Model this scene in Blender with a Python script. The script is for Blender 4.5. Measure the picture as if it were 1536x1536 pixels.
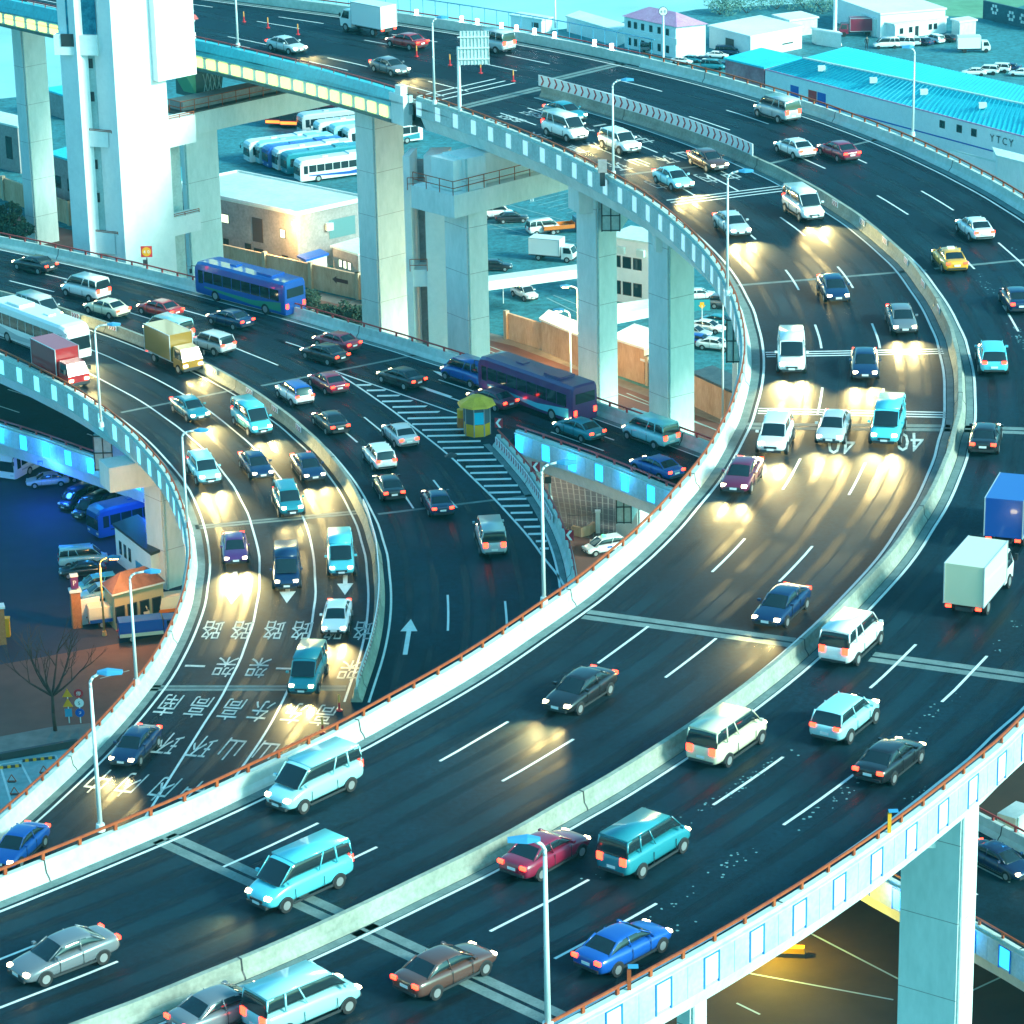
import bpy, bmesh, math, random
from mathutils import Vector, Matrix
from mathutils.geometry import tessellate_polygon
random.seed(7)
R = math.radians
for o in list(bpy.data.objects): bpy.data.objects.remove(o)
scene = bpy.context.scene
col = scene.collection
# ------------------------------------------------------------------ camera
CAMH, FPX, DEP, ROLL = 90.0, 4780.0, R(20), R(1.2)      # metres above the yard, focal length in photo pixels, pitch, roll
f0 = Vector((0, math.cos(DEP), -math.sin(DEP))); u0 = Vector((0, math.sin(DEP), math.cos(DEP))); r0 = Vector((1, 0, 0))
cR = math.cos(ROLL)*r0 - math.sin(ROLL)*u0; cU = math.sin(ROLL)*r0 + math.cos(ROLL)*u0
cam_d = bpy.data.cameras.new('camera'); cam = bpy.data.objects.new('camera', cam_d); col.objects.link(cam)
m = Matrix.Identity(4)
for i in range(3): m[i][0] = cR[i]; m[i][1] = cU[i]; m[i][2] = -f0[i]
m[2][3] = CAMH
cam.matrix_world = m
cam_d.sensor_fit = 'HORIZONTAL'; cam_d.sensor_width = 36; cam_d.lens = 36*FPX/1536
cam_d.clip_start = 1; cam_d.clip_end = 6000
scene.camera = cam
scene.render.resolution_x = scene.render.resolution_y = 1024
# ------------------------------------------------------------------ daylight (late, overcast, cyan dusk)
w = bpy.data.worlds.new('World'); scene.world = w; w.use_nodes = True
nt = w.node_tree; bg = nt.nodes['Background']
sky = nt.nodes.new('ShaderNodeTexSky'); sky.sky_type = 'NISHITA'; sky.sun_disc = False
SUN_EL, SUN_AZ = R(28), R(118)        # azimuth clockwise from +Y
sky.sun_elevation = SUN_EL; sky.sun_rotation = SUN_AZ; sky.air_density = 1.0; sky.dust_density = 2.0
tint = nt.nodes.new('ShaderNodeMix'); tint.data_type = 'RGBA'; tint.blend_type = 'MULTIPLY'
tint.inputs[0].default_value = 1.0; tint.inputs[7].default_value = (0.30, 0.97, 1.02, 1)
nt.links.new(sky.outputs[0], tint.inputs[6]); nt.links.new(tint.outputs[2], bg.inputs[0]); bg.inputs[1].default_value = 0.13
sd = bpy.data.lights.new('sun', 'SUN'); so = bpy.data.objects.new('sun', sd); col.objects.link(so)
sd.energy = 2.2; sd.angle = R(12); sd.color = (0.86, 1.0, 0.86)
sdir = Vector((math.sin(SUN_AZ)*math.cos(SUN_EL), math.cos(SUN_AZ)*math.cos(SUN_EL), math.sin(SUN_EL)))
so.rotation_euler = sdir.to_track_quat('Z', 'Y').to_euler(); so.location = (60, 40, 150)
scene.view_settings.view_transform = 'Standard'; scene.view_settings.look = 'None'
scene.view_settings.exposure = 1.42; scene.view_settings.gamma = 1.0
scene.render.engine = 'CYCLES'

# ------------------------------------------------------------------ helpers
def P(px, py, z=0.0):
    """point of the place at height z that the survey photograph shows at (px, py)"""
    d = f0*FPX + cR*(px-768) + cU*(768-py)
    t = (z-CAMH)/d.z
    return Vector((d.x*t, d.y*t, z))
def proj(p):
    v = Vector(p) - Vector((0, 0, CAMH)); k = v.dot(f0)
    return 768+FPX*v.dot(cR)/k, 768-FPX*v.dot(cU)/k
def ppm(p): return FPX/(Vector(p)-Vector((0, 0, CAMH))).dot(f0)
def top_z(p, py):
    """height above p of the thing whose top the photograph shows at row py"""
    lo, hi = -5., 80.
    for _ in range(40):
        mid = (lo+hi)/2
        if proj((p.x, p.y, mid))[1] > py: lo = mid
        else: hi = mid
    return lo
MATS = {}
def mat(name, c, rough=0.7, metal=0.0, emit=None, es=0.0, var=0.0, scale=1.0, c2=None, bump=0.0, spec=None, coord='Object', stretch=None, detail=6, grain=0):
    if name in MATS: return MATS[name]
    m = bpy.data.materials.new(name); m.use_nodes = True; MATS[name] = m
    n = m.node_tree.nodes; l = m.node_tree.links; b = n['Principled BSDF']
    b.inputs['Base Color'].default_value = (*c, 1); b.inputs['Roughness'].default_value = rough; b.inputs['Metallic'].default_value = metal
    if spec is not None: b.inputs['Specular IOR Level'].default_value = spec
    if var or c2 or bump:
        tc = n.new('ShaderNodeTexCoord'); mp = n.new('ShaderNodeMapping'); l.new(tc.outputs[coord], mp.inputs[0])
        if stretch: mp.inputs['Scale'].default_value = stretch
        no = n.new('ShaderNodeTexNoise'); no.inputs['Scale'].default_value = scale; no.inputs['Detail'].default_value = detail
        no.inputs['Roughness'].default_value = 0.65; l.new(mp.outputs[0], no.inputs['Vector'])
        ra = n.new('ShaderNodeValToRGB'); ra.color_ramp.elements[0].position = 0.36; ra.color_ramp.elements[1].position = 0.66
        a = c; bb = c2 or tuple(min(1, x*(1+var)) for x in c)
        aa = a if c2 else tuple(x*(1-var) for x in c)
        ra.color_ramp.elements[0].color = (*aa, 1); ra.color_ramp.elements[1].color = (*bb, 1)
        l.new(no.outputs[0], ra.inputs[0])
        no2 = n.new('ShaderNodeTexNoise'); no2.inputs['Scale'].default_value = scale*9; no2.inputs['Detail'].default_value = 4
        l.new(mp.outputs[0], no2.inputs['Vector'])
        mx = n.new('ShaderNodeMix'); mx.data_type = 'RGBA'; mx.blend_type = 'OVERLAY'; mx.inputs[0].default_value = 0.35
        l.new(ra.outputs[0], mx.inputs[6]); l.new(no2.outputs[0], mx.inputs[7]); l.new(mx.outputs[2], b.inputs['Base Color'])
        if grain:
            n3 = n.new('ShaderNodeTexNoise'); n3.inputs['Scale'].default_value = grain; n3.inputs['Detail'].default_value = 5; n3.inputs['Roughness'].default_value = .8; l.new(mp.outputs[0], n3.inputs['Vector'])
            r3 = n.new('ShaderNodeMapRange'); r3.inputs[1].default_value = .35; r3.inputs[2].default_value = .65; r3.inputs[3].default_value = .55; r3.inputs[4].default_value = 1.5; l.new(n3.outputs[0], r3.inputs[0])
            m3 = n.new('ShaderNodeVectorMath'); m3.operation = 'SCALE'; l.new(mx.outputs[2], m3.inputs[0]); l.new(r3.outputs[0], m3.inputs['Scale']); l.new(m3.outputs[0], b.inputs['Base Color'])
        if bump:
            bp = n.new('ShaderNodeBump'); bp.inputs['Strength'].default_value = bump; bp.inputs['Distance'].default_value = 0.02
            l.new(no2.outputs[0], bp.inputs['Height']); l.new(bp.outputs[0], b.inputs['Normal'])
    if emit:
        b.inputs['Emission Color'].default_value = (*emit, 1); b.inputs['Emission Strength'].default_value = es
    return m
M_ROAD = mat('asphalt', (0.001, 0.012, 0.021), 0.72, c2=(0.003, 0.026, 0.043), scale=0.05, bump=0.3, spec=0.2, grain=3.5)
def wheel_tracks(m, amount=0.25): return m
M_YARD = mat('yard_asphalt', (0.020, 0.14, 0.17), 0.75, c2=(0.035, 0.20, 0.235), scale=0.035, grain=1.2)
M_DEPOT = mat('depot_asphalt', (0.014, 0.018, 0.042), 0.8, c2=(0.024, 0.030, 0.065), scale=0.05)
M_BROWN = mat('brown_ground', (0.020, 0.010, 0.006), 0.85, c2=(0.040, 0.021, 0.012), scale=0.08)
M_STREET = mat('lamp_warm_asphalt', (0.11, 0.048, 0.040), 0.8, c2=(0.16, 0.070, 0.055), scale=0.06)  # warm light of the street lamps put into the asphalt colour
M_PAVE = mat('pavement_slabs', (0.16, 0.15, 0.14), 0.85, c2=(0.24, 0.22, 0.20), scale=0.15)
M_PALEPAD = mat('pale_painted_floor', (0.22, 0.36, 0.38), 0.7, c2=(0.34, 0.48, 0.50), scale=0.2)
M_LINE = mat('road_paint', (0.72, 0.78, 0.76), 0.6, c2=(0.58, 0.66, 0.65), scale=1.2)
M_PAINT_WORN = mat('worn_road_paint', (0.26, 0.33, 0.33), 0.7, c2=(0.60, 0.66, 0.64), scale=2.2)
M_LINE_YARD = mat('yard_paint', (0.30, 0.45, 0.45), 0.7)
M_YELLOW_LINE = mat('yellow_road_paint', (0.65, 0.38, 0.05), 0.6)
M_JOINT = mat('joint_concrete', (0.10, 0.16, 0.16), 0.8, c2=(0.17, 0.24, 0.24), scale=1.0)
M_CONC = mat('pale_concrete', (0.64, 0.70, 0.68), 0.8, c2=(0.80, 0.84, 0.82), scale=0.35, stretch=(1, 1, .35))
M_PARA = mat('parapet_concrete', (0.46, 0.56, 0.51), 0.75, c2=(0.58, 0.67, 0.62), scale=0.25, bump=.2, grain=0)
M_MED = mat('median_concrete', (0.22, 0.25, 0.21), 0.85, c2=(0.34, 0.37, 0.31), scale=0.5, grain=0)
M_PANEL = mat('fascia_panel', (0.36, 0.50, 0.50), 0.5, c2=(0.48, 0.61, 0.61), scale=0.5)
M_RUST = mat('orange_brown_steel', (0.42, 0.085, 0.018), 0.6, c2=(0.30, 0.045, 0.012), scale=3)
M_RED = mat('faded_red_steel', (0.42, 0.05, 0.05), 0.6)
M_LAMP = mat('pale_lamp_steel', (0.70, 0.76, 0.76), 0.4, metal=0.1)
M_LAMPHEAD = mat('blue_lamp_head', (0.05, 0.28, 0.52), 0.35)
M_DARK = mat('dark_steel', (0.03, 0.035, 0.04), 0.5)
M_GLASS = mat('tinted_glass', (0.012, 0.025, 0.032), 0.08, spec=0.6)
M_TYRE = mat('tyre_rubber', (0.015, 0.015, 0.017), 0.85)
M_RIM = mat('wheel_rim', (0.45, 0.47, 0.48), 0.35, metal=0.6)
M_HEAD = mat('headlight_lit', (0.9, 0.85, 0.6), 0.3, emit=(1, 0.80, 0.42), es=9)
M_HEADOFF = mat('headlight_unlit', (0.6, 0.66, 0.68), 0.15)
M_TAIL = mat('taillight_lit', (0.6, 0.02, 0.02), 0.3, emit=(1, 0.03, 0.012), es=5)
M_TAILOFF = mat('taillight_unlit', (0.35, 0.02, 0.02), 0.25)
M_GLOWW = mat('white_led_wash', (0.6, 0.76, 0.82), 0.4, emit=(0.55, 0.93, 1.0), es=0.2)  # this and the next two: LED light washing the fascia, put in as emission
M_GLOWC = mat('cyan_led_wash', (0.4, 0.7, 0.85), 0.4, emit=(0.22, 0.85, 1.0), es=0.42)
M_GLOWB = mat('blue_led_wash', (0.05, 0.25, 0.7), 0.4, emit=(0.02, 0.42, 1.0), es=1.3)
M_BLUEFRAME = mat('blue_panel_frame', (0.02, 0.20, 0.65), 0.4)
M_GLOWY = mat('glowing_yellow_green_panel', (0.5, 0.55, 0.15), 0.4, emit=(0.70, 1.0, 0.16), es=1.3)
M_WHITE = mat('white_render', (0.74, 0.78, 0.78), 0.7, c2=(0.84, 0.86, 0.85), scale=0.25)
M_BRWALL = mat('beige_wall', (0.55, 0.30, 0.17), 0.85, c2=(0.72, 0.46, 0.30), scale=0.5, stretch=(1, 1, .3))
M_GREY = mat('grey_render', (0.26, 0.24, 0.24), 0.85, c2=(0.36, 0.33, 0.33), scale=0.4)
M_TURQ = mat('turquoise_sheet_roof', (0.02, 0.50, 0.62), 0.45, c2=(0.03, 0.60, 0.70), scale=0.3)
M_PALEROOF = mat('pale_sheet_roof', (0.55, 0.68, 0.66), 0.55, c2=(0.68, 0.79, 0.77), scale=0.25)
M_PINK = mat('pink_sheet_roof', (0.55, 0.25, 0.42), 0.6, c2=(0.62, 0.34, 0.50), scale=0.4)
M_BLUE = mat('blue_paint', (0.01, 0.09, 0.42), 0.45)
M_BROWNROOF = mat('brown_tile_roof', (0.10, 0.05, 0.045), 0.8, c2=(0.15, 0.08, 0.07), scale=2)
M_BRICK = mat('orange_brick', (0.42, 0.13, 0.04), 0.8, c2=(0.52, 0.19, 0.07), scale=3)
M_YEL = mat('yellow_paint', (0.85, 0.36, 0.008), 0.5)
M_OLIVE = mat('olive_yellow_roof', (0.60, 0.32, 0.015), 0.55, c2=(0.72, 0.42, 0.03), scale=2)
M_SIGNW = mat('sign_white', (0.82, 0.84, 0.84), 0.4)
M_SIGNR = mat('sign_red', (0.60, 0.02, 0.03), 0.4)
M_CHEV = mat('chevron_dark_red', (0.38, 0.008, 0.03), 0.5)
M_BARK = mat('bark', (0.055, 0.030, 0.024), 0.9, c2=(0.09, 0.05, 0.04), scale=4)
M_LEAF = mat('dark_leaves', (0.010, 0.030, 0.022), 0.8, c2=(0.030, 0.075, 0.045), scale=1.6)
M_LEAF2 = mat('grey_green_leaves', (0.05, 0.16, 0.14), 0.8, c2=(0.12, 0.26, 0.22), scale=0.6)
M_WATER = mat('river_water', (0.30, 0.52, 0.50), 0.25, c2=(0.36, 0.60, 0.58), scale=0.01)
M_GRASS = mat('far_bank_grass', (0.10, 0.26, 0.15), 0.9, c2=(0.16, 0.36, 0.24), scale=0.05)
M_BODY = {}
def paint(name, c, rough=0.28):
    if name not in M_BODY: M_BODY[name] = mat('car_paint_'+name, c, rough, spec=0.6); M_BODY[name].node_tree.nodes['Principled BSDF'].inputs['Coat Weight'].default_value = .6
    return M_BODY[name]
for nm, c in dict(white=(0.80, 0.82, 0.82), silver=(0.45, 0.50, 0.52), grey=(0.14, 0.16, 0.18), black=(0.012, 0.013, 0.016),
        navy=(0.006, 0.024, 0.08), blue=(0.008, 0.08, 0.36), teal=(0.02, 0.22, 0.28), cyan=(0.10, 0.55, 0.66), paleblue=(0.32, 0.66, 0.72),
        red=(0.36, 0.010, 0.016), maroon=(0.13, 0.012, 0.05), yellow=(0.80, 0.36, 0.02), olive=(0.32, 0.17, 0.025), cream=(0.72, 0.66, 0.48),
        green=(0.02, 0.26, 0.16), orange=(0.65, 0.16, 0.02), purple=(0.08, 0.02, 0.13), brown=(0.10, 0.045, 0.035), crimson=(0.24, 0.012, 0.045)).items(): paint(nm, c)

class MB:
    def __init__(s): s.v = []; s.f = []
    def quad(s, *p):
        n = len(s.v); s.v += [tuple(q) for q in p]; s.f.append(tuple(range(n, n+len(p)))); return s
    def prism(s, pts, z0, z1, z1s=None):
        """vertical prism over a convex outline given anticlockwise"""
        a = sum(pts[i][0]*pts[(i+1) % len(pts)][1]-pts[(i+1) % len(pts)][0]*pts[i][1] for i in range(len(pts)))
        if a < 0: pts = list(reversed(pts)); z1s = list(reversed(z1s)) if z1s else None
        n = len(s.v); k = len(pts)
        s.v += [(p[0], p[1], z0) for p in pts] + [(p[0], p[1], (z1s[i] if z1s else z1)) for i, p in enumerate(pts)]
        s.f.append(tuple(reversed(range(n, n+k)))); s.f.append(tuple(range(n+k, n+2*k)))
        for i in range(k): s.f.append((n+i, n+(i+1) % k, n+k+(i+1) % k, n+k+i))
        return s
    def box(s, c, size, rz=0.0, M=None):
        hx, hy, hz = size[0]/2, size[1]/2, size[2]/2; cs, sn = math.cos(rz), math.sin(rz); n = len(s.v)
        for dz in (-hz, hz):
            for dx, dy in ((-hx, -hy), (hx, -hy), (hx, hy), (-hx, hy)):
                q = Vector((c[0]+dx*cs-dy*sn, c[1]+dx*sn+dy*cs, c[2]+dz))
                s.v.append(tuple(M @ q) if M else tuple(q))
        for f in ((3, 2, 1, 0), (4, 5, 6, 7), (0, 1, 5, 4), (1, 2, 6, 5), (2, 3, 7, 6), (3, 0, 4, 7)): s.f.append(tuple(n+i for i in f))
        return s
    def tube(s, a, b, r, r2=None, k=8, cap=True):
        a = Vector(a); b = Vector(b); r2 = r if r2 is None else r2
        d = (b-a).normalized(); x = d.orthogonal().normalized(); y = d.cross(x); n = len(s.v)
        for p, rr in ((a, r), (b, r2)):
            for i in range(k):
                t = 2*math.pi*i/k; s.v.append(tuple(p+(x*math.cos(t)+y*math.sin(t))*rr))
        for i in range(k): s.f.append((n+i, n+(i+1) % k, n+k+(i+1) % k, n+k+i))
        if cap: s.f.append(tuple(reversed(range(n, n+k)))); s.f.append(tuple(range(n+k, n+2*k)))
        return s
    def pipe(s, pts, r, k=8):
        for a, b in zip(pts[:-1], pts[1:]): s.tube(a, b, r, k=k)
        return s
    def loft(s, rings, cap=True, closed=True):
        n = len(s.v); k = len(rings[0])
        for r_ in rings: s.v += [tuple(p) for p in r_]
        for j in range(len(rings)-1):
            for i in range(k if closed else k-1):
                a = n+j*k+i; b = n+j*k+(i+1) % k; s.f.append((a, b, b+k, a+k))
        if cap and closed: s.f.append(tuple(reversed(range(n, n+k)))); s.f.append(tuple(range(n+(len(rings)-1)*k, n+len(rings)*k)))
        return s
    def poly(s, pts, z=None):
        """flat possibly concave outline"""
        P3 = [Vector((p[0], p[1], z if z is not None else p[2])) for p in pts]; n = len(s.v); s.v += [tuple(p) for p in P3]
        for t in tessellate_polygon([P3]):
            a, b, c = (P3[i] for i in t)
            t = t if (b-a).cross(c-a).z > 0 else (t[0], t[2], t[1])
            s.f.append(tuple(n+i for i in t))
        return s
    def mesh(s, name, smooth=False, fix=True):
        me = bpy.data.meshes.new(name); me.from_pydata(s.v, [], s.f)
        if fix and not smooth is None and len(me.polygons):
            bm = bmesh.new(); bm.from_mesh(me)
            if smooth == 'weld': bmesh.ops.remove_doubles(bm, verts=bm.verts, dist=0.0005)
            bmesh.ops.recalc_face_normals(bm, faces=bm.faces) if fix is True else None
            bm.to_mesh(me); bm.free()
        if smooth:
            for p in me.polygons: p.use_smooth = True
        me.update(); return me
    def build(s, name, material, parent=None, smooth=False, fix=True, loc=None, **t):
        o = bpy.data.objects.new(name, s.mesh(name, smooth, fix)); col.objects.link(o)
        o.data.materials.append(material)
        if parent is not None: o.parent = parent
        if loc is not None: o.location = loc
        if t: tag(o, **t)
        return o
def tag(o, label=None, cat=None, group=None, kind=None):
    if label: o['label'] = label
    if cat: o['category'] = cat
    if group: o['group'] = group
    if kind: o['kind'] = kind
    return o
def thing(name, label, cat, loc=(0, 0, 0), rz=0.0, group=None):
    o = bpy.data.objects.new(name, None); col.objects.link(o); o.location = loc; o.rotation_euler = (0, 0, rz); o.empty_display_size = 0.3
    return tag(o, label, cat, group)
def copy_tree(o, parent=None):
    c = o.copy(); col.objects.link(c)
    if parent is not None: c.parent = parent
    for ch in list(o.children): copy_tree(ch, c)
    return c

class Curve:
    def __init__(s, pts, closed=False):
        p = [Vector((a[0], a[1], 0)) for a in pts]
        # Catmull-Rom refinement to about 1 m
        q = []
        for i in range(len(p)-1):
            a = p[max(i-1, 0)]; b = p[i]; c = p[i+1]; d = p[min(i+2, len(p)-1)]; n = max(1, int(round((c-b).length)))
            big = (c-b).length > 8 or (i > 0 and (b-a).length > 8) or (d-c).length > 8
            for k in range(n):
                t = k/n
                q.append(b.lerp(c, t) if big else 0.5*((2*b)+(c-a)*t+(2*a-5*b+4*c-d)*t*t+(3*b-a-3*c+d)*t**3))
        q.append(p[-1]); s.p = q
        s.s = [0.0]
        for a, b in zip(q[:-1], q[1:]): s.s.append(s.s[-1]+(b-a).length)
        s.L = s.s[-1]
        s.t = []
        for i in range(len(q)): s.t.append((q[min(i+2, len(q)-1)]-q[max(i-2, 0)]).normalized())
    def at(s, u, off=0.0, z=0.0):
        u = min(max(u, 0.0), s.L-1e-6)
        lo, hi = 0, len(s.s)-1
        while hi-lo > 1:
            mid = (lo+hi)//2
            if s.s[mid] <= u: lo = mid
            else: hi = mid
        k = (u-s.s[lo])/max(1e-9, s.s[hi]-s.s[lo]); p = s.p[lo].lerp(s.p[hi], k); t = s.t[lo].lerp(s.t[hi], k).normalized()
        q = p+Vector((t.y, -t.x, 0))*off          # positive offset = right-hand side of travel
        return Vector((q.x, q.y, z)), t
    def near(s, x, y):
        v = Vector((x, y, 0)); i = min(range(len(s.p)), key=lambda j: (s.p[j]-v).length_squared)
        t = s.t[i]; d = v-s.p[i]; return s.s[i]+d.dot(t), d.x*t.y-d.y*t.x
    def nearpx(s, px, py, z): q = P(px, py, z); return s.near(q.x, q.y)
    def samples(s, a, b, step=1.5):
        n = max(1, int(math.ceil((b-a)/step))); return [a+(b-a)*i/n for i in range(n+1)]
def sweep(mb, cv, a, b, prof, zb=0.0, step=1.5, closed=True):
    rings = []
    for u in cv.samples(a, b, step): rings.append([cv.at(u, o, zb+z)[0] for o, z in prof])
    return mb.loft(rings, cap=closed, closed=closed)
def ribbon(mb, cv, a, b, off, wd, z, step=1.5):
    us = cv.samples(a, b, step); n = len(mb.v)
    for u in us:
        mb.v.append(tuple(cv.at(u, off-wd/2, z)[0])); mb.v.append(tuple(cv.at(u, off+wd/2, z)[0]))
    for i in range(len(us)-1): mb.f.append((n+2*i, n+2*i+1, n+2*i+3, n+2*i+2))
    return mb
def dashes(mb, cv, a, b, off, wd, z, on=6.0, gap=9.0, phase=0.0):
    u = a+phase
    while u < b:
        o = off(u) if callable(off) else off
        ribbon(mb, cv, u, min(u+on, b), o, wd, z); u += on+gap
# ------------------------------------------------------------------ plan lines of the roads (metres, from the survey)
A_IN=[(-112.4,390.8),(-30.3,303.3),(-28.2,301.0),(-26.1,298.7),(-24.1,296.4),(-22.1,294.1),(-20.1,291.7),(-18.1,289.4),(-16.2,287.0),(-14.4,284.5),(-12.5,282.1),(-10.7,279.6),(-9.0,277.1),(-7.3,274.6),(-5.6,272.1),(-4.0,269.5),(-2.4,266.9),(-0.9,264.2),(0.6,261.6),(2.0,258.9),(3.4,256.2),(4.7,253.5),(5.9,250.7),(7.1,247.9),(8.2,245.1),(9.3,242.2),(10.3,239.4),(11.2,236.5),(12.0,233.6),(12.7,230.7),(13.4,227.7),(14.0,224.7),(14.5,221.8),(14.9,218.8),(15.2,215.8),(15.4,212.7),(15.6,209.7),(15.6,206.7),(15.6,203.7),(15.5,200.7),(15.3,197.6),(15.0,194.6),(14.6,191.6),(14.1,188.6),(13.6,185.7),(12.9,182.7),(12.2,179.8),(11.4,176.8),(10.5,173.9),(9.5,171.1),(8.5,168.2),(7.4,165.4),(6.2,162.6),(4.9,159.9),(3.6,157.2),(2.1,154.5),(0.6,151.9),(-0.9,149.3),(-2.5,146.7),(-4.2,144.2),(-6.0,141.7),(-7.8,139.2),(-9.7,136.8),(-11.7,134.5),(-13.7,132.2),(-15.8,129.9),(-18.0,127.7),(-20.2,125.5),(-22.5,123.3),(-73.5,75.5)]
A_MED=[(-119.0,401.2),(-33.0,317.6),(-30.8,315.4),(-28.6,313.3),(-26.5,311.2),(-24.3,309.0),(-22.2,306.9),(-20.1,304.7),(-18.0,302.5),(-15.9,300.3),(-13.8,298.1),(-11.7,295.9),(-9.7,293.6),(-7.7,291.4),(-5.7,289.1),(-3.7,286.8),(-1.7,284.5),(0.2,282.2),(2.0,279.8),(3.9,277.4),(5.7,275.0),(7.4,272.6),(9.1,270.1),(10.8,267.6),(12.4,265.1),(13.9,262.5),(15.4,259.9),(16.8,257.2),(18.2,254.6),(19.4,251.9),(20.6,249.1),(21.8,246.3),(22.8,243.5),(23.8,240.7),(24.7,237.8),(25.5,234.9),(26.3,232.0),(26.9,229.1),(27.5,226.1),(28.0,223.2),(28.5,220.2),(28.8,217.2),(29.0,214.1),(29.2,211.1),(29.3,208.1),(29.3,205.1),(29.3,202.0),(29.1,199.0),(28.9,195.9),(28.6,192.9),(28.2,189.9),(27.8,186.9),(27.3,183.9),(26.6,180.9),(26.0,178.0),(25.2,175.0),(24.4,172.1),(23.5,169.2),(22.5,166.4),(21.5,163.5),(20.4,160.7),(19.2,158.0),(17.9,155.2),(16.6,152.5),(15.2,149.8),(13.8,147.2),(12.3,144.6),(10.7,142.0),(9.1,139.5),(7.4,137.0),(5.6,134.5),(3.8,132.1),(1.9,129.8),(-0.0,127.4),(-2.0,125.1),(-4.1,122.9),(-6.2,120.7),(-8.4,118.5),(-10.6,116.4),(-12.9,114.4),(-15.3,112.3),(-17.7,110.4),(-71.7,65.8)]
A_OUT=[(-138.0,407.3),(-17.4,318.2),(-14.9,316.3),(-12.4,314.4),(-10.0,312.5),(-7.7,310.6),(-5.4,308.6),(-3.1,306.6),(-0.9,304.5),(1.3,302.4),(3.4,300.3),(5.5,298.1),(7.5,295.9),(9.5,293.6),(11.4,291.3),(13.3,289.0),(15.1,286.6),(16.9,284.2),(18.6,281.8),(20.3,279.3),(21.9,276.8),(23.4,274.3),(25.0,271.7),(26.4,269.1),(27.8,266.5),(29.1,263.8),(30.4,261.1),(31.6,258.4),(32.8,255.6),(33.9,252.8),(34.9,250.0),(35.9,247.2),(36.8,244.3),(37.7,241.4),(38.5,238.5),(39.2,235.6),(39.9,232.7),(40.5,229.7),(41.0,226.8),(41.4,223.8),(41.8,220.8),(42.2,217.8),(42.4,214.8),(42.6,211.8),(42.7,208.8),(42.8,205.8),(42.8,202.8),(42.7,199.8),(42.5,196.8),(42.3,193.8),(42.0,190.8),(41.6,187.9),(41.2,184.9),(40.7,181.9),(40.1,179.0),(39.5,176.1),(38.8,173.2),(38.0,170.3),(37.2,167.4),(36.3,164.5),(35.3,161.7),(34.3,158.9),(33.2,156.1),(32.1,153.4),(30.9,150.6),(29.6,147.9),(28.2,145.3),(26.8,142.6),(25.4,140.0),(23.8,137.5),(22.3,134.9),(20.6,132.4),(18.9,129.9),(17.2,127.5),(15.4,125.1),(13.5,122.7),(11.6,120.4),(9.6,118.1),(7.5,115.8),(5.4,113.6),(3.3,111.4),(1.1,109.2),(-48.9,60.2)]
B_IN=[(-78.4,297.0),(-41.6,249.6),(-39.6,247.0),(-37.7,244.3),(-35.8,241.6),(-34.1,238.9),(-32.5,236.1),(-31.0,233.4),(-29.6,230.6),(-28.3,227.7),(-27.2,224.9),(-26.1,222.0),(-25.1,219.1),(-24.3,216.2),(-23.6,213.2),(-23.0,210.3),(-22.5,207.3),(-22.1,204.3),(-21.8,201.3),(-21.7,198.3),(-21.6,195.2),(-21.7,192.2),(-21.9,189.1),(-22.2,186.1),(-22.6,183.0),(-23.2,179.9),(-23.9,176.8),(-24.7,173.7),(-25.6,170.6),(-26.6,167.5),(-27.7,164.3),(-48.3,108.0)]
B_MED=[(-89.2,308.7),(-44.5,268.6),(-42.1,266.5),(-39.7,264.3),(-37.5,262.0),(-35.3,259.7),(-33.2,257.4),(-31.2,255.0),(-29.3,252.6),(-27.4,250.2),(-25.7,247.7),(-24.0,245.2),(-22.4,242.6),(-20.9,240.0),(-19.5,237.4),(-18.2,234.7),(-16.9,232.0),(-15.8,229.3),(-14.7,226.6),(-13.7,223.8),(-12.8,220.9),(-12.0,218.1),(-11.3,215.2),(-10.7,212.3),(-10.1,209.3),(-9.7,206.3),(-9.3,203.3),(-9.1,200.3),(-8.9,197.2),(-8.8,194.1),(-8.8,191.0),(-8.9,187.9),(-9.1,184.7),(-9.4,181.5),(-9.7,178.3)]
B_LN1=[(-63.3,279.7),(-43.1,257.5),(-40.9,255.1),(-38.8,252.6),(-36.7,250.1),(-34.8,247.6),(-33.0,245.0),(-31.3,242.4),(-29.6,239.8),(-28.1,237.2),(-26.7,234.5),(-25.3,231.8),(-24.1,229.1),(-22.9,226.4),(-21.9,223.6),(-21.0,220.8),(-20.1,218.0),(-19.4,215.1),(-18.7,212.3),(-18.2,209.4),(-17.7,206.4),(-17.3,203.5),(-17.1,200.5),(-16.9,197.5),(-16.9,194.5),(-16.9,191.4),(-17.1,188.4),(-17.3,185.3),(-17.7,182.1),(-18.1,179.0),(-18.7,175.8),(-23.8,146.3)]
B_LN2=[(-64.9,284.5),(-43.8,263.2),(-41.5,260.9),(-39.3,258.5),(-37.2,256.1),(-35.2,253.7),(-33.2,251.3),(-31.4,248.8),(-29.6,246.3),(-27.9,243.8),(-26.3,241.2),(-24.8,238.6),(-23.4,236.0),(-22.1,233.3),(-20.9,230.6),(-19.7,227.9),(-18.7,225.2),(-17.7,222.4),(-16.8,219.6),(-16.0,216.8),(-15.3,213.9),(-14.7,211.1),(-14.2,208.2),(-13.8,205.2),(-13.5,202.3),(-13.3,199.3),(-13.1,196.4),(-13.1,193.3),(-13.1,190.3),(-13.3,187.3),(-13.5,184.2),(-13.9,181.2),(-14.3,178.1),(-14.8,174.9),(-15.4,171.8),(-16.1,168.7),(-22.7,139.4)]
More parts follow.
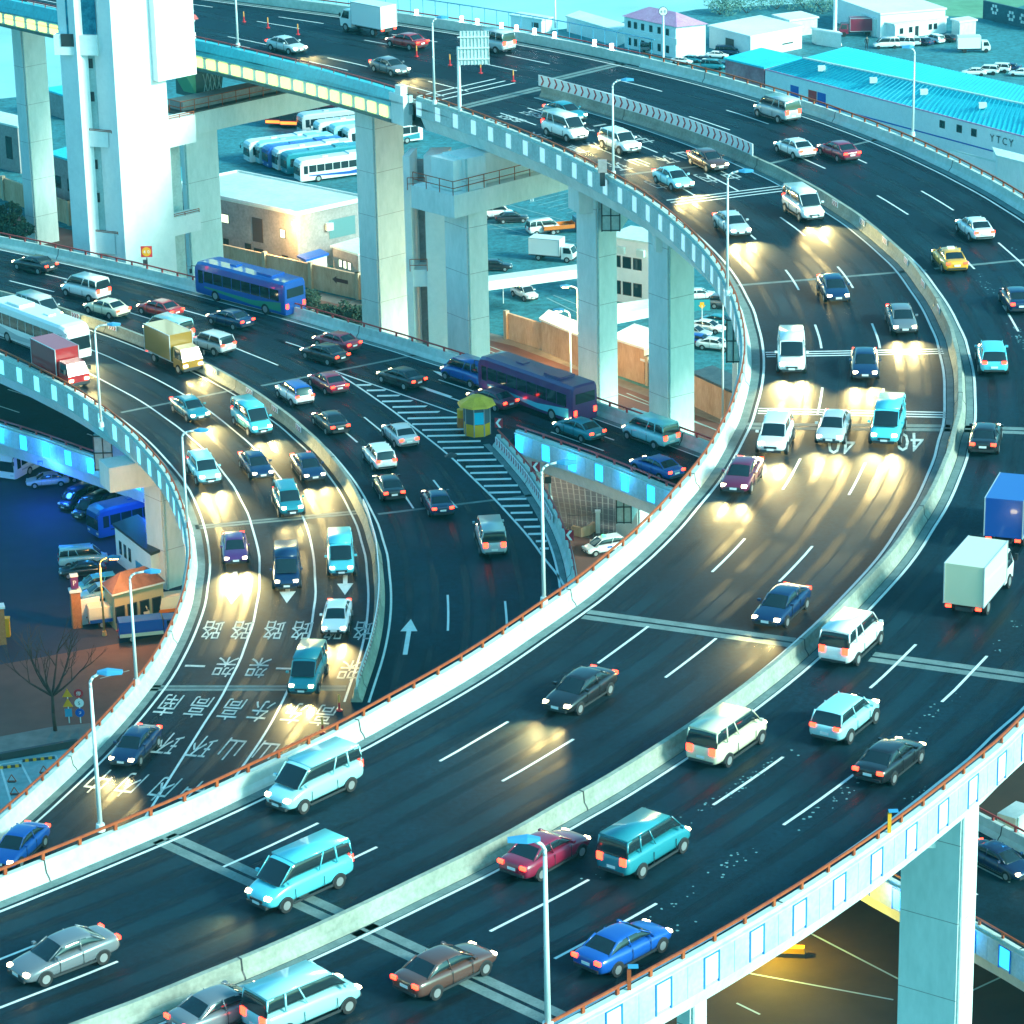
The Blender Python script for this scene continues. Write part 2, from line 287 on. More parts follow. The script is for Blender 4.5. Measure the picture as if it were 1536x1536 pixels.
FAR=[(-94.0,323.5),(-46.7,286.6),(-44.3,284.7),(-41.9,282.8),(-39.5,280.8),(-37.2,278.9),(-34.8,276.9),(-32.5,274.9),(-30.3,272.9),(-28.0,270.8),(-25.8,268.7),(-23.6,266.6),(-21.4,264.5),(-19.2,262.4),(-17.0,260.2),(-14.9,258.0),(-12.8,255.8),(-10.7,253.6),(-8.6,251.4),(-6.6,249.1),(-4.5,246.8),(-2.5,244.5),(-0.5,242.2),(1.5,239.9),(3.5,237.6),(5.4,235.2),(7.3,232.8),(9.2,230.4),(11.1,228.0),(13.0,225.6),(14.9,223.1),(45.1,183.3)]
C_NEAR=[(0.1,227.7),(2.2,225.3),(4.2,222.9),(6.2,220.5),(8.1,218.0),(10.0,215.4),(11.8,212.9),(46.1,163.7)]
BO_R=[(-14.3,245.8),(-12.8,243.0),(-11.4,240.1),(-10.1,237.3),(-8.8,234.4),(-7.6,231.5),(-6.4,228.6),(-5.2,225.7),(-4.1,222.8),(-3.1,219.8),(-2.1,216.9),(-1.1,213.9),(-0.2,210.9),(0.7,207.9),(1.5,204.9),(2.2,201.9),(3.0,198.9),(3.6,195.8)]
G_RAIL=[(-1.1,226.8),(-0.2,223.8),(0.6,220.8),(1.4,217.7),(2.0,214.7),(2.6,211.6),(3.1,208.5),(3.5,205.4),(3.8,202.3),(4.0,199.1),(4.1,196.0),(5.1,171.0)]
D_NEAR=[(-60.5,272.5),(-43,255.6),(-39.3,252.2),(-34,246.8),(-29.2,242),(-17,230)]
E_NEAR=[(12,182),(21.6,167.4),(26,161.2),(28,158),(46,128)]
ZA, ZB, ZD = 28.0, 13.0, 5.0
cA_IN, cA_MED, cA_OUT = Curve(A_IN), Curve(A_MED), Curve(A_OUT)
cB_IN, cB_MED, cFAR, cC_NEAR, cG = Curve(B_IN), Curve(B_MED), Curve(FAR), Curve(C_NEAR), Curve(G_RAIL)
cLN1, cLN2, cBO = Curve(B_LN1), Curve(B_LN2), Curve(BO_R)
cD = Curve(D_NEAR); cE = Curve(E_NEAR)

# ------------------------------------------------------------------ roads (structure)
def xy(cv, a=0, b=None, off=0.0, step=3):
    b = cv.L if b is None else b
    return [tuple(cv.at(u, off)[0][:2]) for u in cv.samples(a, b, step)]
def b_outer_tail(off=0.0):
    u0_, _ = cB_IN.near(-21, 176)
    return xy(cB_IN, u0_, None, -25.6+off)
def outline_A(i=0.0): return xy(cA_IN, off=-i)+list(reversed(xy(cA_OUT, off=i)))
def outline_B(i=0.0):
    return (xy(cFAR, off=i) + list(reversed(xy(cC_NEAR, 0 if i == 0 else i*.8, None, -i))) + xy(cG, 0 if i == 0 else i*1.6, cG.L-3, i) + b_outer_tail(i)
            + list(reversed(xy(cB_IN, off=-i))))
roadA = MB().poly(outline_A(), ZA).build('upper_road', M_ROAD, kind='structure', fix=False)
roadB = MB().poly(outline_B(), ZB).build('middle_road', M_ROAD, kind='structure', fix=False)
DW = 12.5
roadD = MB().poly(xy(cD)+list(reversed(xy(cD, off=-DW))), ZD).build('lower_road', M_ROAD, kind='structure', fix=False)
roadE = MB().poly(xy(cE)+list(reversed(xy(cE, off=-10.2))), ZD).build('lower_road', M_ROAD, kind='structure', fix=False)

# ------------------------------------------------------------------ viaducts
def soffit(outline, z, parent):
    MB().poly(outline, z).build('soffit', M_CONC, parent, fix=False)
def edge(parent, cv, a, b, side, z, litmat=None, phase=0.0, fascia=True, pitch=1.0, every=3, litspan=None, frame=None, girder=True, rail=M_RUST, pbias=0.0):
    s = side
    pf = [(-.46, .0), (-.40, .14), (-.22, .34), (-.13, .88), (.15, .88), (.15, -.30), (-.46, -.30)]
    sweep(MB(), cv, a, b, [(o*s, zz) for o, zz in pf], z).build('parapet', M_PARA, parent)
    jg = MB(); u = a+9
    while u < b-1:
        sweep(jg, cv, u, u+.07, [(o*s, zz) for o, zz in [(-.475, .0), (-.415, .15), (-.235, .35), (-.145, .895), (.10, .895), (.10, .0)]], z, step=1); u += 19.5
    if jg.f: jg.build('movement_joints', M_DARK, parent)
    hr = MB(); sweep(hr, cv, a, b, [(o*s, zz) for o, zz in [(-.045, 1.16), (.045, 1.16), (.045, 1.27), (-.045, 1.27)]], z)
    u = a+1.0
    while u < b:
        p, t = cv.at(u, 0, z); hr.box((p.x, p.y, z+1.02), (.16, .10, .30), math.atan2(t.y, t.x)); u += 2.0
    hr.build('handrail', rail, parent)
    if girder:
        sweep(MB(), cv, a, b, [(o*s, zz) for o, zz in [(.10, -.30), (-.20, -.95), (-.75, -2.25), (-1.0, -2.25), (-.9, -.31)]], z, step=2).build('girder_side', M_PANEL if not fascia else M_CONC, parent)
    if not fascia: return
    fp = MB(); u = a; k = 0; lits = []
    while u+pitch <= b:
        lit = litmat and (k % every == 0) and (litspan is None or litspan[0] <= u <= litspan[1])
        z0, z1 = -.88, .60
        if lit: lits.append(u)
        p0, t0 = cv.at(u+.012, .16*s, z); p1, _ = cv.at(u+pitch-.012, .16*s, z); n0 = Vector((t0.y, -t0.x, 0))*s*.09
        if lit: n0 = n0*.6
        q = [(p0.x, p0.y), (p1.x, p1.y), (p1.x+n0.x, p1.y+n0.y), (p0.x+n0.x, p0.y+n0.y)]
        fp.prism(q, z+z0, z+z1); u += pitch; k += 1
    fp.build('fascia_panels', M_PANEL, parent)
    sweep(MB(), cv, a, b, [(o*s, zz) for o, zz in [(.152, .62), (.30, .62), (.30, .70), (.152, .70)]], z).build('fascia_cap', M_PARA, parent)
    for u in lits[:98]:
        lp = MB()
        p0, t0 = cv.at(u+.10, .225*s, z); p1, _ = cv.at(u+pitch-.10, .225*s, z); n0 = Vector((t0.y, -t0.x, 0))*s*.05
        lp.prism([(p0.x, p0.y), (p1.x, p1.y), (p1.x+n0.x, p1.y+n0.y), (p0.x+n0.x, p0.y+n0.y)], z-.70, z+.50)
        lo_ = lp.build('led_wash_panel', litmat, parent)  # slab whose emission stands in for LED light falling from above
        if frame:
            fr = MB()
            for du in (0.0, pitch-.06):
                p, t = cv.at(u+du+.03, .245*s, z); fr.box((p.x, p.y, z-.13), (.07, .10, 1.44), math.atan2(t.y, t.x))
            pm_, t = cv.at(u+pitch/2, .245*s, z); fr.box((pm_.x, pm_.y, z+.56), (pitch-.02, .09, .06), math.atan2(t.y, t.x)); fr.build('panel_frame', frame, lo_)
        if litmat is M_GLOWB and (lits.index(u) % 2 == 0 or len(lits) < 12):
            ld = bpy.data.lights.new('panel_glow', 'POINT'); ld.energy = 42 if litmat is M_GLOWB else 16; ld.color = (.03, .40, 1) if litmat is M_GLOWB else (.25, .85, 1); ld.shadow_soft_size = .25
            g_ = bpy.data.objects.new('panel_glow', ld); col.objects.link(g_); g_.parent = lo_; q_, t_2 = cv.at(u+pitch/2, 1.0*s, z+.25); g_.location = q_
def median(parent, cv, a, b, z, ends=True):
    sweep(MB(), cv, a, b, [(-.36, -.05), (-.33, .12), (-.17, .34), (-.12, .86), (.12, .86), (.17, .34), (.33, .12), (.36, -.05)], z).build('median_barrier', M_MED, parent)
    jg = MB(); u = a+12
    while u < b-1: sweep(jg, cv, u, u+.07, [(-.375, 0), (-.345, .12), (-.185, .34), (-.135, .875), (.135, .875), (.185, .34), (.345, .12), (.375, 0)], z, step=1); u += 21
    if jg.f: jg.build('movement_joints', M_DARK, parent)

vA = thing('viaduct_deck', 'upper and nearest curved viaduct deck, pale parapets with orange-brown rail and LED-washed side panels', 'viaduct')
uA0 = cA_IN.nearpx(606, 146, ZA+1)[0]
edge(vA, cA_IN, uA0, cA_IN.L, 1, ZA, M_GLOWW, litspan=(uA0, cA_IN.nearpx(1116, 545, ZA+1)[0]))
edge(vA, cA_OUT, cA_OUT.nearpx(960, 84, ZA+1)[0], cA_OUT.L, -1, ZA, M_GLOWW, litspan=(cA_OUT.nearpx(1536, 1072, ZA+1)[0]-8, cA_OUT.L), frame=M_BLUEFRAME)
uMa = cA_MED.nearpx(815, 127, ZA+1)[0]
median(vA, cA_MED, uMa, cA_MED.L, ZA)
soffit(outline_A(.95), ZA-2.24, vA)
vB = thing('viaduct_deck', 'middle viaduct deck forking at the yellow booth, with cyan LED-washed side panels', 'viaduct')
edge(vB, cB_IN, 0, cB_IN.L, 1, ZB, M_GLOWC)
edge(vB, cFAR, 0, cFAR.L, -1, ZB, rail=M_RED)
edge(vB, cC_NEAR, 0.6, cC_NEAR.L, 1, ZB, M_GLOWB, rail=M_RED)
edge(vB, cG, 0.6, cG.L-2, -1, ZB, None, fascia=False, rail=M_RED)
median(vB, cB_MED, 0, cB_MED.L, ZB)
soffit(outline_B(.95), ZB-2.24, vB)
vD = thing('viaduct_deck', 'low viaduct deck with blue LED-washed panels crossing under the curve at left', 'viaduct')
edge(vD, cD, 0, cD.L, 1, ZD, M_GLOWB, rail=M_RED); soffit(xy(cD, off=-.95)+list(reversed(xy(cD, off=-DW+.95))), ZD-2.24, vD)
vE = thing('viaduct_deck', 'low viaduct deck with blue LED-washed panels seen behind the big pier at bottom right', 'viaduct')
edge(vE, cE, 0, cE.L, 1, ZD, M_GLOWB, frame=M_BLUEFRAME, every=3)
cEf = Curve(list(reversed(xy(cE, off=-10.0)))); edge(vE, cEf, 0, cEf.L, 1, ZD, None, fascia=False, rail=M_RED)
soffit(xy(cE, off=-.95)+list(reversed(xy(cE, off=-9.2))), ZD-2.24, vE)

# ------------------------------------------------------------------ lane markings (children of the roads)
ZM = 0.006
ml = MB()
W_IN = 12.0
ribbon(ml, cA_IN, 0, cA_IN.L, -1.25, .16, ZA+ZM)
ribbon(ml, cA_MED, uMa, cA_MED.L, .95, .16, ZA+ZM)
ribbon(ml, cA_MED, uMa, cA_MED.L, -.95, .16, ZA+ZM)
ribbon(ml, cA_OUT, 0, cA_OUT.L, 1.35, .16, ZA+ZM)
def frac_off(cv, other, k, a_in, b_in, cache={}):
    def f(u):
        key = (id(cv), id(other), round(u))
        if key not in cache:
            p, t = cv.at(u); s_, o_ = other.near(p.x, p.y); cache[key] = o_
        o_ = cache[key]                        # signed position of this line as seen from the other curve
        wd = abs(o_)
        return math.copysign(a_in + (wd-a_in-b_in)*k, -o_)
    return f
def dashed_between(mb, cv, other, k, a_in, b_in, a, b, z, phase=0, on=6.0, gap=9.0, wd=.15):
    f = frac_off(cv, other, k, a_in, b_in); u = a+phase
    while u < b:
        e = min(u+on, b); us = cv.samples(u, e, 1.5); n = len(mb.v)
        for q in us:
            o = f(q); mb.v.append(tuple(cv.at(q, o-wd/2, z)[0])); mb.v.append(tuple(cv.at(q, o+wd/2, z)[0]))
        for i in range(len(us)-1): mb.f.append((n+2*i, n+2*i+1, n+2*i+3, n+2*i+2))
        u += on+gap
phA = (cA_MED.nearpx(1226, 493, ZA)[0]) % 15
for k in (1/3, 2/3): dashed_between(ml, cA_MED, cA_IN, k, .95, 1.25, 40, cA_MED.L, ZA+ZM, phase=(cA_MED.nearpx(1222, 487, ZA)[0]-40) % 15)
for k in (1/3, 2/3): dashed_between(ml, cA_MED, cA_OUT, k, .95, 1.35, 40, cA_MED.L, ZA+ZM, phase=(cA_MED.nearpx(1400, 560, ZA)[0]-40) % 15)
ml.build('lane_marking', M_LINE, roadA, fix=False)
mb_ = MB()
ribbon(mb_, cB_IN, 0, cB_IN.L, -1.3, .15, ZB+ZM); ribbon(mb_, cLN1, 0, cLN1.L, 0, .15, ZB+ZM); ribbon(mb_, cLN2, 0, cLN2.L, 0, .15, ZB+ZM)
ribbon(mb_, cB_MED, 0, cB_MED.L, .75, .15, ZB+ZM); ribbon(mb_, cB_MED, 0, cB_MED.L, -.75, .15, ZB+ZM)
ribbon(mb_, cFAR, 0, cFAR.L, 1.1, .15, ZB+ZM); ribbon(mb_, cBO, 0, cBO.L, 0, .17, ZB+ZM)
ribbon(mb_, cC_NEAR, 2, cC_NEAR.L, -.9, .15, ZB+ZM); ribbon(mb_, cG, 20, cG.L, 1.0, .15, ZB+ZM)
for k in (1/3, 2/3): dashed_between(mb_, cB_MED, cBO, k, .75, 0, cB_MED.near(-17, 236)[0], cB_MED.near(-9, 205)[0], ZB+ZM, phase=3+k*2); dashed_between(mb_, cB_MED, cG, k, .75, 1.0, cB_MED.near(-9, 198)[0], cB_MED.L, ZB+ZM, phase=1+k*4)
for k in (.36, .68): dashed_between(mb_, cB_MED, cFAR, k, .75, 1.1, 20, cB_MED.near(-18, 240)[0], ZB+ZM, phase=5+k*3)
uC0 = cFAR.near(-4, 246)[0]
for k in (1/3, 2/3): dashed_between(mb_, cFAR, cC_NEAR, k, 1.1, .9, uC0, cFAR.L, ZB+ZM, phase=4*k)
# gore hatching between the forking roads
tip = P(500, 556, ZB); nose = P(690, 622, ZB)
cGL = Curve([(tip.x, tip.y), (nose.x, nose.y)])
ribbon(mb_, cGL, 0, cGL.L, 0, .17, ZB+ZM)
Y = tip.y-4.2
while Y > 199:
    def xat(cv, Y):
        best = min(range(len(cv.p)), key=lambda j: abs(cv.p[j].y-Y)); return cv.p[best].x
    x0 = xat(cBO, Y)+.1
    if Y > nose.y:
        k = (tip.y-Y)/(tip.y-nose.y); x1 = tip.x+(nose.x-tip.x)*k
        xm = x0+(x1-x0)*.72; dy = (x1-xm)*1.6
        yr = Y+dy*1.0; kk = (tip.y-yr)/(tip.y-nose.y); xr = tip.x+(nose.x-tip.x)*kk-.1
        if x1-x0 > .8:
            mb_.quad((x0, Y, ZB+ZM), (xm, Y, ZB+ZM), (xm+.2, Y+.42, ZB+ZM), (x0, Y+.42, ZB+ZM))
            if xr > xm: mb_.quad((xm, Y, ZB+ZM), (xr+.05, yr, ZB+ZM), (xr-.25, yr+.42, ZB+ZM), (xm+.2, Y+.42, ZB+ZM))
    else:
        x1 = xat(cG, Y)-1.15
        if x1-x0 > .6: mb_.quad((x0, Y, ZB+ZM), (x1, Y, ZB+ZM), (x1, Y+.42, ZB+ZM), (x0, Y+.42, ZB+ZM))
    Y -= 1.45
mb_.build('lane_marking', M_LINE, roadB, fix=False)
for rd, cv, wd in ((roadD, cD, DW), (roadE, cE, 10.0)):
    q = MB(); ribbon(q, cv, 0, cv.L, -1.1, .15, ZD+ZM); ribbon(q, cv, 0, cv.L, -wd+1.1, .15, ZD+ZM)
    for k in (1, 2): dashes(q, cv, 0, cv.L, -1.1-(wd-2.2)*k/3, .15, ZD+ZM)
    q.build('lane_marking', M_LINE, rd, fix=False)
# rumble / slow-down bars across the road and the expansion joints
def crossbars(rd, z, p, q, n, wd, gap, material=M_LINE, name='slow_down_bars'):
    a = P(*p, z); b = P(*q, z); d = (b-a).normalized(); nn = Vector((-d.y, d.x, 0)); mbx = MB()
    if nn.y > 0: nn = -nn
    for i in range(n):
        o = nn*(i*gap); e = nn*(i*gap+wd)
        mbx.quad(a+o, b+o, b+e, a+e)
    for i, v in enumerate(mbx.v): mbx.v[i] = (v[0], v[1], z+(ZM if material is M_LINE else .0035))
    mbx.build(name, material, rd, fix=False)
crossbars(roadA, ZA, (1148, 528), (1413, 523), 3, .20, .48)
crossbars(roadA, ZA, (1138, 612), (1419, 618), 3, .20, .48)
crossbars(roadA, ZA, (999, 300), (1190, 276), 3, .20, .75)
crossbars(roadA, ZA, (626, 144), (742, 118), 3, .20, 1.3)
for p, q, n in (((1120, 634), (1425, 637), 2), ((1442, 638), (1560, 642), 2), ((1105, 427), (1388, 404), 1), ((1400, 402), (1560, 386), 1),
                ((885, 915), (1195, 957), 2), ((1313, 978), (1560, 1012), 2), ((262, 1250), (520, 1366), 2), ((560, 1385), (880, 1532), 2),
                ((670, 163), (806, 130), 2), ((806, 122), (965, 84), 2), ((1150, 245), (1330, 205), 1), ((930, 262), (1120, 240), 1)):
    crossbars(roadA, ZA, p, q, n, .55 if n > 1 else .4, .75, M_JOINT, 'expansion_joint')
for p, q, n in (((292, 788), (540, 765), 2), ((566, 770), (812, 740), 1), ((180, 618), (370, 580), 1), ((390, 578), (640, 528), 1), ((195, 1028), (520, 1028), 2)):
    crossbars(roadB, ZB, p, q, n, .35, .5, M_JOINT, 'expansion_joint')
# worn wheel tracks, gutters and pale droppings on the decks
def worn(name, c, amt):
    m_ = bpy.data.materials.new(name); m_.use_nodes = True; n = m_.node_tree.nodes; l = m_.node_tree.links; b = n['Principled BSDF']; b.inputs['Base Color'].default_value = (*c, 1); b.inputs['Roughness'].default_value = .45
    tr = n.new('ShaderNodeBsdfTransparent'); mx = n.new('ShaderNodeMixShader'); tc = n.new('ShaderNodeTexCoord'); no = n.new('ShaderNodeTexNoise'); no.inputs['Scale'].default_value = .22; no.inputs['Detail'].default_value = 5
    mr = n.new('ShaderNodeMapRange'); mr.inputs[1].default_value = .35; mr.inputs[2].default_value = .75; mr.inputs[4].default_value = amt
    l.new(tc.outputs['Object'], no.inputs[0]); l.new(no.outputs[0], mr.inputs[0]); l.new(mr.outputs[0], mx.inputs[0]); l.new(tr.outputs[0], mx.inputs[1]); l.new(b.outputs[0], mx.inputs[2]); l.new(mx.outputs[0], n['Material Output'].inputs[0]); return m_
M_TRACK = worn('rubber_tracks', (.003, .010, .016), .75); M_PALEWEAR = worn('polished_lane_wear', (.010, .050, .070), .5)
def tracks(rd, z, cv, offs, a, b):
    t1, t2_ = MB(), MB()
    for o in offs:
        for d in (-.85, .85):
            for e, w_ in ((0, .34), (.09, .62)): ribbon(t1, cv, a, b, o+d, w_, z+.0015+e*.008, 2.0)
        ribbon(t2_, cv, a, b, o, .8, z+.0012, 2.0)
    t1.build('wheel_tracks', M_TRACK, rd, fix=False); t2_.build('lane_wear', M_PALEWEAR, rd, fix=False)
tracks(roadA, ZA, cA_MED, (2.8, 6.5, 10.2, -2.9, -6.8, -10.7), 60, cA_MED.L)
tracks(roadB, ZB, cB_IN, (-3.1, -6.8, -10.3), 20, cB_IN.L); tracks(roadB, ZB, cB_MED, (-2.8, -6.6, -10.2), 30, cB_MED.L)
tracks(roadB, ZB, cFAR, (3.0, 6.4), 40, cFAR.L)
gt_ = MB()
for cv, o, z in ((cA_IN, -.72, ZA), (cA_OUT, .78, ZA), (cA_MED, .60, ZA), (cA_MED, -.60, ZA)): ribbon(gt_, cv, uMa if cv is cA_MED else 30, cv.L, o, .55 if cv is not cA_MED else .42, z+.0035)
gt_.build('concrete_gutter', M_JOINT, roadA, fix=False)
gt_ = MB()
for cv, o in ((cB_IN, -.72), (cFAR, .72), (cG, .75)): ribbon(gt_, cv, 0, cv.L-2, o, .5, ZB+.0035)
gt_.build('concrete_gutter', M_JOINT, roadB, fix=False)
st = MB(); rs = random.Random(4)
for _ in range(46):
    s_ = rs.uniform(cA_MED.nearpx(1530, 640, ZA)[0]-40, cA_MED.L-35); o_ = -rs.choice((4.6, 4.8, 8.6, 8.9, 10.5, 12.2))
    for __ in range(rs.randint(5, 26)):
        p, t = cA_MED.at(s_+rs.gauss(0, 1.6), o_+rs.gauss(0, .28)); r = rs.uniform(.02, .085); k = rs.randint(5, 7); a0 = rs.uniform(0, 6)
        st.quad(*[(p.x+r*rs.uniform(.6, 1.3)*math.cos(a0+6.283*i/k), p.y+r*rs.uniform(.6, 1.3)*math.sin(a0+6.283*i/k), ZA+.0105) for i in range(k)])
st.build('pale_spatter', mat('pale_spatter', (.16, .34, .36), .8), roadA, fix=False)
# lettering
def glyph(ch, size=1.0):
    cu = bpy.data.curves.new('t', 'FONT'); cu.body = ch; cu.size = size; cu.align_x = 'CENTER'; cu.align_y = 'CENTER'; cu.resolution_u = 2
    o = bpy.data.objects.new('t', cu); col.objects.link(o)
    dg = bpy.context.evaluated_depsgraph_get(); me = bpy.data.meshes.new_from_object(o.evaluated_get(dg))
    vs = [v.co.copy() for v in me.vertices]; fs = [tuple(p.vertices) for p in me.polygons]
    bpy.data.objects.remove(o); bpy.data.curves.remove(cu)
    xs = [v.x for v in vs] or [0]; ys = [v.y for v in vs] or [0]
    cx, cy = (min(xs)+max(xs))/2, (min(ys)+max(ys))/2
    if ch != '一': pass
    return [(v.x-cx, v.y-cy) for v in vs], fs
GC = {}
def put_glyph(mb, ch, pos, up, sx, sy, z, size=1.0):
    if ch not in GC: GC[ch] = glyph(ch)
    vs, fs = GC[ch]; up = Vector((up.x, up.y, 0)).normalized(); rt = Vector((up.y, -up.x, 0)); n = len(mb.v)
    for x, y in vs:
        q = Vector((pos.x, pos.y, z))+rt*(x*sx)+up*(y*sy); mb.v.append(tuple(q))
    for f in fs: mb.f.append(tuple(n+i for i in f))
def road_text(rd, cv, z, cols, rows_px, mat_, sx=1.4, sy=3.5):
    t_ = MB()
    for off, chars in cols:
        for ch, u in zip(chars, rows_px):
            if ch == ' ': continue
            p, t = cv.at(u, off, z); put_glyph(t_, ch, p, t, sx, sy, z+.008)
    t_.build('road_lettering', mat_, rd, fix=False)
# rows on the middle road: driver meets the last character first
rowsB = [cB_IN.nearpx(x, y, ZB)[0] for x, y in ((175, 1175), (285, 1118), (260, 1058), (330, 1000), (318, 945))]
road_text(roadB, cB_IN, ZB, [(-2.3, '中山南一路'), (-4.2, '内环高架路'), (-6.3, '内环高架路'), (-8.1, '中山东一路'), (-10.2, '中山东一路'), (-12.1, '内环高架路')], rowsB, M_PAINT_WORN)
rowsA = [cA_MED.nearpx(x, y, ZA)[0] for x, y in ((1058, 268), (1000, 238), (955, 210), (915, 185), (868, 160))]
road_text(roadA, cA_MED, ZA, [(3.0, '中山东一路'), (5.0, '内环高架路'), (7.4, '中山东一路'), (9.4, '内环高架路')], rowsA, M_PAINT_WORN)
t_ = MB()
for px, py in ((1262, 667), (1365, 663)):
    q = P(px, py, ZA); s_, o_ = cA_MED.near(q.x, q.y); p, t = cA_MED.at(s_, o_, ZA); t = Vector((-.12, -1, 0))
    put_glyph(t_, '40', p, t, 1.7, 5.0, ZA+.008)
t_.build('road_lettering', M_PAINT_WORN, roadA, fix=False)
# arrows
def arrow(mb, pos, up, z, L=6.0, wd=.30, hw=1.1, hl=2.1):
    up = Vector((up.x, up.y, 0)).normalized(); rt = Vector((up.y, -up.x, 0)); b = Vector((pos.x, pos.y, z))-up*L/2
    mb.quad(b-rt*wd/2, b+rt*wd/2, b+rt*wd/2+up*(L-hl), b-rt*wd/2+up*(L-hl)); mb.quad(b-rt*hw/2+up*(L-hl), b+rt*hw/2+up*(L-hl), b+up*L)
ar = MB()
for px, py in ((350, 882), (432, 880), (518, 868)):
    q = P(px, py, ZB); s_, o_ = cB_IN.near(q.x, q.y); arrow(ar, q, cB_IN.at(s_)[1], ZB+.008)
for px, py, in ((612, 955), (640, 583), (685, 568)):
    q = P(px, py, ZB); s_, o_ = cB_MED.near(q.x, q.y) if px < 620 else cFAR.near(q.x, q.y); arrow(ar, q, -(cB_MED if px < 620 else cFAR).at(s_)[1], ZB+.008)
ar.build('arrow_marking', M_LINE, roadB, fix=False)

# ------------------------------------------------------------------ chevrons and small road furniture on the decks
def chevron_strip(name_label, cv, a, b, off, z, side, h=.75, pitch=.72, group=None, lean=1):
    t = thing('chevron_board', name_label, 'chevron board', group=group)
    sweep(MB(), cv, a, b, [(off-.03, 0), (off+.03, 0), (off+.03, h), (off-.03, h)], z).build('board', M_SIGNW, t)
    c = MB(); u = a+.3; o = off+side*.04
    while u < b-.7:
        def q(du, zz): return cv.at(u+du, o, z+zz*h)[0]
        d = .28*lean
        c.quad(q(0, .05), q(.22, .05), q(.22+d, .5), q(d, .5)); c.quad(q(d, .5), q(.22+d, .5), q(.22, .95), q(0, .95)); u += pitch
    c.build('chevrons', M_CHEV, t, fix=False)
chevron_strip('long white board with dark red chevrons on the upper median', cA_MED, uMa-.5, cA_MED.nearpx(1122, 232, ZA+1)[0], 0, ZA+.88, 1, h=.95, pitch=.95, lean=1)
chevron_strip('long chevron board on the end of the middle median, beside the lane lettering', cB_MED, cB_MED.L-33, cB_MED.L-.3, 0, ZB+.88, -1, h=.5, pitch=.6)
chevron_strip('white slatted chevron board along the gore parapet behind the yellow booth', cG, 1.0, 19, .32, ZB+.30, 1, h=.55, pitch=.65, lean=.4)
def small_chevron(cv, px, py, z, lab, side=1, off=.0):
    u, _ = cv.nearpx(px, py, z+.9)
    t = thing('chevron_marker', lab, 'chevron sign', group='small chevron markers on the median walls'); o = off+side*.19
    sweep(MB(), cv, u-.6, u+.6, [(o-.02, 0), (o+.02, 0), (o+.02, .42), (o-.02, .42)], z+.42).build('plate', M_SIGNW, t)
    c = MB(); o += side*.03
    for k in (-.5, -.15, .2):
        def q(du, zz): return cv.at(u+k+du, o, z+.42+zz*.42)[0]
        c.quad(q(0, .05), q(.13, .05), q(.28, .5), q(.15, .5)); c.quad(q(.15, .5), q(.28, .5), q(.13, .95), q(0, .95))
    c.build('chevrons', M_CHEV, t, fix=False)
for px, py, w_ in ((53, 452, 'nearest the left edge, below the white van'), (112, 469, 'second from the left edge'), (168, 487, 'beside the blue lamp head'), (318, 552, 'just before the joint in the wall'),
                   (370, 583, 'just after the joint in the wall'), (410, 609, 'beside the blue-roofed car'), (446, 637, 'beside the black sedan')):
    small_chevron(cB_MED, px, py, ZB, 'triple chevron plate on the middle median, '+w_)
for px, py, w_ in ((1253, 300, 'first after the long chevron board'), (1292, 328, 'second after the long chevron board'), (1326, 356, 'beside the yellow taxi'), (1357, 386, 'beside the cross joint'), (1380, 420, 'below the cross joint'), (1404, 458, 'beside the pale blue van')):
    small_chevron(cA_MED, px, py, ZA, 'triple chevron plate on the upper median, '+w_)
# delineator posts on the bridge and at the median end
def delineator(p, lab, grp):
    t = thing('traffic_post', lab, 'traffic post', p, group=grp)
    MB().tube((0, 0, 0), (0, 0, .08), .20, .20).build('base', M_SIGNR, t); MB().tube((0, 0, .08), (0, 0, .55), .07).build('post', M_SIGNR, t); MB().tube((0, 0, .55), (0, 0, 1.05), .065, .05).build('cap', mat('post_orange', (.8, .35, .08)), t)
for px, py, l_ in ((366, 33, 'red and orange post on the bridge centre line, leftmost'), (402, 42, 'red and orange post on the bridge centre line, second from left'), (447, 52, 'red and orange post on the bridge centre line, third from left'),
                   (625, 85, 'red and orange post on the centre line, left of the tall lamp'), (675, 98, 'red and orange post on the centre line, between lamp and sign gantry'), (721, 110, 'red and orange post just right of the sign gantry'), (770, 122, 'red and orange post nearest the long chevron board')):
    delineator(P(px, py, ZA), l_, 'posts along the bridge centre line')
for px, py, l_ in ((509, 1066, 'red post at the tip of the middle median'), (484, 1100, 'yellow post just above the near orange rail')):
    delineator(P(px, py, ZB), l_, 'posts after the median end')
# ------------------------------------------------------------------ ground, river, streets
def ppoly(pts, z=0.0): return [tuple(P(x, y, 0)[:2]) for x, y in pts]
bank = [(-400, 215), (0, 148), (95, 138), (500, 76), (905, 38), (1045, 14), (1260, 2), (1480, -22), (1900, -60)]
near = [(1900, 2200), (-400, 2200)]
gp = ppoly(bank)+[(150, 90), (150, -40), (-150, -40), (-150, 200)]
ground = MB().poly(gp, 0).build('ground', M_YARD, kind='structure', fix=False)
MB().quad((-1500, 150, -1.6), (1500, 150, -1.6), (1500, 2600, -1.6), (-1500, 2600, -1.6)).build('river', M_WATER, kind='structure', fix=False)
bk = MB(); bpts = ppoly(bank)
for a, b in zip(bpts[:-1], bpts[1:]): bk.quad((a[0], a[1], -1.7), (b[0], b[1], -1.7), (b[0], b[1], .0), (a[0], a[1], .0))
bk.build('embankment', M_CONC, kind='structure')
def street(name, pts, m_, z=.004): return MB().poly(ppoly(pts), z).build(name, m_, kind='structure', fix=False)
street('street', [(-60, 300), (105, 345), (331, 407), (540, 455), (770, 512), (1090, 632), (1200, 700), (1200, 900), (1000, 800), (720, 640), (500, 560), (300, 500), (-60, 420)], M_STREET)
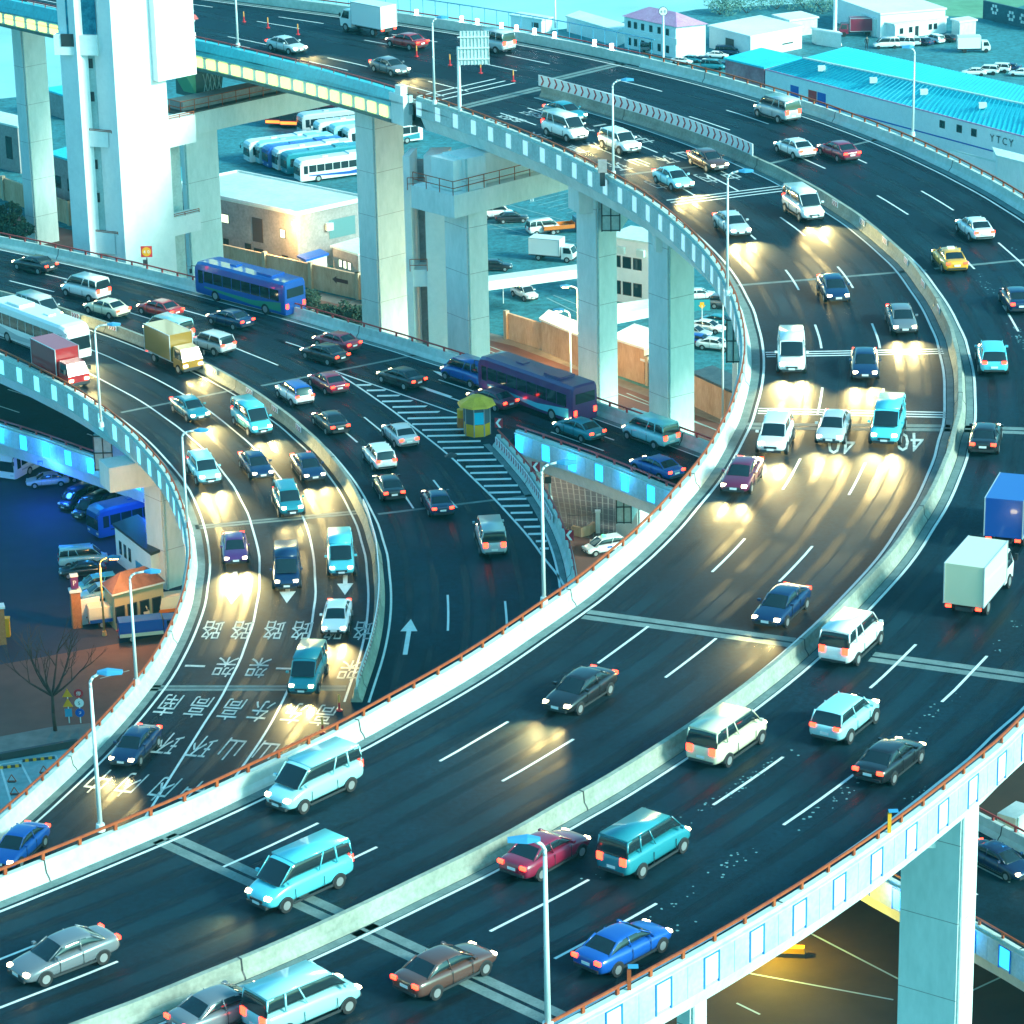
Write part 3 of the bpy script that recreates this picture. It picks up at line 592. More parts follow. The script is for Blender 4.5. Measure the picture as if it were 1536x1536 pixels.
street('pavement', [(331, 405), (540, 452), (770, 508), (1090, 628), (1090, 640), (770, 519), (540, 464), (331, 416)], M_PAVE, .010)
sa = street('street', [(-60, 1000), (0, 997), (180, 965), (275, 945), (420, 900), (420, 1060), (300, 1080), (150, 1100), (-60, 1145)], M_STREET)
street('pavement', [(-60, 1140), (0, 1105), (80, 1090), (135, 1085), (200, 1110), (200, 1118), (110, 1120), (0, 1141), (-60, 1150)], M_PAVE, .010)
pb = street('parking_bay', [(-60, 1152), (110, 1123), (200, 1108), (200, 1260), (-60, 1300)], M_PALEPAD, .006)
street('street', [(800, 770), (840, 790), (1000, 805), (1000, 900), (800, 1020)], M_STREET, .004)
pl = MB(); 
def gline(mb, a, b, wd=.14, z=.02):
    p, q = P(*a), P(*b); d = (q-p).normalized(); n = Vector((-d.y, d.x, 0))*wd/2
    mb.quad((p-n)+Vector((0, 0, z)), (q-n)+Vector((0, 0, z)), (q+n)+Vector((0, 0, z)), (p+n)+Vector((0, 0, z)))
for a, b in (((0, 1147), (83, 1133)), ((83, 1133), (105, 1180)), ((30, 1143), (60, 1200)), ((0, 1148), (20, 1215))): gline(pl, a, b, .15)
pl.build('bay_lines', M_LINE, pb, fix=False)
yl = MB()
for k in range(9): gline(yl, (738+k*14, 288+k*4), (800+k*14, 272+k*4), .10)
for k in range(9): gline(yl, (736+k*17, 325+k*5.0), (742+k*17-60, 309+k*5.0+20), .10)
gline(yl, (736, 300), (862, 335), .10); gline(yl, (780, 262), (866, 285), .10); gline(yl, (735, 336), (862, 372), .10)
for a, b in (((330, 268), (395, 259)), ((395, 259), (445, 268)), ((820, 447), (880, 476)), ((830, 443), (900, 470))): gline(yl, a, b, .15)
yl.build('yard_lines', M_LINE_YARD, ground, fix=False)
sl = MB()
for a, b in (((735, 520), (1060, 640)), ((330, 430), (530, 480)), ((735, 527), (860, 572)), ((940, 590), (1110, 660))): gline(sl, a, b, .15)
for a, b in (((150, 1018), (194, 1006)),): gline(sl, a, b, .15)
for a, b in (((1095, 1455), (1340, 1500)), ((1215, 1400), (1350, 1470)), ((1450, 1490), (1536, 1450)), ((1105, 1505), (1140, 1522))): gline(sl, a, b, .14)
sl.build('street_lines', M_LINE_YARD, sa, fix=False)
street('courtyard_paving', [(815, 700), (935, 720), (930, 830), (900, 800), (850, 805), (815, 775)], mat('dark_court_tiles', (.05, .035, .04), .7), .006)
ct = MB()
for k in range(13): gline(ct, (822+k*9, 712+k*1.5), (838+k*7.5, 795+k*2), .10, .012)
for k in range(12): gline(ct, (822, 716+k*7), (930, 724+k*8.5), .10, .012)
ct.build('paving_joints', M_PAVE, bpy.data.objects['courtyard_paving'], fix=False)
tf = MB().poly(ppoly([(1250, -5), (1480, -20), (1560, 0), (1475, 28), (1418, 24), (1300, 2)]), .01).build('far_bank_grass', M_GRASS, kind='structure', fix=False)

street('depot_yard', [(-300, 560), (130, 600), (420, 700), (420, 900), (275, 945), (180, 965), (0, 997), (-300, 1050)], M_DEPOT, .003)
street('bare_ground', [(980, 1000), (1700, 900), (1900, 1800), (900, 1800)], M_BROWN, .003)
# ------------------------------------------------------------------ piers
def uv(h): h = R(h); return Vector((math.cos(h), math.sin(h), 0)), Vector((-math.sin(h), math.cos(h), 0))
def foot(K, lr, ll, h):
    ur, ul = uv(h); K = Vector((K.x, K.y, 0)); return [K, K+ur*lr, K+ur*lr+ul*ll, K+ul*ll]
def pier(xl, xc, xr, y, z, h, ztop, label, zref=None, name='bridge_pier', group='piers of the viaducts', bands=True, pipe=True):
    K = P(xc, y, z); k = ppm(K); ur, ul = uv(h)
    lr = (xr-xc)/k/ur.x; ll = (xc-xl)/k/(-ul.x)
    t = thing(name, label, 'bridge pier', (K.x, K.y, 0), group=group)
    F = [f_-Vector((K.x, K.y, 0)) for f_ in foot(K, lr, ll, h)]
    MB().prism([(f_.x, f_.y) for f_ in F], 0, ztop).build('shaft', M_CONC, t)
    if bands:
        b_ = MB(); zz = 3.2
        while zz < ztop-1: 
            b_.prism([(f_.x*1.0+ (f_.x-(F[0].x+F[2].x)/2)*.004, f_.y+(f_.y-(F[0].y+F[2].y)/2)*.004) for f_ in F], zz, zz+.035); zz += 4.1
        b_.build('formwork_joints', M_GREY, t)
    if pipe:
        q = F[0]+ (F[1]-F[0]).normalized()*.22-Vector((0, .10, 0)); MB().tube((q.x, q.y, 0), (q.x, q.y, ztop), .085).build('drainpipe', M_PANEL, t)
    return t, K, F
def capbox(parent, K, px0, px1, py0, py1, zc, dep=3.0, h=35, m_=None):
    """end box of the crossbeam that hangs out beside the deck"""
    m_ = m_ or M_CONC
p1, K1, F1 = pier(269, 275, 322, 208, 20, 43, 20.2, 'tall white pier just right of the pylon, carrying the long crossbeam', pipe=True)
p2, K2, F2 = pier(531, 558, 603, 182, 24.5, 43, 25.7, 'white pier under the joint between the lit bridge girder and the curved deck')
p3, K3, F3 = pier(664, 697, 729, 268, 24, 35, 25.7, 'pier with a wide stepped head and red-railed platform')
p4, K4, F4 = pier(865, 893, 925, 292, 25, 35, 25.7, 'tall pier behind the parked box truck, teal left face and pale right face')
p5, K5, F5 = pier(974, 1001, 1043, 350, 25, 35, 25.7, 'pier with a black drainpipe and wide grey right face')
p7, K7, F7 = pier(1361, 1442, 1476, 1218, 25.5, 55, 25.7, 'massive two-tone pier at the bottom right corner')
p8, K8, F8 = pier(1016, 1035, 1062, 1500, 25, 50, 25.7, 'short-looking pale pier at the bottom edge left of the yellow light pool')
pB, KB, FB = pier(221, 249, 292, 885, 0, 40, ZB-2.3, 'pier of the middle deck standing behind the brown-roofed gatehouse')
pC, KC, FC = pier(925, 956, 985, 795, 1.5, 40, ZB-2.3, 'blue-lit pier under the short gap by the white taxi')
pD, KD, FD = pier(204, 211, 219, 758, 1, 40, ZD-2.3, 'small pier of the low deck above the dark blue bus', bands=False)
pX, KX, FX = pier(1099, 1106, 1116, 560, 8, 35, 25.7, 'pier half hidden by the tight bend of the upper parapet', bands=False)
pE, KE, FE = pier(1500, 1525, 1560, 1200, 4, 50, ZD-2.3, 'dim pier near the right edge below the red rail', bands=False)
def head(parent, K, F, z0, z1, over, name='pier_head', out=None):
    c = sum((f_ for f_ in F), Vector())/4
    pts = [(c+(f_-c)*over) for f_ in F]
    if out is not None: pts = [q+out for q in pts]
    MB().prism([(q.x, q.y) for q in pts], z0, z1).build(name, M_CONC, parent)
    return pts
def beam(parent, K, F, h, z0, z1, back, fwd, lat0=0.0, lat1=0.0, name='crossbeam'):
    ur, ul = uv(h); c = sum((f_ for f_ in F), Vector())/4; hw = (F[3]-F[0]).length/2
    a = c-ur*fwd; b = c+ur*back; n = ul*(hw*.92)
    MB().prism([(q.x, q.y) for q in (a-n, b-n, b+n, a+n)], z0, z1).build(name, M_CONC, parent)
    return a, ur, ul, hw
# outboard beam ends with hand-rail frames, as on every deck pier
def beam_end(parent, K, out, z0, z1, w1=3.0, d=2.2, label=None, frame=True):
    o = Vector((out[0], out[1], 0)).normalized(); s = Vector((-o.y, o.x, 0))
    c = Vector((0, 0, 0)); pts = [c+o*(-d)-s*w1/2, c+o*d-s*w1/2, c+o*d+s*w1/2, c+o*(-d)+s*w1/2]
    return pts
def hang_box(lab_parent, px, py, zc, w_px, h_px, deep=3.0, h=30):
    """box seen at (px,py)-(px+w,py+h): near-left face square to the view, right face in shade"""
    K = P(px+w_px, py+h_px, zc); k = ppm(K); ur, ul = uv(h); wl = w_px/k/(-ul.x) if False else w_px/k
    par = lab_parent.location
    lf = Vector((-math.cos(R(h-24)), math.sin(R(h-24))*.25, 0)).normalized(); bk = Vector((math.sin(R(12)), math.cos(R(12)), 0))
    q = [K, K+bk*deep, K+bk*deep+lf*wl, K+lf*wl]; zt = top_z(K, py)
    q = [(v.x-par.x, v.y-par.y) for v in q]
    MB().prism(q, zc, zt).build('crossbeam_end', M_PANEL, lab_parent)
    fr = MB(); a = Vector((*q[0], 0)); d_ = Vector((*q[3], 0))
    for kk in (0, .5, 1):
        p_ = a.lerp(d_, kk)-bk*.03; fr.tube((p_.x, p_.y, zc), (p_.x, p_.y, zt), .05, k=6)
    for zz in (zc+.1, (zc+zt)/2, zt-.1): fr.tube((a.x-bk.x*.06, a.y-bk.y*.06, zz), (d_.x-bk.x*.06, d_.y-bk.y*.06, zz), .045, k=6)
    fr.build('access_frame', M_DARK, lab_parent)
hang_box(p4, 903, 299, 22.0, 27, 48, 4.5); hang_box(pB, 143, 652, 7.5, 27, 54, 4); hang_box(pX, 1090, 478, 21.0, 20, 66, 4)
hang_box(pC, 925, 735, 7.8, 22, 50, 3)
# stepped head of the pier by the joint
ur, ul = uv(35)
c3 = sum((f_ for f_ in F3), Vector())/4
def slab(parent, c, a0, a1, b0, b1, z0, z1, name, h, m_=M_CONC):
    ur, ul = uv(h); pts = [c+ur*a0+ul*b0, c+ur*a1+ul*b0, c+ur*a1+ul*b1, c+ur*a0+ul*b1]
    return MB().prism([(q.x, q.y) for q in pts], z0, z1).build(name, m_, parent)
slab(p3, c3, -3.0, 14, -1.9, 3.6, 20.9, 22.9, 'pier_head', 43)
slab(p3, c3, -2.2, 13, -1.0, 1.8, 22.95, 25.6, 'crossbeam', 43)
rl = MB(); ur, ul = uv(43)
def railing(mb, pts, z0, hgt, n=5, r=.04):
    for a, b in zip(pts[:-1], pts[1:]):
        for zz in (z0+hgt, z0+hgt*.5): mb.tube((a.x, a.y, zz), (b.x, b.y, zz), r, k=5)
        m_ = max(1, int((b-a).length/1.6))
        for i in range(m_+1):
            q = a.lerp(b, i/m_); mb.tube((q.x, q.y, z0), (q.x, q.y, z0+hgt), r, k=5)
railing(rl, [c3-ur*3-ul*1.7+ul*5, c3-ur*3-ul*1.8, c3+ur*6-ul*1.8], 22.9, 1.2); rl.build('platform_railing', M_RUST, p3)
# the other piers get a crossbeam under the deck
slab(p4, sum(F4, Vector())/4, -2.0, 16, -1.2, 1.2, 23.4, 25.6, 'crossbeam', 20); slab(p5, sum(F5, Vector())/4, -1.5, 16, -1.1, 1.1, 23.4, 25.6, 'crossbeam', 10)
slab(p7, sum(F7, Vector())/4, -16, 0, -.9, .9, 23.3, 25.6, 'crossbeam', 0)
slab(pB, sum(FB, Vector())/4, -5, 16, -1.2, 1.2, 8.6, 10.6, 'crossbeam', 25)
# long crossbeam of the bridge end with walkway rail
ur, ul = uv(43)
slab(p1, Vector((0, 0, 0)), -.35, 30, -.35, 2.9, 20.25, 22.4, 'crossbeam', 43)
slab(p1, Vector((0, 0, 0)), -.6, 30, -.6, 3.2, 22.42, 22.56, 'walkway', 43, M_DARK)
slab(p1, Vector((0, 0, 0)), .3, 30, .2, 2.2, 22.6, 23.5, 'walkway_box', 43, M_GREY)
rl = MB(); railing(rl, [ul*3-ur*.5, -ul*.5-ur*.5, ur*18-ul*.5], 22.56, 1.15); rl.build('walkway_railing', M_RUST, p1)
# ladder-shaped secondary pier between the two joint piers
tK = P(650, 300, 20); tL = thing('ladder_pier', 'white ladder-like double pier with open floors, left of the stepped-head pier', 'bridge pier', (tK.x, tK.y, 0))
kk = ppm(tK)
for x0, x1, nm in ((606, 616, 'leg'), (637, 668, 'leg')):
    MB().prism([((x0-650)/kk, 0), ((x1-650)/kk, 0), ((x1-650)/kk+.6, 3), ((x0-650)/kk+.6, 3)], 0, 24).build(nm, M_WHITE, tL)
for py0, py1 in ((283, 305), (405, 430)):
    z1 = top_z(Vector((tK.x, tK.y, 0)), py0); z0 = top_z(Vector((tK.x, tK.y, 0)), py1)
    MB().prism([((616-650)/kk, .1), ((637-650)/kk, .1), ((637-650)/kk, 2.8), ((616-650)/kk, 2.8)], z0, z1).build('crossbar', M_WHITE, tL)
    rr = MB(); railing(rr, [Vector(((612-650)/kk, -.3, 0)), Vector(((638-650)/kk, -.3, 0))], z1, 1.1, r=.035); rr.build('crossbar_railing', M_RUST, tL)
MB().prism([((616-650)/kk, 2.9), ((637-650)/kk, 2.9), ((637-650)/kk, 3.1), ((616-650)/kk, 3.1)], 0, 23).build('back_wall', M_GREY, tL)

# ------------------------------------------------------------------ pylon and bridge girder
h = 43; ur, ul = uv(h)
Kc = P(173, 137, 27); kc = ppm(Kc)
py = thing('bridge_pylon', 'huge white bridge pylon with two legs and small windows, cut by the top edge', 'bridge pylon', (Kc.x, Kc.y, 0))
def pyl(x): return (x-173)/kc/ur.x
lenc = pyl(243); llc = (173-141)/kc/(-ul.x)
MB().prism([(q.x, q.y) for q in (Vector(), ur*lenc, ur*lenc+ul*llc, ul*llc)], 0, 60).build('leg', M_WHITE, py)
# second leg to the left, further along the river side
off = (173-120)/kc; Kb = Vector((-off-.2, 1.2, 0))
lb = (120-90)/kc
MB().prism([(q.x, q.y) for q in (Kb, Kb+ur*1.2, Kb+ur*1.2+ul*(lb/(-ul.x)), Kb+ul*(lb/(-ul.x)))], 0, 60).build('leg', M_WHITE, py)
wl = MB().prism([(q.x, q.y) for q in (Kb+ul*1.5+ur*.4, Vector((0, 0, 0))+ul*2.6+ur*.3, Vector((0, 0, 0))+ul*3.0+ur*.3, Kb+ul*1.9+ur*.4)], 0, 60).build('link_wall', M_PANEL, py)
def pz(y): return top_z(Vector((Kc.x-2, Kc.y+1, 0)), y)
for y0, y1 in ((198, 222), (350, 382)):
    MB().prism([(q.x, q.y) for q in (Kb+ul*.2+ur*.6, ul*1.4-ur*.0+Vector((-.1, 0, 0)), ul*2.5, Kb+ul*1.4+ur*.6)], pz(y1), pz(y0)).build('crossbeam', M_WHITE, py)
    q = [Kb+ur*.8, ul*1.0]; rr = MB(); railing(rr, q, pz(y0)-.1, .25); rr.build('beam_edge', M_RUST, py)
def wallpt(fr, dz): a = Kb+ul*1.5+ur*.4; b = ul*2.6+ur*.3; return a.lerp(b, fr)
for y_, x_ in ((99, 134), (149, 137), (251, 142), (301, 145)):
    z_ = pz(y_); ff_ = min((i*.02 for i in range(60)), key=lambda f: abs(proj(wallpt(f, 0)+Vector((Kc.x, Kc.y, z_)))[0]-x_)); c = wallpt(ff_, 0); d = (wallpt(1, 0)-wallpt(0, 0)).normalized(); n = Vector((d.y, -d.x, 0))*.05
    z = pz(y_); a = c-d*.33; b = c+d*.33
    MB().prism([(q.x, q.y) for q in (a+n, b+n, b+n*2, a+n*2)], z-.45, z+.45).build('window', M_DARK, py)
c = wallpt(.5, 0); d = (wallpt(1, 0)-wallpt(0, 0)).normalized(); n = Vector((d.y, -d.x, 0))*.6
wp = MB().prism([(q.x, q.y) for q in (c-d*1.4, c+d*1.4, c+d*1.4+n, c-d*1.4+n)], pz(54)+.02, 50).build('louvred_window', mat('blue_glass', (.01, .10, .18), .2, c2=(.03, .25, .35), scale=1.2), py)
MB().prism([(q.x, q.y) for q in (c-d*2.6-n*.2, c+d*1.5-n*.2, c+d*1.5+n*1.6, c-d*2.6+n*1.6)], pz(84), pz(54)).build('balcony', M_WHITE, py)
a_ = c-d*1.9+n*1.62; MB().prism([(q.x, q.y) for q in (a_, a_+d*1.7, a_+d*1.7+n*.05, a_+n*.05)], pz(71), pz(52)).build('window', M_DARK, py)
# white block hanging on the right of the leg, above the deck
MB().prism([(q.x, q.y) for q in (ur*(lenc-1.5)-ul*.8, ur*(lenc+3.0)-ul*.8, ur*(lenc+3.0)+ul*2.2, ur*(lenc-1.5)+ul*2.2)], pz(136)+.4, 60).build('hanging_block', M_WHITE, py)
# cross beams joining the leg with the neighbouring pier
for y0, y1, t_ in ((196, 238, 0), (344, 372, 1)):
    MB().prism([(q.x, q.y) for q in (ur*lenc+ul*.6, ur*(lenc+3.6)+ul*.6, ur*(lenc+3.6)+ul*2.2, ur*lenc+ul*2.2)], pz(y1), pz(y0)).build('tie_beam', M_WHITE, py)
    rr = MB(); railing(rr, [ur*lenc+ul*.5, ur*(lenc+3.4)+ul*.5], pz(y0), .35); rr.build('tie_beam_railing', M_RUST, py)
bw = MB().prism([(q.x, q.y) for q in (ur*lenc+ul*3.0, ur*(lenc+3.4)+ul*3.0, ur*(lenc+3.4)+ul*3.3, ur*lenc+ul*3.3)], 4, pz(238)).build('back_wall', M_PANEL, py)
a_ = ur*(lenc+.5)+ul*2.9; MB().prism([(q.x, q.y) for q in (a_, a_+ur*.9, a_+ur*.9-ul*.05, a_-ul*.05)], pz(262), pz(246)).build('window', M_DARK, py)
# pier left of the pylon
pL, KL, FL = pier(14, 30, 62, 40, 24, 43, 25.0, 'leftmost tall pier under the lit girder end', pipe=True)
# steel girder of the main bridge, lit boxes along its web
gb = thing('bridge_girder', 'turquoise steel girder of the main bridge with a row of glowing yellow-white boxes', 'bridge girder')
u1 = cA_IN.nearpx(578, 134, ZA+1)[0]
M_STEEL = mat('turquoise_steel', (.03, .40, .48), .4, c2=(.05, .50, .58), scale=.4)
sweep(MB(), cA_IN, 0, u1, [(-.45, 0), (-.40, .75), (.22, .75), (.60, -.55), (-.45, -.55)], ZA).build('edge_fairing', M_STEEL, gb)
sweep(MB(), cA_IN, 0, u1, [(.50, -.57), (.50, -1.75), (-.3, -1.75), (-.3, -.57)], ZA).build('web', M_CONC, gb)
sweep(MB(), cA_IN, 0, u1, [(.62, -1.77), (.62, -2.05), (-2.0, -2.75), (-2.0, -1.77)], ZA).build('bottom_flange', mat('teal_grey_steel', (.05, .12, .12), .5), gb)
MB().poly(xy(cA_IN, 0, u1+6, -1.2)+list(reversed(xy(cA_OUT, 0, cA_OUT.nearpx(960, 84, ZA+1)[0], .5))), ZA-2.3).build('bottom_plate', M_GREY, gb, fix=False)
hr = MB(); sweep(hr, cA_IN, 0, u1, [(-.04, 1.05), (.04, 1.05), (.04, 1.13), (-.04, 1.13)], ZA)
u = 1.0
while u < u1: p, t = cA_IN.at(u, 0, ZA); hr.box((p.x, p.y, ZA+.9), (.07, .07, .36)); u += 2
hr.build('handrail', M_RED, gb)
u = u1-1.7; n_ = 0
while u > 20:
    p0, t = cA_IN.at(u, .52, ZA); p1_, _ = cA_IN.at(u+1.25, .52, ZA); n = Vector((t.y, -t.x, 0))*.10
    q = [p0, p1_, p1_+n, p0+n]
    if n_ < 70: MB().prism([(v.x, v.y) for v in q], ZA-1.62, ZA-.72).build('glowing_box', M_GLOWY, gb)
    u -= 1.95; n_ += 1
# concrete end block of the girder
endb = thing('girder_end_block', 'rust-streaked pale concrete block closing the lit bridge girder', 'concrete block', cA_IN.at(u1+.9, 0, 0)[0], 0)
t = cA_IN.at(u1+.9)[1]; a = math.atan2(t.y, t.x)
MB().box((0, 0, ZA-.7), (2.3, .9, 2.7), a).build('block', M_CONC, endb); MB().box((.1, -.25, ZA+.95), (.9, .7, 1.0), a).build('upstand', M_CONC, endb); MB().box((.75, -.6, ZA-.2), (.7, .4, 1.7), a).build('fin', M_PANEL, endb)
# maintenance gantry under the girder
gk = P(310, 140, 23.0)
gt = thing('maintenance_gantry', 'dark teal tilted steel housing with a lattice opening hanging below the bridge girder', 'gantry', (gk.x, gk.y, 23.0), R(43))
M_TEALD = mat('dark_teal_steel', (.012, .07, .075), .4)
MB().loft([[(-2.0, -1, 0), (1.0, -1, 0), (1.6, -1, 3.0), (-2.0, -1, 3.3)], [(-2.0, 2.2, 0), (1.0, 2.2, 0), (1.6, 2.2, 3.0), (-2.0, 2.2, 3.3)]]).build('housing', M_TEALD, gt)
lat = MB()
for k in range(4):
    x = -.9+k*.55; lat.tube((x-.25, -1.05, .3), (x+.25, -1.05, 2.2), .05, k=5); lat.tube((x+.25, -1.05, .3), (x-.25, -1.05, 2.2), .05, k=5)
lat.build('lattice', M_PANEL, gt)
MB().loft([[(-3.6, -1.0, 3.2), (-2.02, -1.0, 3.3), (-2.02, -1.0, .4)], [(-3.6, 1.0, 3.2), (-2.02, 1.0, 3.3), (-2.02, 1.0, .4)]]).build('bracket', mat('green_steel', (.12, .42, .25), .5), gt)  # bracket in one even green
# small kiosk with a red roof on the bridge edge
kb = P(278, 66, ZA); kt = thing('watch_hut', 'small blue-windowed hut with a faded red roof on the bridge edge beside the pylon', 'hut', (kb.x, kb.y, ZA), R(43))
MB().box((0, 0, .55), (1.5, 1.5, 1.1)).build('base', M_WHITE, kt); MB().box((0, 0, 1.65), (1.35, 1.35, 1.1)).build('glazing', mat('hut_glass', (.02, .18, .24), .2), kt)
MB().box((0, 0, 2.3), (1.5, 1.5, .2)).build('eaves', M_WHITE, kt); MB().loft([[(-1, -1, 2.41), (1, -1, 2.41), (1, 1, 2.41), (-1, 1, 2.41)], [(-.8, -.8, 2.85), (.8, -.8, 2.85), (.8, .8, 2.85), (-.8, .8, 2.85)]]).build('roof', M_RED, kt)
# railing and blue fence on the far side of the bridge, with lamps
ff = thing('bridge_fence', 'blue railing with small lit lamps along the far side of the bridge', 'railing')
uo = cA_OUT.nearpx(960, 84, ZA+1)[0]
sweep(MB(), cA_OUT, 0, uo, [(-.45, 0), (-.2, .9), (.2, .9), (.2, -.4), (-.45, -.4)], ZA).build('kerb_wall', M_PARA, ff)
q = MB(); sweep(q, cA_OUT, 0, uo, [(-.05, 1.12), (.05, 1.12), (.05, 1.22), (-.05, 1.22)], ZA).build('handrail', M_RED, ff)
q = MB(); sweep(q, cA_OUT, 0, uo, [(-1.5, 2.2), (-1.4, 2.2), (-1.4, 2.28), (-1.5, 2.28)], ZA); u = 1
while u < uo: p, _ = cA_OUT.at(u, -1.45, ZA); q.tube((p.x, p.y, ZA-.3), (p.x, p.y, ZA+2.2), .04, k=4); u += 1.6
q.build('blue_railing', mat('blue_rail', (.03, .25, .40), .5), ff)
q = MB(); sweep(q, cA_OUT, 0, uo, [(-.1, -.42), (-1.7, -.42), (-1.7, -.30), (-.1, -.30)], ZA).build('outer_walkway', M_PANEL, ff)
for px, py_ in ((636, 17), (688, 31), (714, 34), (742, 42), (768, 45), (794, 50), (822, 56), (880, 68), (908, 73)):
    u, _ = cA_OUT.nearpx(px, py_, ZA+1.1); p, _t = cA_OUT.at(u, -.1, ZA)
    q = MB().tube((p.x, p.y, ZA+.95), (p.x, p.y, ZA+1.45), .17).build('small_lamp', mat('small_lamp_glow', (.9, .95, 1), .3, emit=(.8, .9, 1), es=6), ff)

# ------------------------------------------------------------------ street lamps
def lamp(base, top_y, head_px, z=0.0, label='', group='street lamps on the viaducts', lit=None, r=.11, hm=M_LAMPHEAD, pm=M_LAMP, hl=1.0):
    b = P(base[0], base[1], z); H_ = top_z(b, top_y)-z; k = ppm((b.x, b.y, z+H_)); dx = (head_px-proj((b.x, b.y, z+H_))[0])/k
    t = thing('street_lamp', label, 'street lamp', (b.x, b.y, z), group=group); s = 1 if dx > 0 else -1
    MB().tube((0, 0, 0), (0, 0, .35), r*2.0, r*1.7, 10).build('base', pm, t)
    MB().tube((0, 0, .3), (0, 0, H_-.6), r, r*.62, 10).build('pole', pm, t, smooth=True)
    a = MB(); pts = [Vector((0, 0, H_-.62)), Vector((0, 0, H_-.35)), Vector((.12*s, 0, H_-.13)), Vector((.35*s, 0, H_)), Vector((dx-.45*s*hl, 0, H_+.10))]
    a.pipe(pts, r*.6); a.build('arm', pm, t, smooth=True)
    hd = MB(); x0, x1 = dx-.5*s*hl, dx+.5*s*hl
    hd.loft([[(x0, -.08, H_+.04), (x0, .08, H_+.04), (x0, .08, H_+.16), (x0, -.08, H_+.16)],
             [(x0*.6+x1*.4, -.21, H_-.0), (x0*.6+x1*.4, .21, H_), (x0*.6+x1*.4, .17, H_+.24), (x0*.6+x1*.4, -.17, H_+.24)],
             [(x1, -.14, H_+.03), (x1, .14, H_+.03), (x1, .10, H_+.17), (x1, -.10, H_+.17)]])
    ho = hd.build('lamp_head', hm, t)
    if lit:
        cc, e = lit
        MB().box(((x0+x1)/2, 0, H_-.03), (.6, .26, .05)).build('lens', mat('lens_%s' % e[1], cc, .3, emit=cc, es=14), ho)
        ld = bpy.data.lights.new('bulb', 'POINT'); ld.energy = e[0]; ld.color = cc; ld.shadow_soft_size = .3
        lo = bpy.data.objects.new('bulb', ld); col.objects.link(lo); lo.parent = ho; lo.location = ((x0+x1)/2, -.0, H_-.35)
    return t
WARM = (1.0, .62, .22)
lamp((822, 1545), 1262, 786, ZA+.9, 'big nearest lamp with a blue head over the lower parapet, left of the pink car', r=.13, hl=1.25)
lamp((151, 1246), 1012, 165, ZA+.9, 'lamp on the near orange rail at bottom left, in front of the lane lettering', hl=1.1)
lamp((816, 905), 697, 850, ZA+.9, 'lamp on the near parapet in front of the white gore hatching')
lamp((652, 156), 28, 664, ZA+.9, 'lamp left of the sign gantry at the bridge joint')
lamp((920, 263), 122, 941, ZA+.9, 'lamp in front of the long chevron board')
lamp((1091, 443), 259, 1119, ZA+.9, 'lamp on the inner parapet below the triple white bars')
lamp((1369, 204), 72, 1362, ZA+.9, 'lamp on the far parapet in front of the turquoise roof')
lamp((357, 70), -62, 372, ZA+.9, 'lamp on the lit bridge girder, cut by the top edge')
lamp((152, 640), 489, 171, ZB+.9, 'lamp on the cyan-lit parapet nearest the left edge')
lamp((281, 790), 648, 302, ZB+.9, 'lamp at the tightest part of the cyan-lit bend')
lamp((205, 1026), 860, 229, ZB+.9, 'lamp on the bend beside the blue patrol truck')
GR = 'street lamps standing on the ground'
lamp((825, 750), 607, 795, 0, 'lit yellow lamp on the ground left of the blue panelled parapet', GR, (WARM, (350, 'a')))
lamp((834, 1005), 876, 797, 0, 'lit yellow lamp just above the near orange rail', GR, (WARM, (350, 'b')))
lamp((857, 612), 466, 838, 0, 'lit lamp in front of the pink-beige wall', GR, (WARM, (1600, 'c')))
lamp((868, 545), 430, 848, 0, 'lit orange lamp under the pale canopy', GR, (WARM, (1600, 'd')))
lamp((662, 565), 405, 645, 0, 'ground lamp left of the stepped-head pier', GR)
lamp((220, 450), 290, 203, 0, 'thin lamp in front of the pylon leg', GR)
lamp((1084, 633), 448, 1121, 0, 'lamp rising beside the tightest bend of the upper parapet', GR)
lamp((157, 953), 838, 171, 0, 'orange-lit lamp post with red and white foot in the depot entrance', GR, ((1.0, .50, .14), (900, 'e')), .09, M_LAMPHEAD, mat('orange_pole', (.6, .32, .12), .5))
lamp((183, 300), 281, 190, 0, 'tiny bracket lamp behind the pylon', GR, r=.05)

for px, py, e in ((70, 800, 420), (150, 860, 300)):  # added blue lights that tint the depot ground; no fixture known here
    q = P(px, py, 0); ld = bpy.data.lights.new('added_blue_light', 'POINT'); ld.energy = e; ld.color = (.02, .12, 1); ld.shadow_soft_size = .4
    p_, t_ = cD.at(30 if px < 100 else 44, .6, ZD-1.2); t = thing('added_blue_light', 'added blue light under the low deck tinting the %s of the depot yard' % ('middle' if px < 100 else 'gate end'), 'added light', tuple(p_)); MB().box((0, 0, 0), (.4, .2, .25)).build('housing', M_DARK, t)
    lo = bpy.data.objects.new('bulb', ld); col.objects.link(lo); lo.parent = t; lo.location = (.3, -.8, -.3)
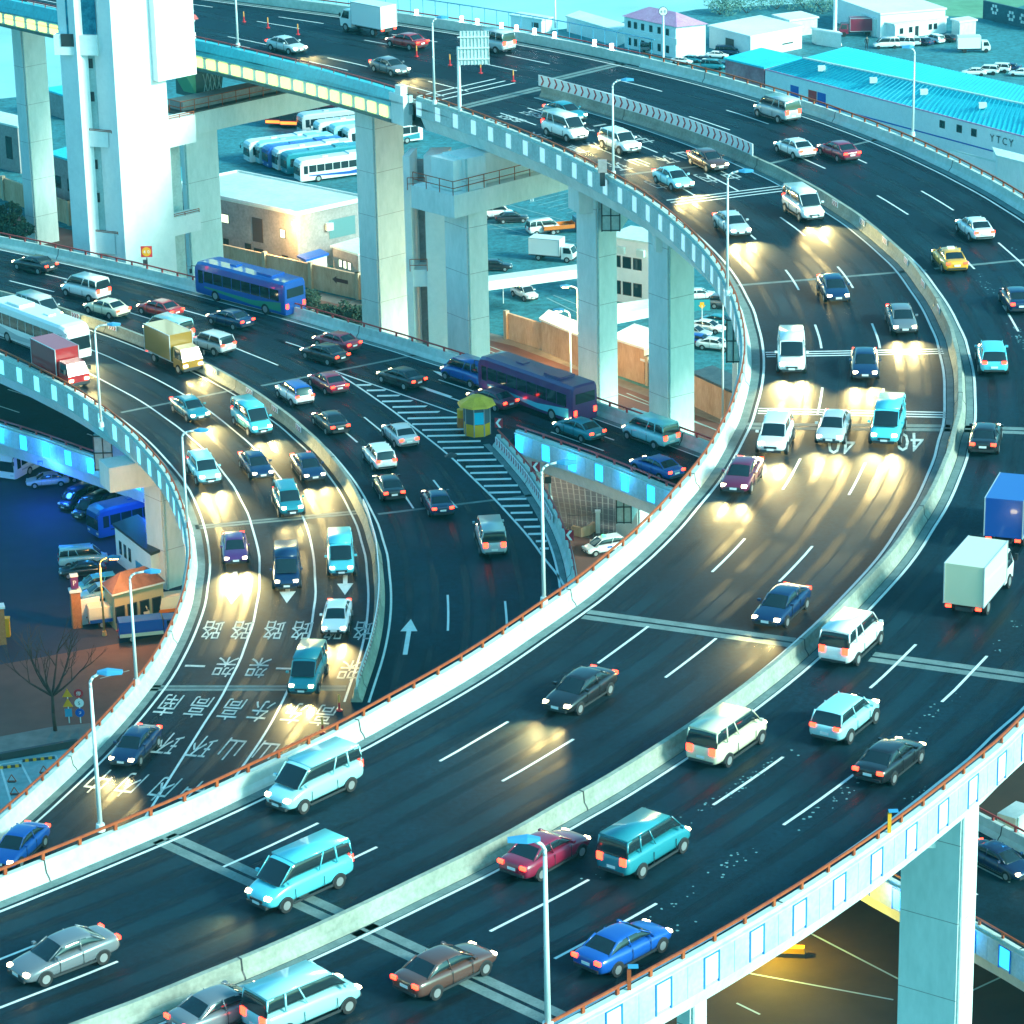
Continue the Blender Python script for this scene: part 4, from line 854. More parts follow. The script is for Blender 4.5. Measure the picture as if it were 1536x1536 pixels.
# ------------------------------------------------------------------ vehicles
def subdiv(me, lv=1):
    o = bpy.data.objects.new('s', me); col.objects.link(o); md = o.modifiers.new('s', 'SUBSURF'); md.levels = lv; md.render_levels = lv
    dg = bpy.context.evaluated_depsgraph_get(); m2 = bpy.data.meshes.new_from_object(o.evaluated_get(dg)); m2.name = me.name
    bpy.data.objects.remove(o); bpy.data.meshes.remove(me)
    for p in m2.polygons: p.use_smooth = True
    return m2
def ring(x, w, z0, z1, tuck=.9):
    h = z1-z0; half = [(.70*w, z0), (.95*w, z0+.06*h+.02), (w, z0+.38*h), (.985*w, z0+.72*h), (tuck*w, z1-.05), (.60*w, z1)]
    return [(x, y, z) for y, z in half]+[(x, -y, z) for y, z in reversed(half)]
def wheel_meshes(r, wd=.2):
    ty = MB().tube((0, -wd/2, 0), (0, wd/2, 0), r, k=16); rm = MB().tube((0, -wd/2-.012, 0), (0, wd/2+.012, 0), r*.6, k=12)
    return ty.mesh('wheel'), rm.mesh('rim')
def box_mesh(name, *boxes):
    m_ = MB()
    for c, s in boxes: m_.box(c, s)
    return m_.mesh(name)
PROTO = {}
def car_proto(kind):
    """list of (part name, mesh, role, location, children)"""
    if kind in PROTO: return PROTO[kind]
    parts = []
    def add(nm, me, role, loc=(0, 0, 0), kids=()): parts.append((nm, me, role, loc, kids))
    if kind in ('sedan', 'suv', 'van', 'taxi', 'wagon'):
        if kind in ('sedan', 'taxi'):
            st = [(-2.30, .70, .42, .88), (-2.22, .82, .30, 1.00), (-1.9, .88, .26, 1.05), (-1.2, .90, .24, 1.04), (-.2, .90, .23, .98), (.8, .90, .23, .96), (1.35, .89, .24, .92), (1.9, .86, .26, .82), (2.2, .76, .30, .70), (2.30, .62, .38, .60)]
            gb_, gt_, zt = (-1.75, 1.15, .80, .98), (-1.05, .35, .62), 1.43; L, W = 4.6, 1.8; ax = (-1.35, 1.42); rw = .32
        elif kind == 'wagon':
            st = [(-2.15, .72, .42, .95), (-2.08, .83, .30, 1.06), (-1.5, .88, .26, 1.06), (-.2, .89, .24, 1.04), (.9, .89, .24, 1.02), (1.45, .87, .25, .97), (1.95, .82, .28, .84), (2.2, .70, .34, .68)]
            gb_, gt_, zt = (-2.05, 1.35, .81, 1.03), (-1.75, .45, .66), 1.64; L, W = 4.4, 1.78; ax = (-1.3, 1.35); rw = .32
        elif kind == 'suv':
            st = [(-2.25, .78, .45, 1.0), (-2.18, .88, .34, 1.12), (-1.2, .92, .32, 1.12), (0, .93, .32, 1.10), (.95, .92, .32, 1.08), (1.9, .90, .34, .98), (2.25, .76, .42, .80)]
            gb_, gt_, zt = (-2.12, 1.20, .86, 1.09), (-1.85, .55, .72), 1.72; L, W = 4.6, 1.9; ax = (-1.35, 1.4); rw = .37
        else:
            st = [(-2.50, .82, .40, 1.20), (-2.44, .90, .32, 1.28), (-1.0, .92, .30, 1.28), (.8, .92, .30, 1.28), (1.55, .91, .30, 1.20), (2.1, .88, .32, .98), (2.45, .78, .38, .78)]
            gb_, gt_, zt = (-2.44, 1.75, .88, 1.26), (-2.32, .95, .78), 2.02; L, W = 4.95, 1.9; ax = (-1.5, 1.55); rw = .34
        add('body', subdiv(MB().loft([ring(*s_) for s_ in st]).mesh('body'), 1), 'paint')
        x0, x1, w0, z0 = gb_; X0, X1, W1 = gt_
        g = MB().loft([[(x0, -w0, z0), (x1, -w0*.93, z0-.03), (x1, w0*.93, z0-.03), (x0, w0, z0)], [(X0, -W1, zt-.04), (X1, -W1*.96, zt-.04), (X1, W1*.96, zt-.04), (X0, W1, zt-.04)]])
        def gr(x, zt_, wt, wb, zb=None):
            zb = z0-.06 if zb is None else zb; h_ = [(wb, zb), (wb*.45+wt*.55, zb*.45+zt_*.55), (wt, zt_-.05), (wt*.8, zt_-.005), (wt*.3, zt_+.012)]
            return [(x, y, z) for y, z in h_]+[(x, -y, z) for y, z in reversed(h_)]
        cab_ = MB().loft([gr(x0-.02, z0-.02, w0*.9, w0*.95), gr(x0, z0+.0, w0*.9, w0), gr(X0-.04, zt-.07, W1*.97, w0), gr(X0+.12, zt-.02, W1, w0), gr((X0+X1)/2, zt, W1, w0), gr(X1-.12, zt-.03, W1*.97, w0*.97), gr(X1+.05, zt-.08, W1*.93, w0*.95), gr(x1, z0-.02, w0*.82, w0*.9), gr(x1+.02, z0-.05, w0*.8, w0*.86)])
        cm = subdiv(cab_.mesh('cab'), 2); bmg = bmesh.new(); bmg.from_mesh(cm); bmr = bmg.copy()
        isroof = lambda f_: X0-.02 < f_.calc_center_median().x < X1+.02 and f_.normal.z > .62
        bmesh.ops.recalc_face_normals(bmg, faces=bmg.faces); bmesh.ops.recalc_face_normals(bmr, faces=bmr.faces)
        bmesh.ops.delete(bmg, geom=[f_ for f_ in bmg.faces if isroof(f_)], context='FACES'); bmesh.ops.delete(bmr, geom=[f_ for f_ in bmr.faces if not isroof(f_)], context='FACES')
        gm = bpy.data.meshes.new('windows'); bmg.to_mesh(gm); bmg.free()
        add('windows', gm, 'glass')
        rf = MB(); n_v = len(bmr.verts); bmr.verts.index_update(); rf.v = [tuple(v_.co) for v_ in bmr.verts]; rf.f = [tuple(v_.index for v_ in f_.verts) for f_ in bmr.faces]; bmr.free()
        for sy in (-1, 1):
            for (a, b, r_) in (((x0+.06, sy*w0*.90, z0-.02), (X0+.02, sy*W1*.965, zt-.08), .05), ((x1-.06, sy*w0*.835, z0-.03), (X1+.02, sy*W1*.925, zt-.08), .03),
                               (((x0+x1)/2-.1, sy*w0*.985, z0-.03), ((X0+X1)/2-.1, sy*W1*.995, zt-.05), .035)): rf.tube(a, b, r_, k=5)
            if kind == 'van': rf.tube((-1.5, sy*w0*.985, z0-.03), (-1.45, sy*W1*.995, zt-.05), .05, k=5)
        if kind == 'van':
            rf.box((-.75, 0, 1.99), (3.1, 1.5, .10))
        add('roof', rf.mesh('roof', smooth='weld'), 'paint')
        for sy in (-1, 1):
            sm_ = MB()
            for xs_ in ((x0+x1)/2-.12, x1-.45) if kind != 'van' else ((x0+x1)/2-.3, x1-.75): sm_.box((xs_, sy*(W/2-.006), .62), (.018, .03, .60))
            sm_.box((0, sy*(W/2-.02), .30), (L*.46, .05, .10)); add('door_seams', sm_.mesh('door_seams'), 'dark')
        add('grille', box_mesh('grille', ((st[-1][0]-.01, 0, (st[-1][2]+st[-1][3])/2+.03), (.05, .75, .13))), 'dark')
        hz, tz = ((.64, .86) if kind in ('sedan', 'taxi') else (.70, .95) if kind == 'wagon' else (.84, 1.02) if kind == 'suv' else (.80, 1.05))
        fx = st[-1][0]; bx_ = st[0][0]
        hm_ = MB().loft([[(-.16, -.16, -.07), (-.16, .16, -.07), (-.16, .16, .08), (-.16, -.16, .08)], [(.04, -.13, -.05), (.02, .13, -.05), (-.02, .13, .06), (0, -.13, .06)]]).mesh('headlight')
        tm = box_mesh('taillight', ((0, 0, 0), (.10, .30, .16 if kind != 'van' else .34)))
        for sy in (-1, 1): add('headlight', hm_, 'head', (fx-.08, sy*.60, hz))
        for sy in (-1, 1): add('taillight', tm, 'tail', (bx_+.02, sy*.62, tz))
        add('bumper', box_mesh('bumper', ((fx-.10, 0, .40), (.22, 1.25, .14)), ((bx_+.10, 0, .48), (.26, 1.3, .12))), 'dark')
        add('number_plate', box_mesh('number_plate', ((bx_-.02, 0, .70), (.02, .44, .13)), ((fx+.0, 0, .52), (.05, .42, .13))), 'plate')
        mm = MB().box((0, 0, 0), (.14, .18, .12)).mesh('mirror')
        for sy in (-1, 1): add('mirror', mm, 'paint', (x1-.35, sy*(w0+.12), z0+.08))
        ty, rm = wheel_meshes(rw)
        for ax_ in ax:
            for sy in (-1, 1):
                wa = MB(); k_ = 9; wa.poly([(ax_+(rw*1.22)*math.cos(math.pi*i/k_), 0, 0) for i in range(2)], 0) if False else None
                P0 = [(ax_+rw*1.2*math.cos(math.pi*i/k_), rw+rw*1.2*math.sin(math.pi*i/k_)-.02) for i in range(k_+1)]
                wa.loft([[(x_, sy*(W/2-.25), z_) for x_, z_ in P0], [(x_, sy*(W/2+.004), z_) for x_, z_ in P0]]); add('wheel_arch', wa.mesh('wheel_arch'), 'dark')
            for sy in (-1, 1): add('wheel', ty, 'tyre', (ax_, sy*(W/2-.085), rw), (('rim', rm, 'rim', (0, 0, 0)),))
        if kind == 'taxi' or kind == 'wagon': pass
    elif kind in ('truck', 'flatbed', 'pickup'):
        sc = 1.0
        cab = MB().loft([[(1.45, -.92, .45), (3.0, -.92, .45), (3.0, .92, .45), (1.45, .92, .45)], [(1.45, -.95, 1.25), (3.08, -.93, 1.2), (3.08, .93, 1.2), (1.45, .95, 1.25)], [(1.45, -.86, 2.15), (2.62, -.80, 2.1), (2.62, .80, 2.1), (1.45, .86, 2.15)]])
        add('cab', cab.mesh('cab'), 'paint')
        gl = MB(); gl.loft([[(3.085, -.80, 1.28), (3.085, .80, 1.28), (2.70, .70, 2.02), (2.70, -.70, 2.02)], [(3.06, -.80, 1.28), (3.06, .80, 1.28), (2.67, .70, 2.02), (2.67, -.70, 2.02)]]); add('windscreen', gl.mesh('windscreen'), 'glass')
        for sy in (-1, 1):
            gl = MB(); gl.loft([[(1.75, sy*.965, 1.28), (2.85, sy*.945, 1.28), (2.58, sy*.86, 2.0), (1.75, sy*.90, 2.0)], [(1.75, sy*.93, 1.28), (2.85, sy*.91, 1.28), (2.58, sy*.83, 2.0), (1.75, sy*.87, 2.0)]]); add('side_window', gl.mesh('side_window'), 'glass')
        add('chassis', box_mesh('chassis', ((-.2, 0, .62), (5.6, .9, .22)), ((2.98, 0, .48), (.3, 1.8, .22))), 'dark')
        if kind == 'truck':
            bx__ = MB().box((-.90, 0, 1.95), (4.3, 2.1, 2.2)); add('cargo_box', bx__.mesh('cargo_box'), 'cargo')
            rb = MB()
            for z_ in (.87, 3.03):
                for sy in (-1, 1): rb.box((-.90, sy*1.06, z_), (4.34, .05, .07))
            for x_ in (-3.05, 1.25):
                for sy in (-1, 1): rb.box((x_, sy*1.05, 1.95), (.07, .06, 2.2))
            add('box_frame', rb.mesh('box_frame'), 'trim')
        elif kind == 'flatbed':
            add('load_bed', box_mesh('load_bed', ((-.9, 0, .84), (4.3, 2.0, .12)), ((-.9, 1.0, 1.1), (4.3, .06, .45)), ((-.9, -1.0, 1.1), (4.3, .06, .45)), ((-3.05, 0, 1.1), (.06, 2.0, .45)), ((1.25, 0, 1.2), (.06, 2.0, .7))), 'cargo')
        else:
            add('cargo_box', MB().loft([[(-3.0, -.95, .70), (1.35, -.95, .70), (1.35, .95, .70), (-3.0, .95, .70)], [(-3.0, -.97, 1.3), (1.35, -.97, 1.3), (1.35, .97, 1.3), (-3.0, .97, 1.3)], [(-2.96, -.86, 2.2), (1.3, -.86, 2.2), (1.3, .86, 2.2), (-2.96, .86, 2.2)]]).mesh('cargo_box'), 'cargo')
            add('lower_band', box_mesh('lower_band', ((-.8, .985, .85), (4.3, .03, .36)), ((-.8, -.985, .85), (4.3, .03, .36))), 'trim')
        hm_ = box_mesh('headlight', ((0, 0, 0), (.08, .34, .18))); tm = box_mesh('taillight', ((0, 0, 0), (.08, .30, .14)))
        for sy in (-1, 1): add('headlight', hm_, 'head', (3.08, sy*.68, .82)); add('taillight', tm, 'tail', (-3.04, sy*.8, .72))
        ty, rm = wheel_meshes(.40, .26)
        for ax_ in (-1.75, 2.25):
            for sy in (-1, 1): add('wheel', ty, 'tyre', (ax_, sy*.84, .40), (('rim', rm, 'rim', (0, 0, 0)),))
        mm = MB().box((0, 0, 0), (.10, .16, .36)).mesh('mirror')
        for sy in (-1, 1): add('mirror', mm, 'dark', (2.85, sy*1.12, 1.6))
    elif kind in ('bus', 'coach'):
        L = 11.6; x0, x1 = -L/2, L/2; W = 1.25; H_ = 3.25
        sec = lambda x, w, zt, zb=.35: [(x, w*.96, zb), (x, w, zb+.35), (x, w, 2.2), (x, w*.97, zt-.25), (x, w*.84, zt-.03), (x, 0, zt), (x, -w*.84, zt-.03), (x, -w*.97, zt-.25), (x, -w, 2.2), (x, -w, zb+.35), (x, -w*.96, zb)]
        bd = MB().loft([sec(x0, W*.94, H_-.12), sec(x0+.15, W, H_), sec(x1-1.0, W, H_), sec(x1-.35, W*.98, H_-.12), sec(x1-.05, W*.93, H_-.45, .4)])
        add('body', bd.mesh('body', smooth=None), 'paint')
        wn = MB()
        for sy in (-1, 1):
            n = 8; a = x0+.7; wdt = (x1-1.3-a)/n
            for i in range(n): wn.box((a+(i+.5)*wdt, sy*(W-.005), 1.98), (wdt-.09, .05, .98))
            wn.box((x1-.88, sy*(W-.03), 1.9), (.62, .07, 1.15))
        add('windows', wn.mesh('windows'), 'glass')
        wsh = MB().loft([[(x1-.02, -W*.88, 1.15), (x1-.02, W*.88, 1.15), (x1-.26, W*.84, 2.75), (x1-.26, -W*.84, 2.75)], [(x1+.05, -W*.86, 1.15), (x1+.05, W*.86, 1.15), (x1-.10, W*.82, 2.72), (x1-.10, -W*.82, 2.72)]])
        add('windscreen', wsh.mesh('windscreen'), 'glass')
        add('rear_window', box_mesh('rear_window', ((x0-.01, 0, 2.2), (.05, 1.9, .8))), 'glass')
        sp = MB()
        for sy in (-1, 1):
            sp.loft([[(x0+.6, sy*(W+.012), .8), (x0+4.2, sy*(W+.012), .55), (x1-1.2, sy*(W+.012), .95), (x1-1.2, sy*(W+.012), 1.12), (x0+4.2, sy*(W+.012), .95), (x0+.6, sy*(W+.012), 1.45)]], cap=False)
        for sy in (-1, 1):
            y = sy*(W+.012)
            sp.quad((x0+.5, y, .62), (x0+4.2, y, .58), (x0+4.2, y, 1.0), (x0+.5, y, 1.42)); sp.quad((x0+4.2, y, .58), (x1-1.3, y, .98), (x1-1.3, y, 1.12), (x0+4.2, y, 1.0))
        add('side_stripe', sp.mesh('side_stripe', fix=False), 'trim')
        add('air_conditioner', box_mesh('air_conditioner', ((-2.8, 0, H_+.08), (1.9, 1.5, .18))), 'paint'); add('roof_hatch', box_mesh('roof_hatch', ((1.6, 0, H_+.04), (.8, .7, .12))), 'paint')
        hm_ = box_mesh('headlight', ((0, 0, 0), (.08, .38, .18))); tm = box_mesh('taillight', ((0, 0, 0), (.06, .26, .40)))
        for sy in (-1, 1): add('headlight', hm_, 'head', (x1-.05, sy*.85, .75)); add('taillight', tm, 'tail', (x0-.02, sy*.98, 1.1))
        mr = MB().pipe([(x1-.2, 0, 0), (x1+.25, .12, .0), (x1+.32, .14, -.35)], .03, k=5).box((x1+.32, .15, -.5), (.12, .2, .4))
        add('mirror', mr.mesh('mirror'), 'dark', (0, 1.15, 2.7)); mr2 = MB().pipe([(x1-.2, 0, 0), (x1+.25, -.12, 0), (x1+.32, -.14, -.35)], .03, k=5).box((x1+.32, -.15, -.5), (.12, .2, .4))
        add('mirror', mr2.mesh('mirror'), 'dark', (0, -1.15, 2.7))
        ty, rm = wheel_meshes(.48, .3)
        for ax_ in (-3.3, 3.1):
            for sy in (-1, 1): add('wheel', ty, 'tyre', (ax_, sy*(W-.13), .48), (('rim', rm, 'rim', (0, 0, 0)),))
    for p_ in parts:
        if not p_[1].materials: p_[1].materials.append(M_DARK)
        for k_ in p_[4]:
            if not k_[1].materials: k_[1].materials.append(M_RIM)
    PROTO[kind] = parts; return parts
CATS = {'sedan': ('parked_car', 'car'), 'taxi': ('taxi', 'taxi'), 'wagon': ('car', 'car'), 'suv': ('suv', 'car'), 'van': ('van', 'van'), 'truck': ('box_truck', 'truck'), 'flatbed': ('flatbed_truck', 'truck'), 'pickup': ('patrol_truck', 'truck'), 'bus': ('bus', 'bus'), 'coach': ('coach', 'bus')}
NV = [0]
def vehicle(kind, pos, ang, color, label, group=None, lit=0, cargo=None, trim=None, scale=1.0, name=None, slim=False, beam=0, roof=None):
    nm, cat = CATS[kind]; nm = name or ('car' if nm == 'parked_car' else nm)
    pr = {'taxi': 'sedan'}.get(kind, kind)
    t = thing(nm, label, cat, tuple(pos), ang, group); t.scale = (scale,)*3
    mp = {'paint': M_BODY[color], 'glass': M_GLASS, 'tyre': M_TYRE, 'rim': M_RIM, 'dark': M_DARK, 'plate': M_SIGNW, 'cargo': M_BODY[cargo or color], 'trim': M_BODY[trim or 'silver'],
          'head': M_HEAD if lit else M_HEADOFF, 'tail': M_TAIL if lit else M_TAILOFF}
    for pn, me, role, loc, kids in car_proto(pr):
        if slim and pn in ('door_seams', 'grille', 'wheel_arch', 'mirror', 'number_plate', 'bumper', 'roof_hatch'): continue
        o = bpy.data.objects.new(pn, me); col.objects.link(o); o.parent = t; o.location = loc
        o.material_slots[0].link = 'OBJECT'; o.material_slots[0].material = mp[role] if not (roof and pn == 'roof') else M_BODY[roof]
        if slim: continue
        for kn, km, kr, kl in kids:
            k = bpy.data.objects.new(kn, km); col.objects.link(k); k.parent = o; k.location = kl
    if kind == 'taxi' : MB().box((-.3, 0, 1.50), (.25, .5, .14)).build('roof_sign', M_SIGNW, t)
    if beam:
        fx = max(v.co.x for v in car_proto(pr)[0][1].vertices)
        for sy in (-1, 1):
            ld = bpy.data.lights.new('headlight_beam', 'SPOT'); ld.energy = beam; ld.color = (1.0, .76, .28); ld.spot_size = R(74); ld.spot_blend = 1.0; ld.shadow_soft_size = .3
            lo = bpy.data.objects.new('headlight_beam', ld); col.objects.link(lo); lo.parent = t; lo.location = (fx+.15, sy*.6, .75); lo.rotation_euler = (0, R(-80), 0)
    NV[0] += 1
    return t
def on_road(cv, px, py, z, fwd, kind, color, label, group, lit=1, beam=0, **kw):
    q = P(px, py, z+.6); q.z = z; s_, _ = cv.near(q.x, q.y); t = cv.at(s_)[1]*fwd
    return vehicle(kind, (q.x, q.y, z+.012), math.atan2(t.y, t.x), color, label, group, lit, beam=beam, **kw)
GA1, GA2, GB1, GB2, GC_ = 'traffic on the inner lanes of the upper deck', 'traffic on the outer lanes of the upper deck', 'traffic on the inner lanes of the middle deck', 'traffic on the outer lanes of the middle deck', 'traffic on the branch road behind the booth'
BM = 850
for a in (
    (1187, 535, 'van', 'white', 'tall white van with bright headlights in the inside lane, on the triple white bars', 1, BM*2.2), (1163, 655, 'suv', 'white', 'white off-roader just behind the maroon car in the inside lane', 1, BM*1.6),
    (1113, 712, 'sedan', 'maroon', 'maroon saloon with orange headlights hugging the inner parapet', 1, BM), (1250, 640, 'sedan', 'silver', 'silver saloon in the middle lane over the painted speed number', 1, BM),
    (1297, 545, 'sedan', 'navy', 'navy saloon with lit headlights straddling the upper triple bars', 1, BM*1.4), (1332, 640, 'van', 'cyan', 'pale turquoise van in the lane beside the median, over the painted 40', 1, BM*1.4),
    (1250, 432, 'sedan', 'navy', 'dark blue saloon in the middle lane near the upper cross joint', 1, 0), (1352, 478, 'sedan', 'grey', 'dark grey car with yellow headlights close to the upper median', 1, BM), (1205, 312, 'van', 'white', 'white minibus leading the headlights below the end of the chevron board', 1, BM*1.8),
    (1098, 336, 'sedan', 'silver', 'silver saloon beside the lamp below the slow-down bars', 1, BM*1.4), (930, 215, 'suv', 'white', 'white off-roader behind the lamp in front of the chevron board', 1, BM), (848, 196, 'van', 'white', 'white van nearest the bridge joint on the inner lanes', 1, BM),
    (1062, 240, 'sedan', 'brown', 'dark brown car with orange lights under the end of the chevron board', 1, 0), (1010, 268, 'sedan', 'paleblue', 'pale blue car between the chevron board and the inner parapet', 1, BM), (848, 168, 'sedan', 'teal', 'teal saloon just below the start of the chevron board', 1, 0),
    (1172, 908, 'sedan', 'navy', 'dark navy saloon alone in the lane left of the median joint', 1, BM*.6), (870, 1035, 'sedan', 'black', 'black car with cream headlights in the middle of the lower dark roadway', 1, BM*1.3),
    (448, 1322, 'van', 'cyan', 'turquoise van with orange headlights near the bottom left median joint', 1, BM*.5), (470, 1178, 'van', 'paleblue', 'pale blue van running along the near orange-railed parapet', 1, 0), (95, 1432, 'sedan', 'grey', 'dark grey car at the left edge of the lower dark roadway', 1, 0)):
    cv = cA_MED; on_road(cv, a[0], a[1], ZA, 1, a[2], a[3], a[4], GA1, a[5], a[6])
for a in (
    (1278, 962, 'van', 'white', 'white van with pink taillights next to the median, right of its joint'), (1092, 1110, 'van', 'cream', 'cream van next to the median, lower than the white one'), (1268, 1078, 'suv', 'paleblue', 'pale blue off-roader in the middle lane between two vans'),
    (1470, 885, 'truck', 'white', 'white box truck with a yellow tail near the right edge'), (1520, 785, 'truck', 'blue', 'deep blue truck cut by the right edge'), (1335, 1138, 'sedan', 'black', 'black saloon with two red taillights in the right-hand lane'),
    (968, 1272, 'van', 'teal', 'teal van in the middle lane above the pink-lit car'), (935, 1418, 'sedan', 'blue', 'bright blue saloon with pink taillights behind the big near lamp'), (818, 1278, 'sedan', 'crimson', 'dark crimson saloon beside the median, left of the big near lamp'),
    (455, 1508, 'van', 'paleblue', 'pale van at the bottom edge left of centre'), (668, 1452, 'sedan', 'brown', 'dark brown saloon near the bottom edge, in front of the joint'), (335, 1512, 'sedan', 'grey', 'grey saloon at the bottom edge nearest the median'),
    (1488, 538, 'suv', 'cyan', 'turquoise off-roader right of the upper median at the widest bend'), (1462, 342, 'sedan', 'white', 'white saloon with red lights in the outer lane below the far parapet'), (1424, 388, 'taxi', 'yellow', 'mustard yellow taxi beside the upper median'),
    (1192, 222, 'sedan', 'white', 'white saloon with pink lights right of the long chevron board'), (1258, 226, 'sedan', 'crimson', 'crimson saloon with two red taillights, right of the white one'), (1165, 168, 'van', 'silver', 'silver van running beside the far parapet below the turquoise roof'),
    (1478, 655, 'sedan', 'black', 'black saloon with faint red lights in the bend, right of the median'), (1524, 448, 'sedan', 'navy', 'navy saloon cut by the right edge above the turquoise off-roader'), (738, 66, 'van', 'silver', 'silver van right of the sign gantry on the bridge'),
    (552, 40, 'truck', 'white', 'white truck on the far lanes of the bridge at the top'), (610, 62, 'sedan', 'red', 'red-lit saloon near the bridge centre line, left of the gantry')):
    on_road(cA_MED if a[0] > 800 or a[1] > 900 else cA_MED, a[0], a[1], ZA, -1, a[2], a[3], a[4], GA2, 1, 0, **({'cargo': 'cream'} if 'yellow tail' in a[4] else {}))
for a in ((430, 68, 'sedan', 'silver', 'silver car with cream headlights on the bridge, right of the cut-off lamp'), (585, 100, 'sedan', 'grey', 'grey car with cream headlights on the bridge left of the tall lamp')):
    on_road(cA_IN, a[0], a[1], ZA, 1, a[2], a[3], a[4], GA1, 1, BM)
for a in (
    (306, 706, 'suv', 'paleblue', 'pale off-roader with white headlights in the inside lane by the second lamp', BM*1.8), (378, 632, 'van', 'cyan', 'turquoise white van with bright headlights beside the middle median', BM*1.6), (384, 697, 'sedan', 'navy', 'navy saloon in the centre lane right of the second lamp', 0),
    (432, 752, 'suv', 'teal', 'dark teal off-roader just above the cross joint', BM*.4), (430, 858, 'van', 'navy', 'dark navy van above the white arrow in the centre lane', 0), (511, 838, 'van', 'cyan', 'turquoise van in the lane beside the median wall', 0),
    (505, 925, 'sedan', 'white', 'white saloon with strong headlights in front of the turquoise van', BM*1.6), (462, 1012, 'van', 'teal', 'teal van with headlights on the cross joint by the median tip', BM*1.2), (352, 822, 'sedan', 'purple', 'purple and white saloon in the inside lane in the yellow glow', BM*2.4),
    (92, 560, 'truck', 'red', 'red truck with yellow headlights beside the cyan-lit parapet at left', BM), (62, 512, 'bus', 'white', 'white bus in the centre lane at the left edge', BM), (262, 538, 'truck', 'olive', 'mustard brown truck with yellow headlights beside the middle median', BM*1.2),
    (285, 612, 'sedan', 'teal', 'teal saloon in the centre lane left of the triple chevrons', BM*1.4), (462, 700, 'sedan', 'navy', 'navy saloon with headlights tight against the middle median', BM*1.6), (203, 1118, 'sedan', 'navy', 'navy saloon with white headlights over the lane lettering behind the lamp pole', BM*.8),
    (28, 1268, 'sedan', 'blue', 'blue saloon with cream headlights at the bottom left edge of the middle deck', BM*.5), (60, 468, 'van', 'silver', 'silver van with cream headlights under the first chevron plates', BM)):
    on_road(cB_MED if a[1] < 700 and a[0] > 240 else (cLN1 if a[1] < 1080 else cB_IN), a[0], a[1], ZB, 1, a[2], a[3], a[4], GB1, 1, a[5])
for a in (
    (128, 436, 'van', 'white', 'white van above the first triple chevron plates'), (160, 462, 'sedan', 'cream', 'cream saloon tight against the middle median at left'), (240, 463, 'sedan', 'red', 'red and white saloon in the middle of the left road'), (252, 498, 'van', 'paleblue', 'pale blue van above the mustard truck'),
    (318, 516, 'suv', 'silver', 'silver off-roader with pink lights above the wall joint'), (442, 590, 'wagon', 'white', 'white hatchback with a bright blue roof beside the median'), (496, 632, 'sedan', 'black', 'black saloon with red lights left of the hatched gore'), (492, 573, 'sedan', 'crimson', 'crimson saloon with glowing lights at the tip of the hatched gore'),
    (600, 651, 'sedan', 'silver', 'silver saloon along the hatched gore edge'), (569, 685, 'wagon', 'white', 'white hatchback behind the one with the row of red lights'), (583, 729, 'sedan', 'black', 'black saloon with a row of red lights just before the cross joint'), (656, 752, 'sedan', 'navy', 'dark saloon with tall red lights at the cross joint'), (736, 808, 'van', 'silver', 'silver van with three red lights nearest the near orange rail'),
    (52, 396, 'sedan', 'black', 'black saloon with long red lights at the left edge below the far rail'), (345, 478, 'sedan', 'navy', 'navy saloon with a yellow plate behind the colourful bus')):
    on_road(cB_MED if a[0] > 380 else cFAR, a[0], a[1], ZB, -1, a[2], a[3], a[4], GB2, 1, 0, **({'roof': 'blue'} if 'blue roof' in a[4] else {}))
for a in (
    (375, 447, 'bus', 'blue', 'blue and green bus with pink stripes beside the far rail', 'green'), (335, 425, 'van', 'cyan', 'turquoise van beside the far rail, right of the white pier foot', 'paleblue'), (505, 512, 'sedan', 'crimson', 'crimson saloon beside the far rail near the yellow booth road', None), (487, 530, 'sedan', 'black', 'black saloon in front of the crimson one near the far rail', None),
    (602, 566, 'sedan', 'black', 'black car with two red lights above the hatched gore', None), (738, 598, 'sedan', 'maroon', 'maroon car with orange lights just behind the yellow booth', None), (700, 562, 'van', 'blue', 'blue van in the outer lane behind the booth', 'cyan'), (805, 600, 'bus', 'purple', 'dark purple bus behind the lit yellow lamp', 'cyan'),
    (868, 643, 'sedan', 'teal', 'teal saloon right of the lit yellow lamp', None), (975, 652, 'van', 'paleblue', 'pale van about to pass under the upper deck', 'maroon'), (985, 700, 'sedan', 'blue', 'blue saloon with a glowing tail where the branch road dips under the upper deck', None)):
    on_road(cFAR, a[0], a[1], ZB, -1, a[2], a[3], a[4], GC_, 1, 0, **({'trim': a[5]} if a[5] else {}))
for px, py, c, l_ in ((1500, 1290, 'navy', 'navy saloon on the low road behind the big pier'),):
    on_road(cE, px, py, ZD, 1, 'sedan', c, l_, None, 1, 0)

